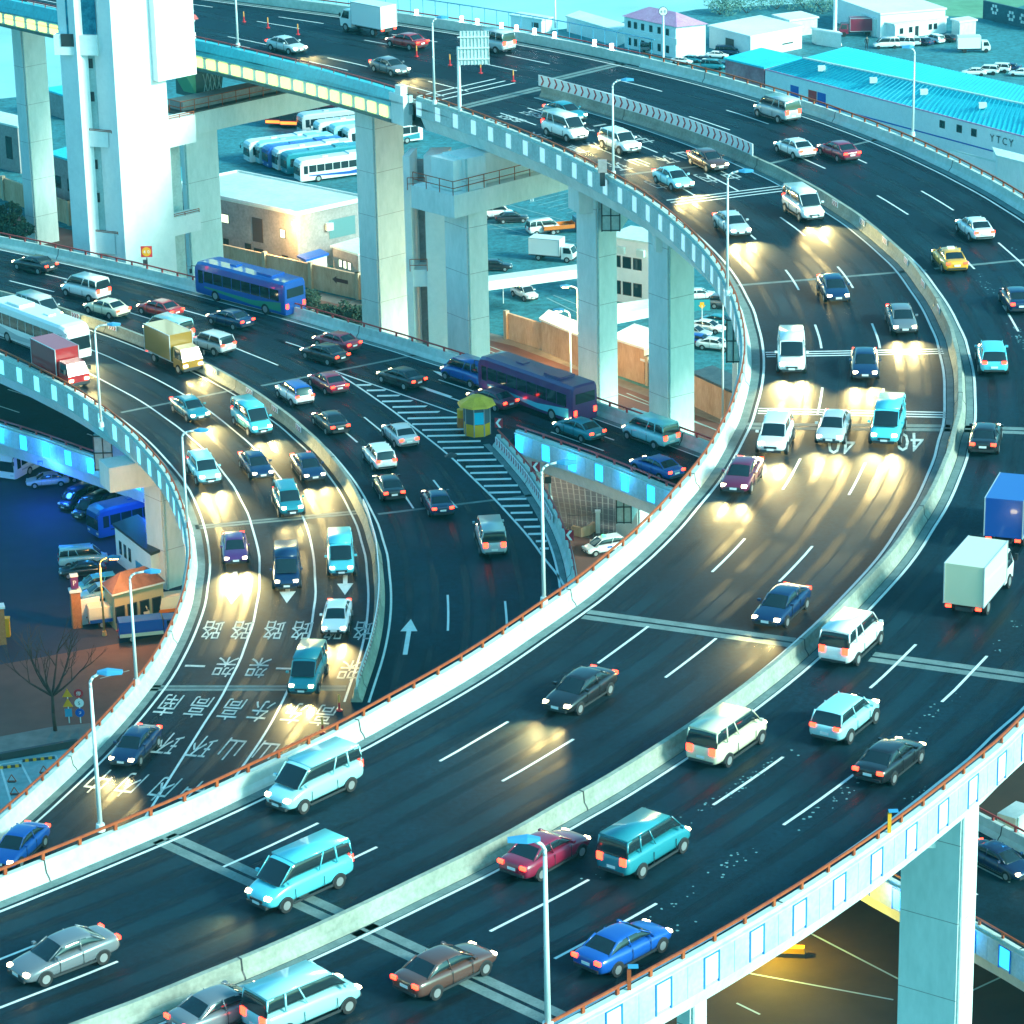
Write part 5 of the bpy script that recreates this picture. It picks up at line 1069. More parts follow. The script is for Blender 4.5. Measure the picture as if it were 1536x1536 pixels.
# vehicles on the ground; heading given by the photograph's left-to-right direction of the side we see
def parked(px, py, kind, color, deg, label, group=None, **kw):
    kw['scale'] = kw.get('scale', 1.0)*(.66 if px > 950 and py < 130 else .80)
    q = P(px, py, 0); return vehicle(kind, (q.x, q.y, .01), R(deg), color, label, group, **kw)
def bus_at(px, py, color, trim, label, deg, group, kind='coach', slim=False):
    q = P(px, py, 0); a = R(deg); c = q-Vector((math.cos(a), math.sin(a), 0))*5.6*.84+Vector((-math.sin(a), math.cos(a), 0))*(-.84)
    return vehicle(kind, (c.x, c.y, .01), a, color, label, group, 0, trim=trim, slim=slim, scale=.84)
G1 = 'coaches parked side by side in the yard'
for px, py, c, t_, l_ in ((452, 276, 'white', 'blue', 'nearest white coach with a blue swoosh in the parked row'), (432, 265, 'teal', 'cyan', 'teal coach second from the nearest in the parked row'), (418, 259, 'white', 'teal', 'white coach third from the nearest in the parked row'),
                          (404, 255, 'blue', 'paleblue', 'blue-roofed coach fourth from the nearest in the parked row'), (390, 249, 'paleblue', 'green', 'pale green coach fifth from the nearest in the parked row'), (376, 247, 'white', 'teal', 'white coach at the far end of the parked row')):
    bus_at(px, py, c, t_, l_, 206, G1)
for px, py, c, l_ in ((455, 205, 'silver', 'pale coach behind the parked row, leftmost'), (480, 217, 'white', 'white coach behind the parked row, second from left'), (503, 222, 'paleblue', 'pale coach behind the parked row, third from left'), (524, 226, 'white', 'white coach behind the parked row, beside the pier')):
    bus_at(px, py, c, 'teal', l_, 204, 'coaches in the second row')
for px, py, l_ in ((410, 192, 'dark red bus with orange lit bumper, leftmost of the far row'), (432, 194, 'dark red bus with orange lit bumper, second of the far row'), (461, 190, 'dark red bus with orange lit bumper, third of the far row'), (488, 187, 'dark red bus with orange lit bumper, fourth of the far row'), (517, 183, 'dark red bus with orange lit bumper, nearest the pier')):
    q = P(px, py, 0); t = vehicle('bus', (q.x+1.3, q.y+5.8, .01), R(258), 'maroon', l_, 'dark red buses in the far row', trim='orange'); MB().box((5.83, 0, .75), (.12, 2.1, .32)).build('lit_bumper', mat('orange_glow', (.8, .2, .03), .4, emit=(1, .22, .03), es=1.1), t)
bus_at(737, 273, 'cream', 'brown', 'cream coach with a brown tail parked alone behind the piers', 197, None)
GM = 'vehicles parked in the middle yard'
for a in ((744, 327, 'van', 'white', 8, 'white minibus next to the black saloon in the yard'), (768, 333, 'sedan', 'black', 8, 'black saloon in front of the white minibus'), (817, 350, 'van', 'white', 20, 'white high-roof van with its tail to the camera'), (846, 349, 'flatbed', 'navy', 15, 'dark flatbed truck with yellow load beside the high-roof van'),
          (830, 390, 'truck', 'white', 338, 'white refrigerated box truck in the middle yard'), (742, 405, 'sedan', 'black', 355, 'black saloon partly behind the stepped-head pier'), (787, 447, 'suv', 'white', 300, 'small white car beside the parasol'),
          (970, 432, 'sedan', 'white', 185, 'white car just left of the black drainpipe pier'), (973, 395, 'van', 'white', 250, 'white van at the white office wall'), (1048, 449, 'sedan', 'white', 10, 'white car just right of the wide grey pier'), (1062, 497, 'sedan', 'white', 330, 'white saloon beside the inner parapet lamp'),
          (1080, 489, 'sedan', 'teal', 330, 'teal saloon behind the white one under the bend'), (1040, 505, 'sedan', 'silver', 330, 'silver saloon hidden by the grey pier edge'), (1073, 524, 'sedan', 'white', 335, 'white saloon lowest of those under the bend'), (1050, 518, 'sedan', 'blue', 335, 'blue saloon beside the lowest white one'), (1090, 462, 'suv', 'grey', 340, 'dark grey off-roader near the yellow arrow sign')):
    parked(a[0], a[1], a[2], a[3], a[4], a[5], GM, slim=a[5].startswith('silver saloon hidden'), cargo='orange' if a[2] == 'flatbed' else None)
GR1 = 'vehicles parked by the pink-roofed house'
for a in ((977, 78, 'van', 'grey', 0, 'dark van in front of the pink-roofed house'), (1030, 82, 'van', 'teal', 340, 'teal van with a glare at the right end of the pink-roofed house'), (1022, 96, 'sedan', 'white', 340, 'white car lowest left of the pack by the house'), (1038, 93, 'sedan', 'teal', 335, 'teal car second from left of the pack by the house'),
          (1056, 94, 'sedan', 'navy', 335, 'dark blue car in the middle of the pack by the house'), (1076, 87, 'sedan', 'white', 345, 'white car at the back of the pack by the house'), (1091, 83, 'van', 'navy', 345, 'dark van at the back right of the pack by the house'), (1070, 104, 'van', 'teal', 345, 'teal van at the front of the pack by the house'), (1085, 103, 'sedan', 'navy', 345, 'dark car beside the front teal van'), (1107, 82, 'sedan', 'teal', 345, 'teal car at the white warehouse wall')):
    parked(a[0], a[1], a[2], a[3], a[4], a[5], GR1, slim=True)
GR2 = 'vehicles parked in the far right yard'
for a in ((1329, 72, 'van', 'white', 182, 'white minibus leftmost in the far right row'), (1352, 71, 'van', 'white', 172, 'white van second in the far right row'), (1370, 67, 'suv', 'silver', 100, 'silver car third in the far right row'), (1384, 67, 'sedan', 'navy', 130, 'navy car fourth in the far right row'), (1402, 64, 'suv', 'white', 120, 'white off-roader fifth in the far right row'), (1421, 62, 'sedan', 'black', 130, 'black car last in the far right row'),
          (1460, 78, 'truck', 'white', 0, 'white box truck standing alone in the far right yard'), (1461, 113, 'sedan', 'white', 170, 'white car leftmost beside the turquoise roof'), (1480, 111, 'suv', 'white', 160, 'white off-roader second beside the turquoise roof'), (1497, 108, 'suv', 'white', 160, 'white off-roader third beside the turquoise roof'), (1512, 106, 'sedan', 'navy', 160, 'dark car fourth beside the turquoise roof'), (1532, 114, 'sedan', 'white', 165, 'white car at the right edge beside the turquoise roof'),
          (1285, 53, 'truck', 'crimson', 180, 'crimson box truck in front of the white sheds')):
    parked(a[0], a[1], a[2], a[3], a[4], a[5], GR2, slim=True, scale=1.25 if a[3] == 'crimson' else 1.1, cargo=a[3])
GL = 'vehicles in the dark depot under the low deck'
bus_at(150, 812, 'blue', 'navy', 'dark coach with a blue-lit roof in the depot', 215, GL); bus_at(22, 724, 'white', 'silver', 'dim coach facing out from under the low deck at left', 245, GL)
for a in ((126, 848, 'van', 'paleblue', 10, 'two-tone patrol van in the depot'), (124, 863, 'sedan', 'black', 190, 'black saloon in front of the patrol van'), (146, 886, 'wagon', 'cyan', 200, 'light blue hatchback left of the brown roof'), (154, 898, 'wagon', 'paleblue', 200, 'small pale car tucked under the brown roof edge'),
          (72, 728, 'sedan', 'silver', 190, 'dim silver car under the low deck'), (92, 722, 'sedan', 'black', 190, 'black car beside the dim silver one'), (118, 758, 'van', 'navy', 235, 'dark van first in the unlit group'), (139, 772, 'van', 'black', 235, 'dark van second in the unlit group'), (161, 766, 'van', 'navy', 235, 'dark van third in the unlit group')):
    parked(a[0], a[1], a[2], a[3], a[4], a[5], GL)
GP = 'patrol trucks at the gatehouse'
for a in ((178, 935, 'cream', 'blue', 'cream and blue patrol truck at the gatehouse', 15), (224, 957, 'blue', 'cream', 'blue patrol truck parked nearest the street', 12), (258, 922, 'brown', 'orange', 'brown and tan patrol truck half behind the bend', 15)):
    t = parked(a[0], a[1], 'pickup', a[2] if a[2] != 'blue' else 'blue', a[5], a[4], GP, scale=.95, cargo='cream' if a[2] != 'blue' else 'blue', trim=a[3])
tx = parked(906, 828, 'wagon', 'white', 205, 'white taxi minivan on the dark street under the branch road', None, name='taxi')
tx['category'] = 'taxi'; MB().box((0, 0, 1.72), (.22, .55, .13)).build('roof_sign', mat('green_taxi_sign', (.05, .6, .25), .4, emit=(.1, 1, .4), es=1), tx)
MB().box((-.2, .905, .8), (.5, .02, .18)).build('door_sign', M_BLUE, tx)
# ------------------------------------------------------------------ buildings
def roof_pts(pts, z): return [P(x, y, z) for x, y in pts]
def para(front, right, left, z):
    """roof outline from its nearest, right and left corners"""
    a, b, c = roof_pts((front, right, left), z); return [a, b, b+c-a, c]
def local(pts, o): return [(p.x-o.x, p.y-o.y) for p in pts]
def building(name, label, front, right, left, z, wall=M_WHITE, roof=M_PALEROOF, cat='building', over=.25, rz=.22, group=None, z0=0):
    q = para(front, right, left, z); o = q[0]; t = thing(name, label, cat, (o.x, o.y, z0), group=group); L = local(q, o)
    c = Vector((sum(p[0] for p in L)/4, sum(p[1] for p in L)/4))
    MB().prism(L, 0, z-z0-.02).build('wall', wall, t)
    R2 = [(c.x+(p[0]-c.x)*(1+over/max(1, (Vector(p)-c).length)), c.y+(p[1]-c.y)*(1+over/max(1, (Vector(p)-c).length))) for p in L]
    MB().prism(R2, z-z0, z-z0+rz).build('roof', roof, t)
    return t, [Vector((*p, 0)) for p in L]
def on_wall(t, A, B, fa, z0, z1, wd, name='window', m_=M_DARK, proud=.05, glass=None):
    """panel on the wall A->B (B to the right seen from outside), centred at fraction fa"""
    d = (B-A).normalized(); n = Vector((d.y, -d.x, 0)); c = A.lerp(B, fa); a = c-d*wd/2-n*.02; b = c+d*wd/2-n*.02
    fr = MB().prism([(q.x, q.y) for q in (a, b, b+n*(proud+.02), a+n*(proud+.02))], z0, z1).build(name, m_, t)
    if glass:
        e = .07; a = a+d*e+n*(proud+.02); b = b-d*e+n*(proud+.02)
        MB().prism([(q.x, q.y) for q in (a, b, b+n*.012, a+n*.012)], z0+e, z1-e).build('pane', glass, fr)
    return fr
# grey depot block with the warm lamp at its corner
t, L = building('depot_block', 'grey two-storey depot block with a pale flat roof and a warm lamp at its corner', (445, 323), (552, 300), (250, 282), 6.2, M_GREY, M_PALEROOF)
A, B, Cc, Dd = L
M_LITWIN = mat('lit_window', (.6, .65, .5), .4, emit=(.9, 1.0, .65), es=.8)
for fa, z0, z1, wd, g in ((.18, .6, 1.9, .9, M_GLASS), (.30, .6, 1.9, .8, M_GLASS), (.45, .6, 2.0, .8, M_GLASS), (.62, .3, 2.0, .9, M_GLASS), (.08, 3.6, 4.6, 2.2, M_GLASS), (.42, 3.7, 4.7, 2.4, M_LITWIN), (.89, 3.4, 4.4, .8, M_LITWIN), (.70, .6, 1.7, 1.4, M_GLASS), (.90, .5, 1.6, .9, M_GLASS), (-.0+.02, .5, 1.8, .8, M_GLASS)):
    on_wall(t, Dd, A, fa, z0, z1, wd, glass=g)
on_wall(t, Dd, A, .70, 2.4, 5.0, 1.5, 'shutter_door', mat('brown_door', (.08, .05, .045), .7))
on_wall(t, A, B, .62, 2.9, 4.9, 3.4, 'louvre', mat('louvre_teal', (.10, .22, .24), .5)); on_wall(t, A, B, .43, 3.9, 4.7, .8, 'air_conditioner', M_PALEROOF, .4)
on_wall(t, A, B, .72, 1.95, 2.15, 4.2, 'canopy', M_DARK, 1.1); on_wall(t, A, B, .66, 0, 1.9, 1.0, 'doorway', M_DARK)
ra = MB()
for i in range(4):
    a, b = L[i], L[(i+1) % 4]; ra.tube((a.x, a.y, 6.5), (b.x, b.y, 6.5), .16, k=4)
ra.build('roof_kerb', M_WHITE, t); on_wall(t, Dd, A, .985, 5.2, 5.5, .3, 'corner_lamp', mat('warm_glow', (1, .7, .3), .4, emit=(1, .6, .2), es=22), .3)
ld = bpy.data.lights.new('corner_bulb', 'POINT'); ld.energy = 900; ld.color = WARM; ld.shadow_soft_size = .3; lo = bpy.data.objects.new('corner_bulb', ld); col.objects.link(lo); lo.parent = t; lo.location = (-.9, -1.6, 4.9)
t, L = building('gate_hut', 'small pale hut with a bright blue roof behind the beige wall', (460, 392), (490, 383), (449, 386), 2.6, M_PALEROOF, M_BLUE, 'hut')
t, L = building('low_shed', 'low grey shed with three open windows beside the joint pier', (537, 383), (575, 372), (499, 371), 2.9, M_GREY, M_PALEROOF, 'shed')
for k in (.3, .48, .66): on_wall(t, L[3], L[0], k, 1.0, 1.9, .6, glass=M_LITWIN)
# building left of the pylon and the far left block
t, L = building('long_workshop', 'long brown-walled workshop with a turquoise roof seen between the pylon legs', (236, 282), (300, 262), (72, 232), 6.5, M_GREY, M_TURQ)
for k in (.08, .2, .5, .7, .85): on_wall(t, L[3], L[0], k, 3.0, 4.4, 1.2, glass=M_GLASS); on_wall(t, L[3], L[0], k, .5, 1.8, 1.0, glass=M_LITWIN if k == .08 else M_GLASS)
t, L = building('grey_block', 'pale-roofed grey block at the left edge above the turquoise yard', (26, 192), (60, 184), (-40, 176), 5.5, M_GREY, M_PALEROOF)
on_wall(t, L[3], L[0], .78, 1.5, 4.2, 1.2, glass=M_GLASS)
bt = building('riverside_shed', 'low teal quay shed at the river edge behind the pylon', (100, 146), (140, 140), (66, 135), 3, M_GREY, M_TURQ, 'shed')
# right side
t, L = building('long_warehouse', 'very long warehouse with a bright turquoise sheet roof behind the far parapet', (1148, 106), (1300, 48), (1149, 105), 5.2, M_WHITE, M_TURQ) if False else (None, None)
fr = [P(1148, 104, 5.0), P(1640, 232, 5.0)]; bk_ = [P(1268, 70, 5.0), P(1640, 152, 5.0)]; rg = [P(1205, 87, 6.9), P(1640, 178, 6.9)]
o = fr[0]; wt = thing('long_warehouse', 'very long warehouse with a bright turquoise sheet roof behind the far parapet', 'building', (o.x, o.y, 0))
l2 = lambda v, z=None: (v.x-o.x, v.y-o.y, v.z if z is None else z)
MB().prism([l2(fr[0])[:2], l2(fr[1])[:2], l2(bk_[1])[:2], l2(bk_[0])[:2]], 0, 4.9).build('wall', M_WHITE, wt)
MB().quad(l2(fr[0]), l2(fr[1]), l2(rg[1]), l2(rg[0])).quad(l2(rg[0]), l2(rg[1]), l2(bk_[1]), l2(bk_[0])).quad(l2(fr[0]), l2(rg[0]), l2(bk_[0])).build('roof', M_TURQ, wt, fix=False)
rb_ = MB()
for i in range(1, 70):
    k = i/70
    for a_, b_ in ((fr, rg), (rg, bk_)):
        p_, q_ = Vector(l2(a_[0])).lerp(Vector(l2(a_[1])), k), Vector(l2(b_[0])).lerp(Vector(l2(b_[1])), k); rb_.tube(p_+Vector((0, 0, .03)), q_+Vector((0, 0, .03)), .05, k=4)
rb_.build('roof_ribs', mat('roof_rib_teal', (.015, .38, .48), .5), wt)
for i, k in enumerate((.12, .3, .47, .66, .83)):
    p_ = Vector(l2(fr[0])).lerp(Vector(l2(fr[1])), k).lerp(Vector(l2(rg[0])).lerp(Vector(l2(rg[1])), k), .6); MB().box((p_.x, p_.y, p_.z+.25), (.9, .7, .6)).build('roof_vent', M_PALEROOF, wt)
MB().tube(l2(rg[0]), l2(rg[1]), .14, k=5).build('ridge_cap', M_PALEROOF, wt); MB().tube(l2(fr[0]), l2(fr[1]), .10, k=4).build('gutter', M_PINK, wt)
A = Vector(l2(fr[0], 0)); B = Vector(l2(fr[1], 0)); Lw = (B-A).length
def wfr(px, py, z): q = P(px, py, z); return (Vector(l2(q, 0))-A).dot((B-A).normalized())/Lw
for px, py in ((1443, 190), (1467, 197), (1488, 203)): on_wall(wt, A, B, wfr(px, py, 3.2), 3.5, 4.4, .9, glass=M_GLASS)
on_wall(wt, A, B, .5, 2.3, 2.45, Lw*.98, 'blue_stripe', M_BLUE)
for k, c in ((.10, M_BLUE), (.16, M_SIGNR), (.19, M_BLUE)): on_wall(wt, A, B, k, 2.2, 3.9, 1.6, 'mural_patch', c, .03)
def wall_text(parent, s, A, B, fa, z, size, m_, dn=.09, name='lettering'):
    d = (B-A).normalized(); n = Vector((d.y, -d.x, 0)); c = A.lerp(B, fa)+n*dn; mb = MB(); w_ = 0
    for i, ch in enumerate(s):
        if ch not in GC: GC[ch] = glyph(ch)
        vs, fs = GC[ch]; k = len(mb.v); off = (i-(len(s)-1)/2)*size*.85
        for x, y in vs:
            q = c+d*(x*size+off); mb.v.append((q.x, q.y, z+y*size))
        for f in fs: mb.f.append(tuple(k+j for j in f))
    return mb.build(name, m_, parent, fix=False)
wall_text(wt, 'YTCY', A, B, wfr(1511, 209, 3.9), 3.9, 1.25, M_DARK)
t, L = building('red_walled_annex', 'turquoise-roofed annex with a faded red end wall at the left end of the long warehouse', (1146, 103), (1200, 88), (1088, 89), 5.0, mat('faded_red_wall', (.40, .12, .16), .8, c2=(.55, .28, .30), scale=.3), M_TURQ)
# pink-roofed two-storey house
q = para((1015, 41), (1063, 36), (932, 24), 4.3); o = q[0]; t = thing('pink_roofed_house', 'white two-storey house with a pink hipped roof and a long balcony', 'house', (o.x, o.y, 0)); L = local(q, o); Lv = [Vector((*p, 0)) for p in L]
c = sum(Lv, Vector())/4; W_ = [c+(p-c)*.93 for p in Lv]
MB().prism([(p.x, p.y) for p in W_], 0, 4.2).build('wall', M_WHITE, t)
r1 = (Lv[0].lerp(Lv[1], .5)).lerp(Lv[3].lerp(Lv[2], .5), .30); r2 = (Lv[0].lerp(Lv[1], .5)).lerp(Lv[3].lerp(Lv[2], .5), .78); r1.z = r2.z = 5.7; E4 = [Vector((p.x, p.y, 4.3)) for p in Lv]
MB().quad(E4[0], E4[1], r1).quad(E4[1], E4[2], r2, r1).quad(E4[2], E4[3], r2).quad(E4[3], E4[0], r1, r2).build('roof', M_PINK, t, fix=False)
MB().prism(local([Vector((p.x, p.y, 0)) for p in (Lv[0]*1.0, Lv[3], Lv[3]+(W_[3]-Lv[3])*1, Lv[0]+(W_[0]-Lv[0])*1)], Vector((0, 0, 0))), 1.9, 2.7).build('balcony', M_WHITE, t)
for k in (.1, .22, .36, .52, .68, .84):
    on_wall(t, W_[3], W_[0], k, 2.9, 3.8, .6, glass=M_GLASS); on_wall(t, W_[3], W_[0], k, .5, 1.5, .6, glass=M_GLASS)
t, L = building('white_warehouse', 'white flat-roofed warehouse right of the pink-roofed house', (1126, 56), (1203, 41), (1064, 40), 2.9, M_WHITE, M_WHITE)
on_wall(t, L[3], L[0], .5, .3, 2.0, 1.8, 'loading_door', M_DARK); on_wall(t, L[0], L[1], .72, 1.0, 1.2, 2, 'stripe', M_DARK)
t, L = building('flat_shed', 'long low pale shed at the left of the pink-roofed house', (925, 48), (945, 40), (850, 26), 2.0, M_WHITE, M_PALEROOF, 'shed')
t, L = building('site_cabin', 'small white cabin with two dark windows at the river edge', (812, 31), (828, 27), (766, 24), 1.8, M_WHITE, M_PALEROOF, 'cabin'); on_wall(t, L[3], L[0], .8, .7, 1.4, 1.2, glass=M_GLASS)
t, L = building('big_white_hall', 'large white-roofed hall near the top right', (1321, 22), (1418, 14), (1252, -2), 3.3, M_WHITE, M_WHITE)
t, L = building('white_office', 'low white office with red trim in front of the large hall', (1343, 38), (1420, 27), (1323, 34), 2.0, M_WHITE, M_PALEROOF)
for k in (.12, .30, .42, .68, .78): on_wall(t, L[0], L[1], k, .7 if k != .42 else 0, 1.5, .6, glass=M_GLASS)
for fr_, rt, lf, z, l_ in (((1224, 46), (1262, 52), (1218, 43), 1.9, 'pale corrugated container in front of the white mast'), ((1185, 32), (1226, 27), (1160, 24), 2.2, 'white container stack left of the white mast'), ((1440, 34), (1464, 31), (1428, 30), 2.0, 'pale shed right of the white office'), ((1312, 30), (1322, 28), (1292, 22), 2.4, 'teal shed between the crimson truck and the office')):
    t, L = building('container', l_, fr_, rt, lf, z, M_PALEROOF, M_WHITE, 'container', group='pale containers and sheds at the far right')
a, b = P(1474, 28, 0), P(1560, 48, 0); t = thing('painted_wall', 'dark wall painted with white flowers at the top right', 'wall', (a.x, a.y, 0)); d = b-a; n = Vector((d.y, -d.x, 0)).normalized()*.3
MB().prism([(0, 0), (d.x, d.y), (d.x-n.x, d.y-n.y), (-n.x, -n.y)], 0, 2.6).build('wall', mat('dark_mural', (.01, .06, .09), .8, c2=(.03, .12, .16), scale=.4), t)
fl = MB(); dn = d.normalized(); nn = Vector((dn.y, -dn.x, 0))
for k, z in ((2.5, 1.7), (6, 1.3), (8.5, 1.3), (12, 1.5)):
    for i in range(6):
        an = i*math.pi/3; c_ = dn*(k+math.cos(an)*.55)+nn*.04; fl.prism([(c_.x-dn.x*.2, c_.y-dn.y*.2), (c_.x+dn.x*.2, c_.y+dn.y*.2), (c_.x+dn.x*.2+nn.x*.02, c_.y+dn.y*.2+nn.y*.02), (c_.x-dn.x*.2+nn.x*.02, c_.y-dn.y*.2+nn.y*.02)], z+math.sin(an)*.55-.2, z+math.sin(an)*.55+.2)
fl.build('flowers', M_PALEROOF, t)
m_b = P(1252, 68, 0); t = thing('white_mast', 'tall white mast on a pale base near the containers', 'mast', tuple(m_b)); MB().tube((0, 0, 0), (0, 0, 1.4), 1.0, .7, 12).build('base', M_WHITE, t); MB().tube((0, 0, 1.4), (0, 0, 14), .28, .24, 10).build('pole', M_WHITE, t)
for px, py, top, l_ in ((833, 42, -40, 'thin pole standing by the river cabin'), (995, 92, 20, 'white pole with a round 60 sign in front of the pink-roofed house')):
    q = P(px, py, 0); H_ = top_z(q, top); t = thing('sign_pole' if px > 900 else 'flag_pole', l_, 'pole', tuple(q)); MB().tube((0, 0, 0), (0, 0, H_), .16, .12).build('pole', M_WHITE, t)
    if px > 900:
        MB().tube((0, -.10, H_+.3), (0, -.16, H_+.3), .55, k=20).build('sign_face', M_SIGNW, t); MB().tube((0, -.06, H_+.3), (0, -.098, H_+.3), .62, k=20).build('sign_rim', M_DARK, t)
        wall_text(t, '60', Vector((-1, -.17, 0)), Vector((1, -.17, 0)), .5, H_+.3, .55, M_DARK, .02)
# rooftop block at the right edge behind the parapet, and the far quay strip
t, L = building('service_block', 'weathered pale service block behind the far parapet at the right edge', (1497, 236), (1600, 262), (1490, 224), 6.5, M_CONC, M_PALEROOF)
t, L = building('flat_canopy_roof', 'steel-framed skylight roof left of the weathered service block', (1478, 240), (1500, 246), (1425, 226), 5.5, M_WHITE, M_PALEROOF)
# things beyond the middle yard
def canopy(label, pts, z, th, m_=M_PALEROOF, posts=True, name='canopy', cat='canopy'):
    q = [P(x, y, z) for x, y in pts]; o = q[0]; t = thing(name, label, cat, (o.x, o.y, 0)); MB().prism(local(q, o), z-th, z).build('roof', m_, t)
    ps = MB()
    for v in q: ps.tube((v.x-o.x, v.y-o.y, 0), (v.x-o.x, v.y-o.y, z-th), .12)
    if posts: ps.build('posts', M_WHITE, t)
    return t
canopy('long pale gate canopy crossing between two piers', [(728, 423), (868, 404), (868, 396), (728, 414)], 5.0, .9)
canopy('pale canopy between the drainpipe pier and its neighbour', [(920, 473), (976, 462), (976, 448), (920, 456)], 5.0, .9)
t, L = building('white_roofed_store', 'white-roofed store behind the beige wall, beside the lit lamp', (868, 505), (880, 492), (812, 481), 3.0, M_BRWALL, M_WHITE, 'shed')
t, L = building('white_roofed_shop', 'bright white pitched roof behind the yellow-brown wall', (966, 524), (1000, 505), (918, 508), 3.4, M_BRWALL, M_WHITE, 'shed')
t, L = building('small_lean_to', 'tiny lean-to with a white roof on the beige wall', (972, 544), (985, 540), (956, 538), 2.2, M_BRWALL, M_WHITE, 'shed')
t, L = building('office_block', 'white two-storey office with air conditioners behind the tall pier', (975, 366), (1010, 352), (912, 356), 6.5, M_WHITE, M_PALEROOF)
for k in (.2, .45, .7): on_wall(t, L[3], L[0], k, 3.6, 4.8, 1.0, glass=M_GLASS); on_wall(t, L[3], L[0], k, .8, 2.2, 1.0, glass=M_GLASS)
for k in (.33, .8): on_wall(t, L[3], L[0], k, 5.1, 5.8, .9, 'air_conditioner', M_PALEROOF, .35)
t, L = building('tiled_shed', 'low shed with a dark tiled roof under the tight bend', (1100, 590), (1130, 580), (1040, 562), 3.0, M_BRWALL, mat('dark_tiles', (.03, .06, .08), .6, c2=(.06, .10, .12), scale=1.5), 'shed')
q = P(755, 455, 0); t = thing('parasol', 'white square parasol over a stall by the yard gate', 'parasol', tuple(q))
MB().tube((0, 0, 0), (0, 0, 2.5), .05).build('pole', M_WHITE, t); MB().loft([[(-1.7, -1.7, 2.3), (1.7, -1.7, 2.3), (1.7, 1.7, 2.3), (-1.7, 1.7, 2.3)], [(-.05, -.05, 2.95), (.05, -.05, 2.95), (.05, .05, 2.95), (-.05, .05, 2.95)]]).build('canopy', M_WHITE, t)
# walls
def wallrun(label, pts, hgt, th=.3, m_=M_BRWALL, caps=True, name='boundary_wall'):
    q = [P(x, y, 0) for x, y in pts]; o = q[0]; t = thing(name, label, 'wall', (o.x, o.y, 0)); mb = MB(); cp = MB()
    for a, b in zip(q[:-1], q[1:]):
        d = (b-a).normalized(); n = Vector((-d.y, d.x, 0))*th; v = [(p.x-o.x, p.y-o.y) for p in (a, b, b+n, a+n)]; mb.prism(v, 0, hgt)
        m_n = max(1, int((b-a).length/6))
        for i in range(m_n+1):
            c = a.lerp(b, i/m_n); cp.box((c.x-o.x, c.y-o.y, hgt/2+.12), (.42, .42, hgt+.25), math.atan2(d.y, d.x))
    mb.build('wall', m_, t)
    if caps: cp.build('pillars', mat('wall_pillar', (.5, .38, .26), .8), t)
    return t, q
tw, qw = wallrun('long beige boundary wall in front of the grey depot block', [(-40, 282), (105, 338), (331, 402), (538, 449), (600, 464)], 2.6)
an = MB(); A_ = qw[2]-qw[0]; B_ = qw[3]-qw[0]
d = (B_-A_).normalized(); n = Vector((d.y, -d.x, 0)); c0 = A_.lerp(B_, .88)+n*.03
ar2 = MB(); 
def wq(x, z): v = c0+d*x; return (v.x, v.y, z)
ar2.quad(wq(-.6, 1.35), wq(1.0, 1.35), wq(1.0, 1.75), wq(-.6, 1.75)).quad(wq(-1.2, 1.55), wq(-.6, 1.15), wq(-.6, 1.95)); ar2.build('arrow_sign', mat('brown_sign', (.10, .02, .02), .6), tw, fix=False)
wallrun('pink-beige boundary wall between the yard gate and the tight bend', [(760, 508), (865, 541), (972, 578), (1044, 607), (1092, 628)], 2.6, name='boundary_wall')
# lower-left corner
t, L = building('depot_office', 'low white depot office with three dark windows and a blue board', (226, 832), (262, 818), (172, 790), 3.0, M_WHITE, M_DARK)
for k in (.14, .27, .40): on_wall(t, L[3], L[0], k, 1.0, 2.1, .45, glass=M_GLASS)
on_wall(t, L[3], L[0], .68, .5, 1.5, 1.7, 'blue_board', mat('pale_blue_board', (.05, .30, .50), .5))
q = para((168, 892), (248, 872), (152, 875), 3.0); o = q[0]; t = thing('gatehouse', 'yellow-walled gatehouse with a brown hipped roof behind the patrol trucks', 'house', (o.x, o.y, 0)); Lv = [Vector((*p, 0)) for p in local(q, o)]
c = sum(Lv, Vector())/4; W_ = [c+(p-c)*.92 for p in Lv]; MB().prism([(p.x, p.y) for p in W_], 0, 2.95).build('wall', mat('yellow_wall', (.55, .38, .20), .8), t)
E4 = [Vector((p.x, p.y, 3.0)) for p in Lv]; m1 = E4[0].lerp(E4[3], .5).lerp(E4[1].lerp(E4[2], .5), .28); m2 = E4[0].lerp(E4[3], .5).lerp(E4[1].lerp(E4[2], .5), .72); m1.z = m2.z = 4.1
MB().quad(E4[0], E4[1], m2, m1).quad(E4[1], E4[2], m2).quad(E4[2], E4[3], m1, m2).quad(E4[3], E4[0], m1).build('roof', M_BROWNROOF, t, fix=False); MB().prism([(p.x, p.y) for p in Lv], 2.86, 2.99).build('eaves', M_CONC, t)
for k in (.1, .35, .6, .85): on_wall(t, W_[0], W_[1], k, .6, 1.9, .8, glass=M_GLASS)
def pillar(px, py, l_, sign=False, h=2.9):
    q = P(px, py, 0); t = thing('gate_pillar', l_, 'gate pillar', tuple(q), R(15)); MB().box((0, 0, h/2), (.72, .72, h)).build('shaft', M_BRICK, t); MB().box((0, 0, h+.08), (.9, .9, .16)).build('capstone', M_WHITE, t)
    if sign:
        MB().box((0, 0, h+.75), (.55, .5, .95)).build('sign_box', mat('purple_sign', (.12, .02, .12), .4), t); MB().box((0, 0, h+1.28), (.6, .55, .12)).build('sign_top', M_WHITE, t)
        wall_text(t, 'P', Vector((-1, -.26, 0)), Vector((1, -.26, 0)), .5, h+.75, .55, M_SIGNW, .02)
pillar(116, 940, 'orange brick gate pillar with a P sign on top', True); pillar(2, 965, 'orange brick gate pillar cut by the left edge')
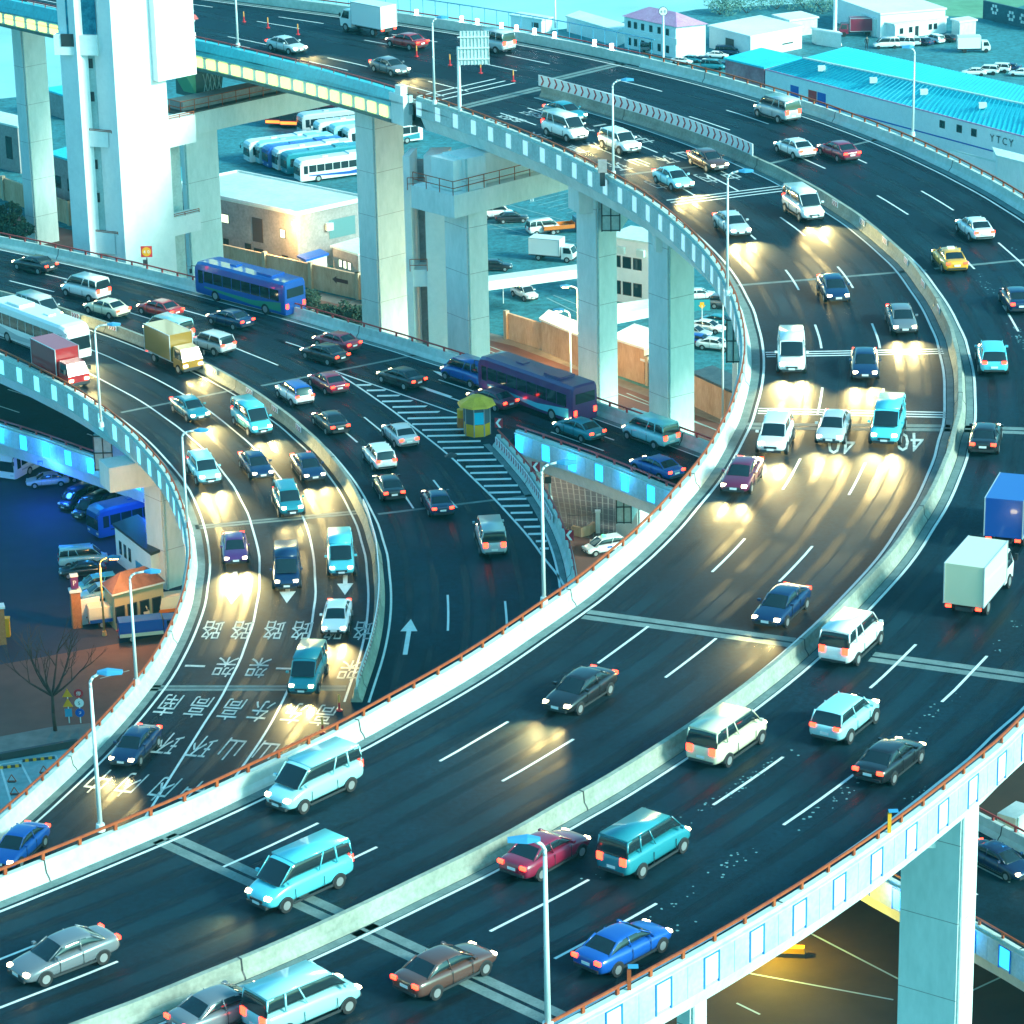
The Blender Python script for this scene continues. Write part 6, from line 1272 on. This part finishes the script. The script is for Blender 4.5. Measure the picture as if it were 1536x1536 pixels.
q = P(9, 955, 0); t = thing('yellow_bin', 'yellow barrier box beside the left brick pillar', 'box', tuple(q)); MB().box((0, 0, .75), (.7, .5, 1.4)).build('body', M_YEL, t); MB().box((0, 0, 1.5), (.76, .56, .12)).build('lid', M_YEL, t)
wallrun('low white and brown gate wall with framed panels beside the pillar', [(122, 938), (152, 932)], 2.0, .25, M_WHITE, False, 'gate_wall')
# striped wheel stops and folding parking locks in the pale bay
for px, py, l_ in ((8, 1152, 'black and yellow wheel stop at the left edge of the pale bay'), (58, 1140, 'black and yellow wheel stop in the second pale bay')):
    q = P(px, py, 0); t = thing('wheel_stop', l_, 'wheel stop', tuple(q), R(12)); MB().box((0, 0, .07), (2.2, .2, .13)).build('bar', M_DARK, t)
    s_ = MB()
    for k in range(4): s_.box((-.8+k*.53, 0, .075), (.24, .21, .14))
    s_.build('stripes', M_YEL, t)
for px, py, l_ in ((18, 1173, 'orange folding parking lock, left one in the pale bay'), (66, 1160, 'orange folding parking lock, right one in the pale bay'), (22, 1192, 'orange folding parking lock, lowest in the pale bay')):
    q = P(px, py, 0); t = thing('parking_lock', l_, 'parking lock', tuple(q)); MB().pipe([(-.3, 0, .05), (0, 0, .55), (.3, 0, .05), (-.3, 0, .05)], .035, k=5).build('frame', M_RUST, t); MB().box((0, 0, .03), (.5, .25, .06)).build('base', M_DARK, t)
kb_ = MB(); a, b = P(-10, 1143, 0), P(118, 1120, 0); d = (b-a).normalized(); n = Vector((-d.y, d.x, 0))*.3
MB().prism([(p.x, p.y) for p in (a, b, b+n, a+n)], 0, .5).build('low_kerb_wall', M_DARK, label='low dark kerb wall edging the pale parking bay', cat='kerb wall')
# signs by the bare tree
def sign_stack(px, py, faces, l_):
    q = P(px, py, 0); t = thing('road_sign', l_, 'road sign', tuple(q)); MB().tube((0, .06, 0), (0, .06, 2.5), .04).build('post', M_LAMP, t); z = 2.3
    for shp, m_, txt in faces:
        if shp == 'tri': MB().loft([[(-.36, 0, z-.28), (.36, 0, z-.28), (0, 0, z+.36)], [(-.36, -.03, z-.28), (.36, -.03, z-.28), (0, -.03, z+.36)]]).build('sign_face', m_, t)
        elif shp == 'round': MB().tube((0, 0, z), (0, -.03, z), .33, k=18).build('sign_face', m_, t)
        else: MB().box((0, -.015, z), (.5, .03, .6)).build('sign_face', m_, t)
        if txt: wall_text(t, txt, Vector((-1, -.03, 0)), Vector((1, -.03, 0)), .5, z, .36, M_DARK if m_ in (M_YEL, M_SIGNW) else M_SIGNW, .03)
        z -= .74
sign_stack(104, 1085, (('tri', M_YEL, ''), ('tri', M_YEL, ''), ('box', mat('pale_blue_board', (.05, .3, .5)), '')), 'post with two yellow warning triangles beside the bare tree')
sign_stack(121, 1085, (('round', M_SIGNR, '停'), ('round', M_SIGNW, '5'), ('round', M_BLUE, '↗')), 'post with red, white and blue round signs right of the bare tree')
# speed sign on the far rail, signs and kiosk at the gore
u, _ = cFAR.nearpx(222, 399, ZB+1); p, _t = cFAR.at(u, -.3, ZB+.9); t = thing('speed_sign', 'red and yellow 40 speed sign on the far rail in front of the pylon', 'road sign', tuple(p))
MB().tube((0, 0, 0), (0, 0, .9), .05).build('post', M_DARK, t); MB().box((0, -.02, 1.45), (1.0, .05, 1.0)).build('sign_face', M_SIGNR, t); MB().tube((0, -.045, 1.45), (0, -.07, 1.45), .42, k=20).build('ring', M_YEL, t); wall_text(t, '40', Vector((-1, -.075, 0)), Vector((1, -.075, 0)), .5, 1.45, .42, M_SIGNW, .02); MB().box((-.2, -.05, .45), (.3, .2, .5)).build('control_box', M_DARK, t)
kp = P(716, 650, ZB); t = thing('police_booth', 'octagonal yellow and grey booth with a yellow roof at the tip of the fork', 'booth', tuple(kp), R(10))
def ngon(r, z, k=8, a0=math.pi/8): return [(r*math.cos(a0+2*math.pi*i/k), r*math.sin(a0+2*math.pi*i/k), z) for i in range(k)]
MB().loft([ngon(1.02, 0), ngon(1.02, .95)]).build('base_panels', M_YEL, t); MB().loft([ngon(1.0, .95), ngon(1.0, 2.35)]).build('glazing', mat('booth_glass', (.10, .11, .12), .2), t)
MB().loft([ngon(1.5, 2.34), ngon(1.42, 2.5), ngon(.5, 3.0), ngon(.05, 3.05)]).build('roof', M_OLIVE, t)
fr = MB()
for x, y, z in ngon(1.02, 0): fr.tube((x, y, 0), (x, y, 2.35), .045, k=5)
fr.build('frame', M_GREY, t); q = MB(); a, b = ngon(1.03, 0)[5], ngon(1.03, 0)[6]; q.quad((a[0]*.97+b[0]*.03, a[1]-.01, 1.0), (b[0], b[1]-.01, 1.0), (b[0], b[1]-.01, 1.95), (a[0]*.97+b[0]*.03, a[1]-.01, 1.95)); q.build('window', mat('cyan_glass', (.02, .42, .55), .2), t, fix=False)
bb = P(693, 640, ZB); t = thing('crash_cushion', 'orange and yellow crash barrels left of the booth', 'barrel', tuple(bb))
MB().tube((0, 0, 0), (0, 0, .75), .38, k=12).build('barrel', M_BODY['orange'], t); MB().tube((0, 0, .77), (0, 0, 1.4), .36, k=12).build('barrel', M_YEL, t)
def arrow_sign(px, py, cv, l_, z=ZB):
    u, _ = cv.nearpx(px, py, z+1.6); p, _t = cv.at(u, 0, z+1.1); t = thing('curve_arrow_sign', l_, 'road sign', tuple(p), R(-18)); MB().tube((0, 0, 0), (0, 0, 1.1), .03).build('post', M_DARK, t); MB().box((0, 0, .75), (.6, .04, .75)).build('sign_face', M_CHEV, t)
    q = MB(); y = -.03; q.quad((.22, y, 1.1), (.02, y, 1.1), (-.24, y, .75), (-.04, y, .75)).quad((-.04, y, .75), (-.24, y, .75), (.02, y, .4), (.22, y, .4)); q.build('arrow', M_SIGNW, t, fix=False)
arrow_sign(741, 640, cG, 'white arrow curve sign right behind the booth'); arrow_sign(804, 705, cG, 'white arrow curve sign halfway along the gore parapet'); arrow_sign(852, 808, cG, 'white arrow curve sign lowest on the gore parapet')
q = P(676, 684, ZB); t = thing('road_debris', 'dark crumpled debris on the hatched gore', 'debris', tuple(q)); MB().loft([ngon(.5, 0, 7, .2), [(x*.7+.1, y*.6, .14) for x, y, z in ngon(.5, 0, 7, .2)], [(x*.3, y*.3+.1, .2) for x, y, z in ngon(.5, 0, 7, .2)]]).build('debris_mass', M_DARK, t)
# gantry sign seen from behind
u, _ = cA_IN.nearpx(696, 163, ZA+1); p, _t = cA_IN.at(u, .1, ZA+.8); t = thing('sign_gantry', 'back of a white-framed overhead sign on a post at the bridge joint', 'road sign', tuple(p)); H_ = top_z(p, 70)-p.z; k_ = ppm(p)
MB().tube((0, 0, 0), (0, 0, H_), .17, .14).build('post', M_LAMP, t); w_ = 42/k_; zc = H_-.1
MB().box((w_/2+.15, -.1, zc), (w_, .06, 2.9)).build('board', M_PANEL, t); g_ = MB()
for i in range(9): g_.box((.2+w_*i/8, -.16, zc), (.05, .05, 2.95))
for i in (-1, 0, 1): g_.box((w_/2+.1, -.2, zc+i*.95), (w_+.3, .10, .10))
g_.build('frame', M_LAMP, t)
# things on rails
u, _ = cA_IN.nearpx(912, 262, ZA+1); p, _t = cA_IN.at(u, .35, ZA+.2); t = thing('rail_cabinet', 'dark control box on the parapet at the foot of the lamp', 'cabinet', tuple(p)); MB().box((-.3, 0, 1.5), (.7, .5, 1.0)).build('box', M_GREY, t); MB().box((-.3, 0, .5), (.4, .5, 1.1)).build('bracket', M_DARK, t)
for px, py, l_ in ((1327, 1243, 'yellow reflector post with a small solar panel on the lower rail, right one'), (942, 1480, 'brown reflector post with a small solar panel on the lower rail, left one')):
    u, _ = cA_OUT.nearpx(px, py, ZA+1); p, _t = cA_OUT.at(u, -.1, ZA+.9); t = thing('reflector_post', l_, 'post', tuple(p)); MB().box((0, 0, .45), (.16, .10, .95)).build('post', M_YEL if px > 1000 else M_RUST, t); MB().box((.16, 0, 1.02), (.42, .3, .04)).build('solar_panel', M_LAMPHEAD, t)
u, _ = cG.nearpx(825, 748, ZB+1); p, _t = cG.at(u, -.4, ZB+.6)
q = P(822, 690, ZB+1.5); t = thing('camera_pole', 'blue and dark traffic camera pair on the lit yellow lamp post', 'camera', (P(822, 748, 0).x, P(822, 748, 0).y-.5, top_z(P(822, 748, 0), 700))); MB().box((0, 0, 0), (.8, .5, .5)).build('housing', M_BLUE, t); MB().box((0, -.1, -.9), (.55, .4, .6)).build('camera_box', M_DARK, t)
# yellow-lit ground pool under the viaduct
lb_ = P(1175, 1440, 0); t = thing('work_lamp', 'yellow-lit low beam with a work lamp under the viaduct', 'lamp', (lb_.x, lb_.y+.6, 0), R(-8)); MB().box((0, 0, .35), (2.6, .5, .5)).build('beam', M_YEL, t); MB().box((0, -.26, .12), (2.7, .05, .3)).build('base', M_DARK, t)
MB().tube((-.6, .3, 0), (-.6, .3, 2.6), .06).build('post', M_DARK, t); lh = MB().box((-.6, .1, 2.6), (.5, .3, .12)).build('lamp_head', mat('yellow_glow', (1, .8, .2), .4, emit=(1, .75, .1), es=10), t)
ld = bpy.data.lights.new('work_bulb', 'POINT'); ld.energy = 1100; ld.color = (1, .74, .03); ld.shadow_soft_size = .2; lo = bpy.data.objects.new('work_bulb', ld); col.objects.link(lo); lo.parent = lh; lo.location = (-.6, -.4, 2.3)
# curved gate wall by the taxi
pts = [(858, 803), (872, 806), (885, 803), (893, 797)]; wallrun('short curved beige gate wall behind the white taxi', pts, .8, .25, M_BRWALL, False, 'gate_wall')
q = P(897, 799, 0); t = thing('gate_post', 'white gate post beside the curved gate wall', 'gate post', tuple(q)); MB().box((0, 0, .9), (.35, .35, 1.8)).build('shaft', M_WHITE, t); MB().box((0, 0, 1.86), (.45, .45, .12)).build('cap', M_WHITE, t)
q = P(872, 800, 0); t = thing('iron_gate', 'dark iron gate behind the curved wall', 'gate', tuple(q)); g_ = MB()
for i in range(13): x = -1.1+i*.18; g_.tube((x, .5, 0), (x, .5, 1.7+.3*math.cos((x)*1.6)), .02, k=4)
g_.tube((-1.1, .5, .3), (1.06, .5, .3), .03, k=4); g_.tube((-1.1, .5, 1.4), (1.06, .5, 1.4), .03, k=4); g_.build('bars', M_DARK, t)
q = P(1060, 470, 0); t = thing('yellow_arrow_sign', 'white framed board with a yellow arrow in the parking area', 'road sign', (P(1053, 490, 0).x, P(1053, 490, 0).y, 0)); MB().tube((0, 0, 0), (0, 0, 2.2), .05).build('post', M_LAMP, t); MB().box((0, 0, 2.2), (1.6, .06, 1.1)).build('board', mat('teal_board', (.02, .25, .3), .5), t); g_ = MB(); g_.quad((-.2, -.04, 2.5), (.2, -.04, 2.5), (.2, -.04, 2.2), (-.2, -.04, 2.2)).quad((-.35, -.04, 2.2), (.35, -.04, 2.2), (0, -.04, 1.8)); g_.build('arrow', M_YEL, t, fix=False)
# people
def person(px, py, l_, top, legs):
    q = P(px, py, 0); me = bpy.data.meshes.new('person')
    J = [(0, 0, .95), (0, 0, 1.25), (0, 0, 1.45), (0, -.02, 1.66), (.11, 0, .9), (.12, .05, .5), (.12, .02, .08), (.12, -.12, .04), (-.11, 0, .9), (-.13, -.06, .5), (-.13, .0, .08), (-.13, -.14, .04), (.2, 0, 1.42), (.26, .02, 1.15), (.25, -.08, .9), (-.2, 0, 1.42), (-.27, .02, 1.15), (-.26, -.1, .92)]
    E = [(0, 1), (1, 2), (2, 3), (0, 4), (4, 5), (5, 6), (6, 7), (0, 8), (8, 9), (9, 10), (10, 11), (2, 12), (12, 13), (13, 14), (2, 15), (15, 16), (16, 17)]
    rad = [.14, .15, .10, .10, .09, .065, .045, .04, .09, .065, .045, .04, .06, .045, .035, .06, .045, .035]
    me.from_pydata(J, E, []); o = bpy.data.objects.new('person', me); col.objects.link(o); md = o.modifiers.new('skin', 'SKIN')
    for i, r in enumerate(rad): me.skin_vertices[0].data[i].radius = (r, r)
    me.skin_vertices[0].data[0].use_root = True; o.modifiers.new('sub', 'SUBSURF').levels = 1
    dg = bpy.context.evaluated_depsgraph_get(); m2 = bpy.data.meshes.new_from_object(o.evaluated_get(dg)); bpy.data.objects.remove(o)
    m2.materials.append(top); m2.materials.append(legs); m2.materials.append(mat('skin_tone', (.45, .28, .2), .6))
    for p_ in m2.polygons: z = p_.center.z; p_.material_index = 1 if z < .93 else (2 if z > 1.52 else 0); p_.use_smooth = True
    o = bpy.data.objects.new('person', m2); col.objects.link(o); o.location = q; tag(o, l_, 'person'); MB().tube((0, -.01, 1.68), (0, -.01, 1.80), .105, .07, 10).build('hair', M_DARK, o)
person(798, 302, 'person in a dark top and pale trousers crossing the marked yard', M_DARK, M_SIGNW); person(1300, 74, 'person in dark clothes walking in the far right yard', M_DARK, M_DARK)

# ------------------------------------------------------------------ trees and shrubs
def leaf_cloud(mb, c, rx, ry, rz, n, s, rnd):
    for _ in range(n):
        a = rnd.uniform(0, 2*math.pi); b = rnd.uniform(-1, 1); r = rnd.uniform(.55, 1)**.6
        p = Vector((c[0]+rx*r*math.cos(a)*math.sqrt(1-b*b), c[1]+ry*r*math.sin(a)*math.sqrt(1-b*b), c[2]+rz*r*b))
        d = Vector((rnd.gauss(0, 1), rnd.gauss(0, 1), rnd.gauss(0, 1))).normalized(); e = d.orthogonal().normalized(); k = s*rnd.uniform(.6, 1.3)
        mb.quad(p-d*k, p+e*k*.5, p+d*k, p-e*k*.5)
def shrub(px, py, r, h, l_, m_=M_LEAF, seed=1, group='dark shrubs along the street', name='shrub', cat='shrub'):
    rnd = random.Random(seed); q = P(px, py, 0); t = thing(name, l_, cat, tuple(q), group=group); mb = MB()
    for _ in range(6): leaf_cloud(mb, (rnd.uniform(-r, r)*.7, rnd.uniform(-r, r)*.4, h*rnd.uniform(.35, .75)), r*.6, r*.5, h*.4, 150, .16, rnd)
    mb.build('crown', m_, t, fix=False); st_ = MB()
    for _ in range(5): st_.tube((0, 0, 0), (rnd.uniform(-r, r)*.6, rnd.uniform(-r, r)*.3, h*.6), .04, .015, 5)
    st_.build('stems', M_BARK, t)
for i, (px, py, r, h, l_) in enumerate(((345, 418, .9, 1.6, 'dark shrub at the foot of the white pier right of the pylon'), (418, 455, 1.2, 1.8, 'dark shrub leftmost of the row above the far rail'), (440, 462, 1.0, 1.5, 'dark shrub second of the row above the far rail'), (462, 468, 1.4, 2.2, 'tallest dark shrub of the row above the far rail'), (490, 478, 1.2, 1.6, 'dark shrub fourth of the row above the far rail'), (512, 482, 1.2, 1.8, 'dark shrub fifth of the row above the far rail'), (532, 488, 1.1, 1.9, 'dark shrub next to the joint pier'),
                                    (256, 400, 1.2, 2.4, 'dark bush seen between pylon leg and pier'))): shrub(px, py, r, h, l_, seed=i+3)
def leafy_tree(px, py, h, r, l_, seed, m_=M_LEAF):
    rnd = random.Random(seed); q = P(px, py, 0); t = thing('tree', l_, 'tree', tuple(q)); tr_ = MB(); tr_.tube((0, 0, 0), (.1, 0, h*.5), .22, .13, 8); mb = MB()
    for i in range(9):
        a = rnd.uniform(0, 6.28); e = Vector((math.cos(a)*r*.6, math.sin(a)*r*.6, h*rnd.uniform(.5, .9))); tr_.tube((.05, 0, h*.35), e, .08, .03, 5); leaf_cloud(mb, e, r*.45, r*.45, h*.16, 260, .24, rnd)
    tr_.build('trunk', M_BARK, t); mb.build('crown', m_, t, fix=False)
leafy_tree(2, 375, 5.5, 3.0, 'dark leafy tree at the left edge beside the leftmost pier', 5); leafy_tree(22, 392, 4, 2.4, 'lower dark leafy tree beside the leftmost pier', 6)
for i, (px, py, r) in enumerate(((1080, 22, 4), (1120, 20, 5), (1165, 14, 5), (1205, 12, 4), (1235, 18, 4))): shrub(px, py, r*.8, 3.0, 'pale scrubby bush on the river bank, number %s from left' % ('one', 'two', 'three', 'four', 'five')[i], M_LEAF2, 20+i, 'scrub on the river bank')
# bare street tree
rnd = random.Random(12); q = P(83, 1096, 0); t = thing('bare_tree', 'bare pollarded street tree with knobbly upright branches', 'tree', tuple(q)); tr_ = MB(); br = MB()
H_ = top_z(q, 958); tr_.tube((0, 0, 0), (-.06, 0, H_*.2), .15, .12, 9); tr_.tube((-.06, 0, H_*.2), (-.02, .02, H_*.40), .12, .11, 9); tr_.build('trunk', M_BARK, t, smooth=True)
def branch(p, d, L_, r, dep):
    n = 3; q0 = p
    for i in range(n):
        d2 = (d+Vector((rnd.gauss(0, .16), rnd.gauss(0, .16), .10))).normalized(); q1 = q0+d2*L_/n; br.tube(q0, q1, r*(1-.22*i), r*(1-.22*(i+1)), 6); q0 = q1; d = d2
        if dep > 0 and i > 0: 
            a = rnd.uniform(0, 6.28); branch(q0, (d+Vector((math.cos(a)*.8, math.sin(a)*.8, .25))).normalized(), L_*.55, r*.5, dep-1)
    br.tube(q0-d*.03, q0+d*.05, r*.62, r*.5, 6)
    if dep > 0: branch(q0, d, L_*.5, r*.45, dep-1)
for a, el, L_ in ((3.0, .55, 2.6), (3.5, .9, 2.6), (2.3, 1.2, 2.8), (.2, .6, 2.5), (.7, .95, 2.8), (5.6, 1.1, 2.7), (1.2, 1.35, 3.0), (4.4, .8, 2.2)):
    branch(Vector((-.02, .02, H_*.38)), Vector((math.cos(a)*math.cos(el), math.sin(a)*math.cos(el)*.8, math.sin(el))), L_*H_/6.6, .105, 3)
br.build('crown', M_BARK, t)
# ------------------------------------------------------------------ the humid air over the river
hz = MB().box((0, 1050, 48), (2400, 2500, 102.4)).build('haze', bpy.data.materials.new('air'), kind='stuff')
am = hz.data.materials[0]; am.use_nodes = True; an_ = am.node_tree; an_.nodes.remove(an_.nodes['Principled BSDF'])
pv = an_.nodes.new('ShaderNodeVolumePrincipled'); pv.inputs['Color'].default_value = (.12, .92, 1.0, 1); pv.inputs['Density'].default_value = .00008; pv.inputs['Anisotropy'].default_value = .0
an_.links.new(pv.outputs[0], an_.nodes['Material Output'].inputs['Volume'])
scene.cycles.volume_bounces = 0
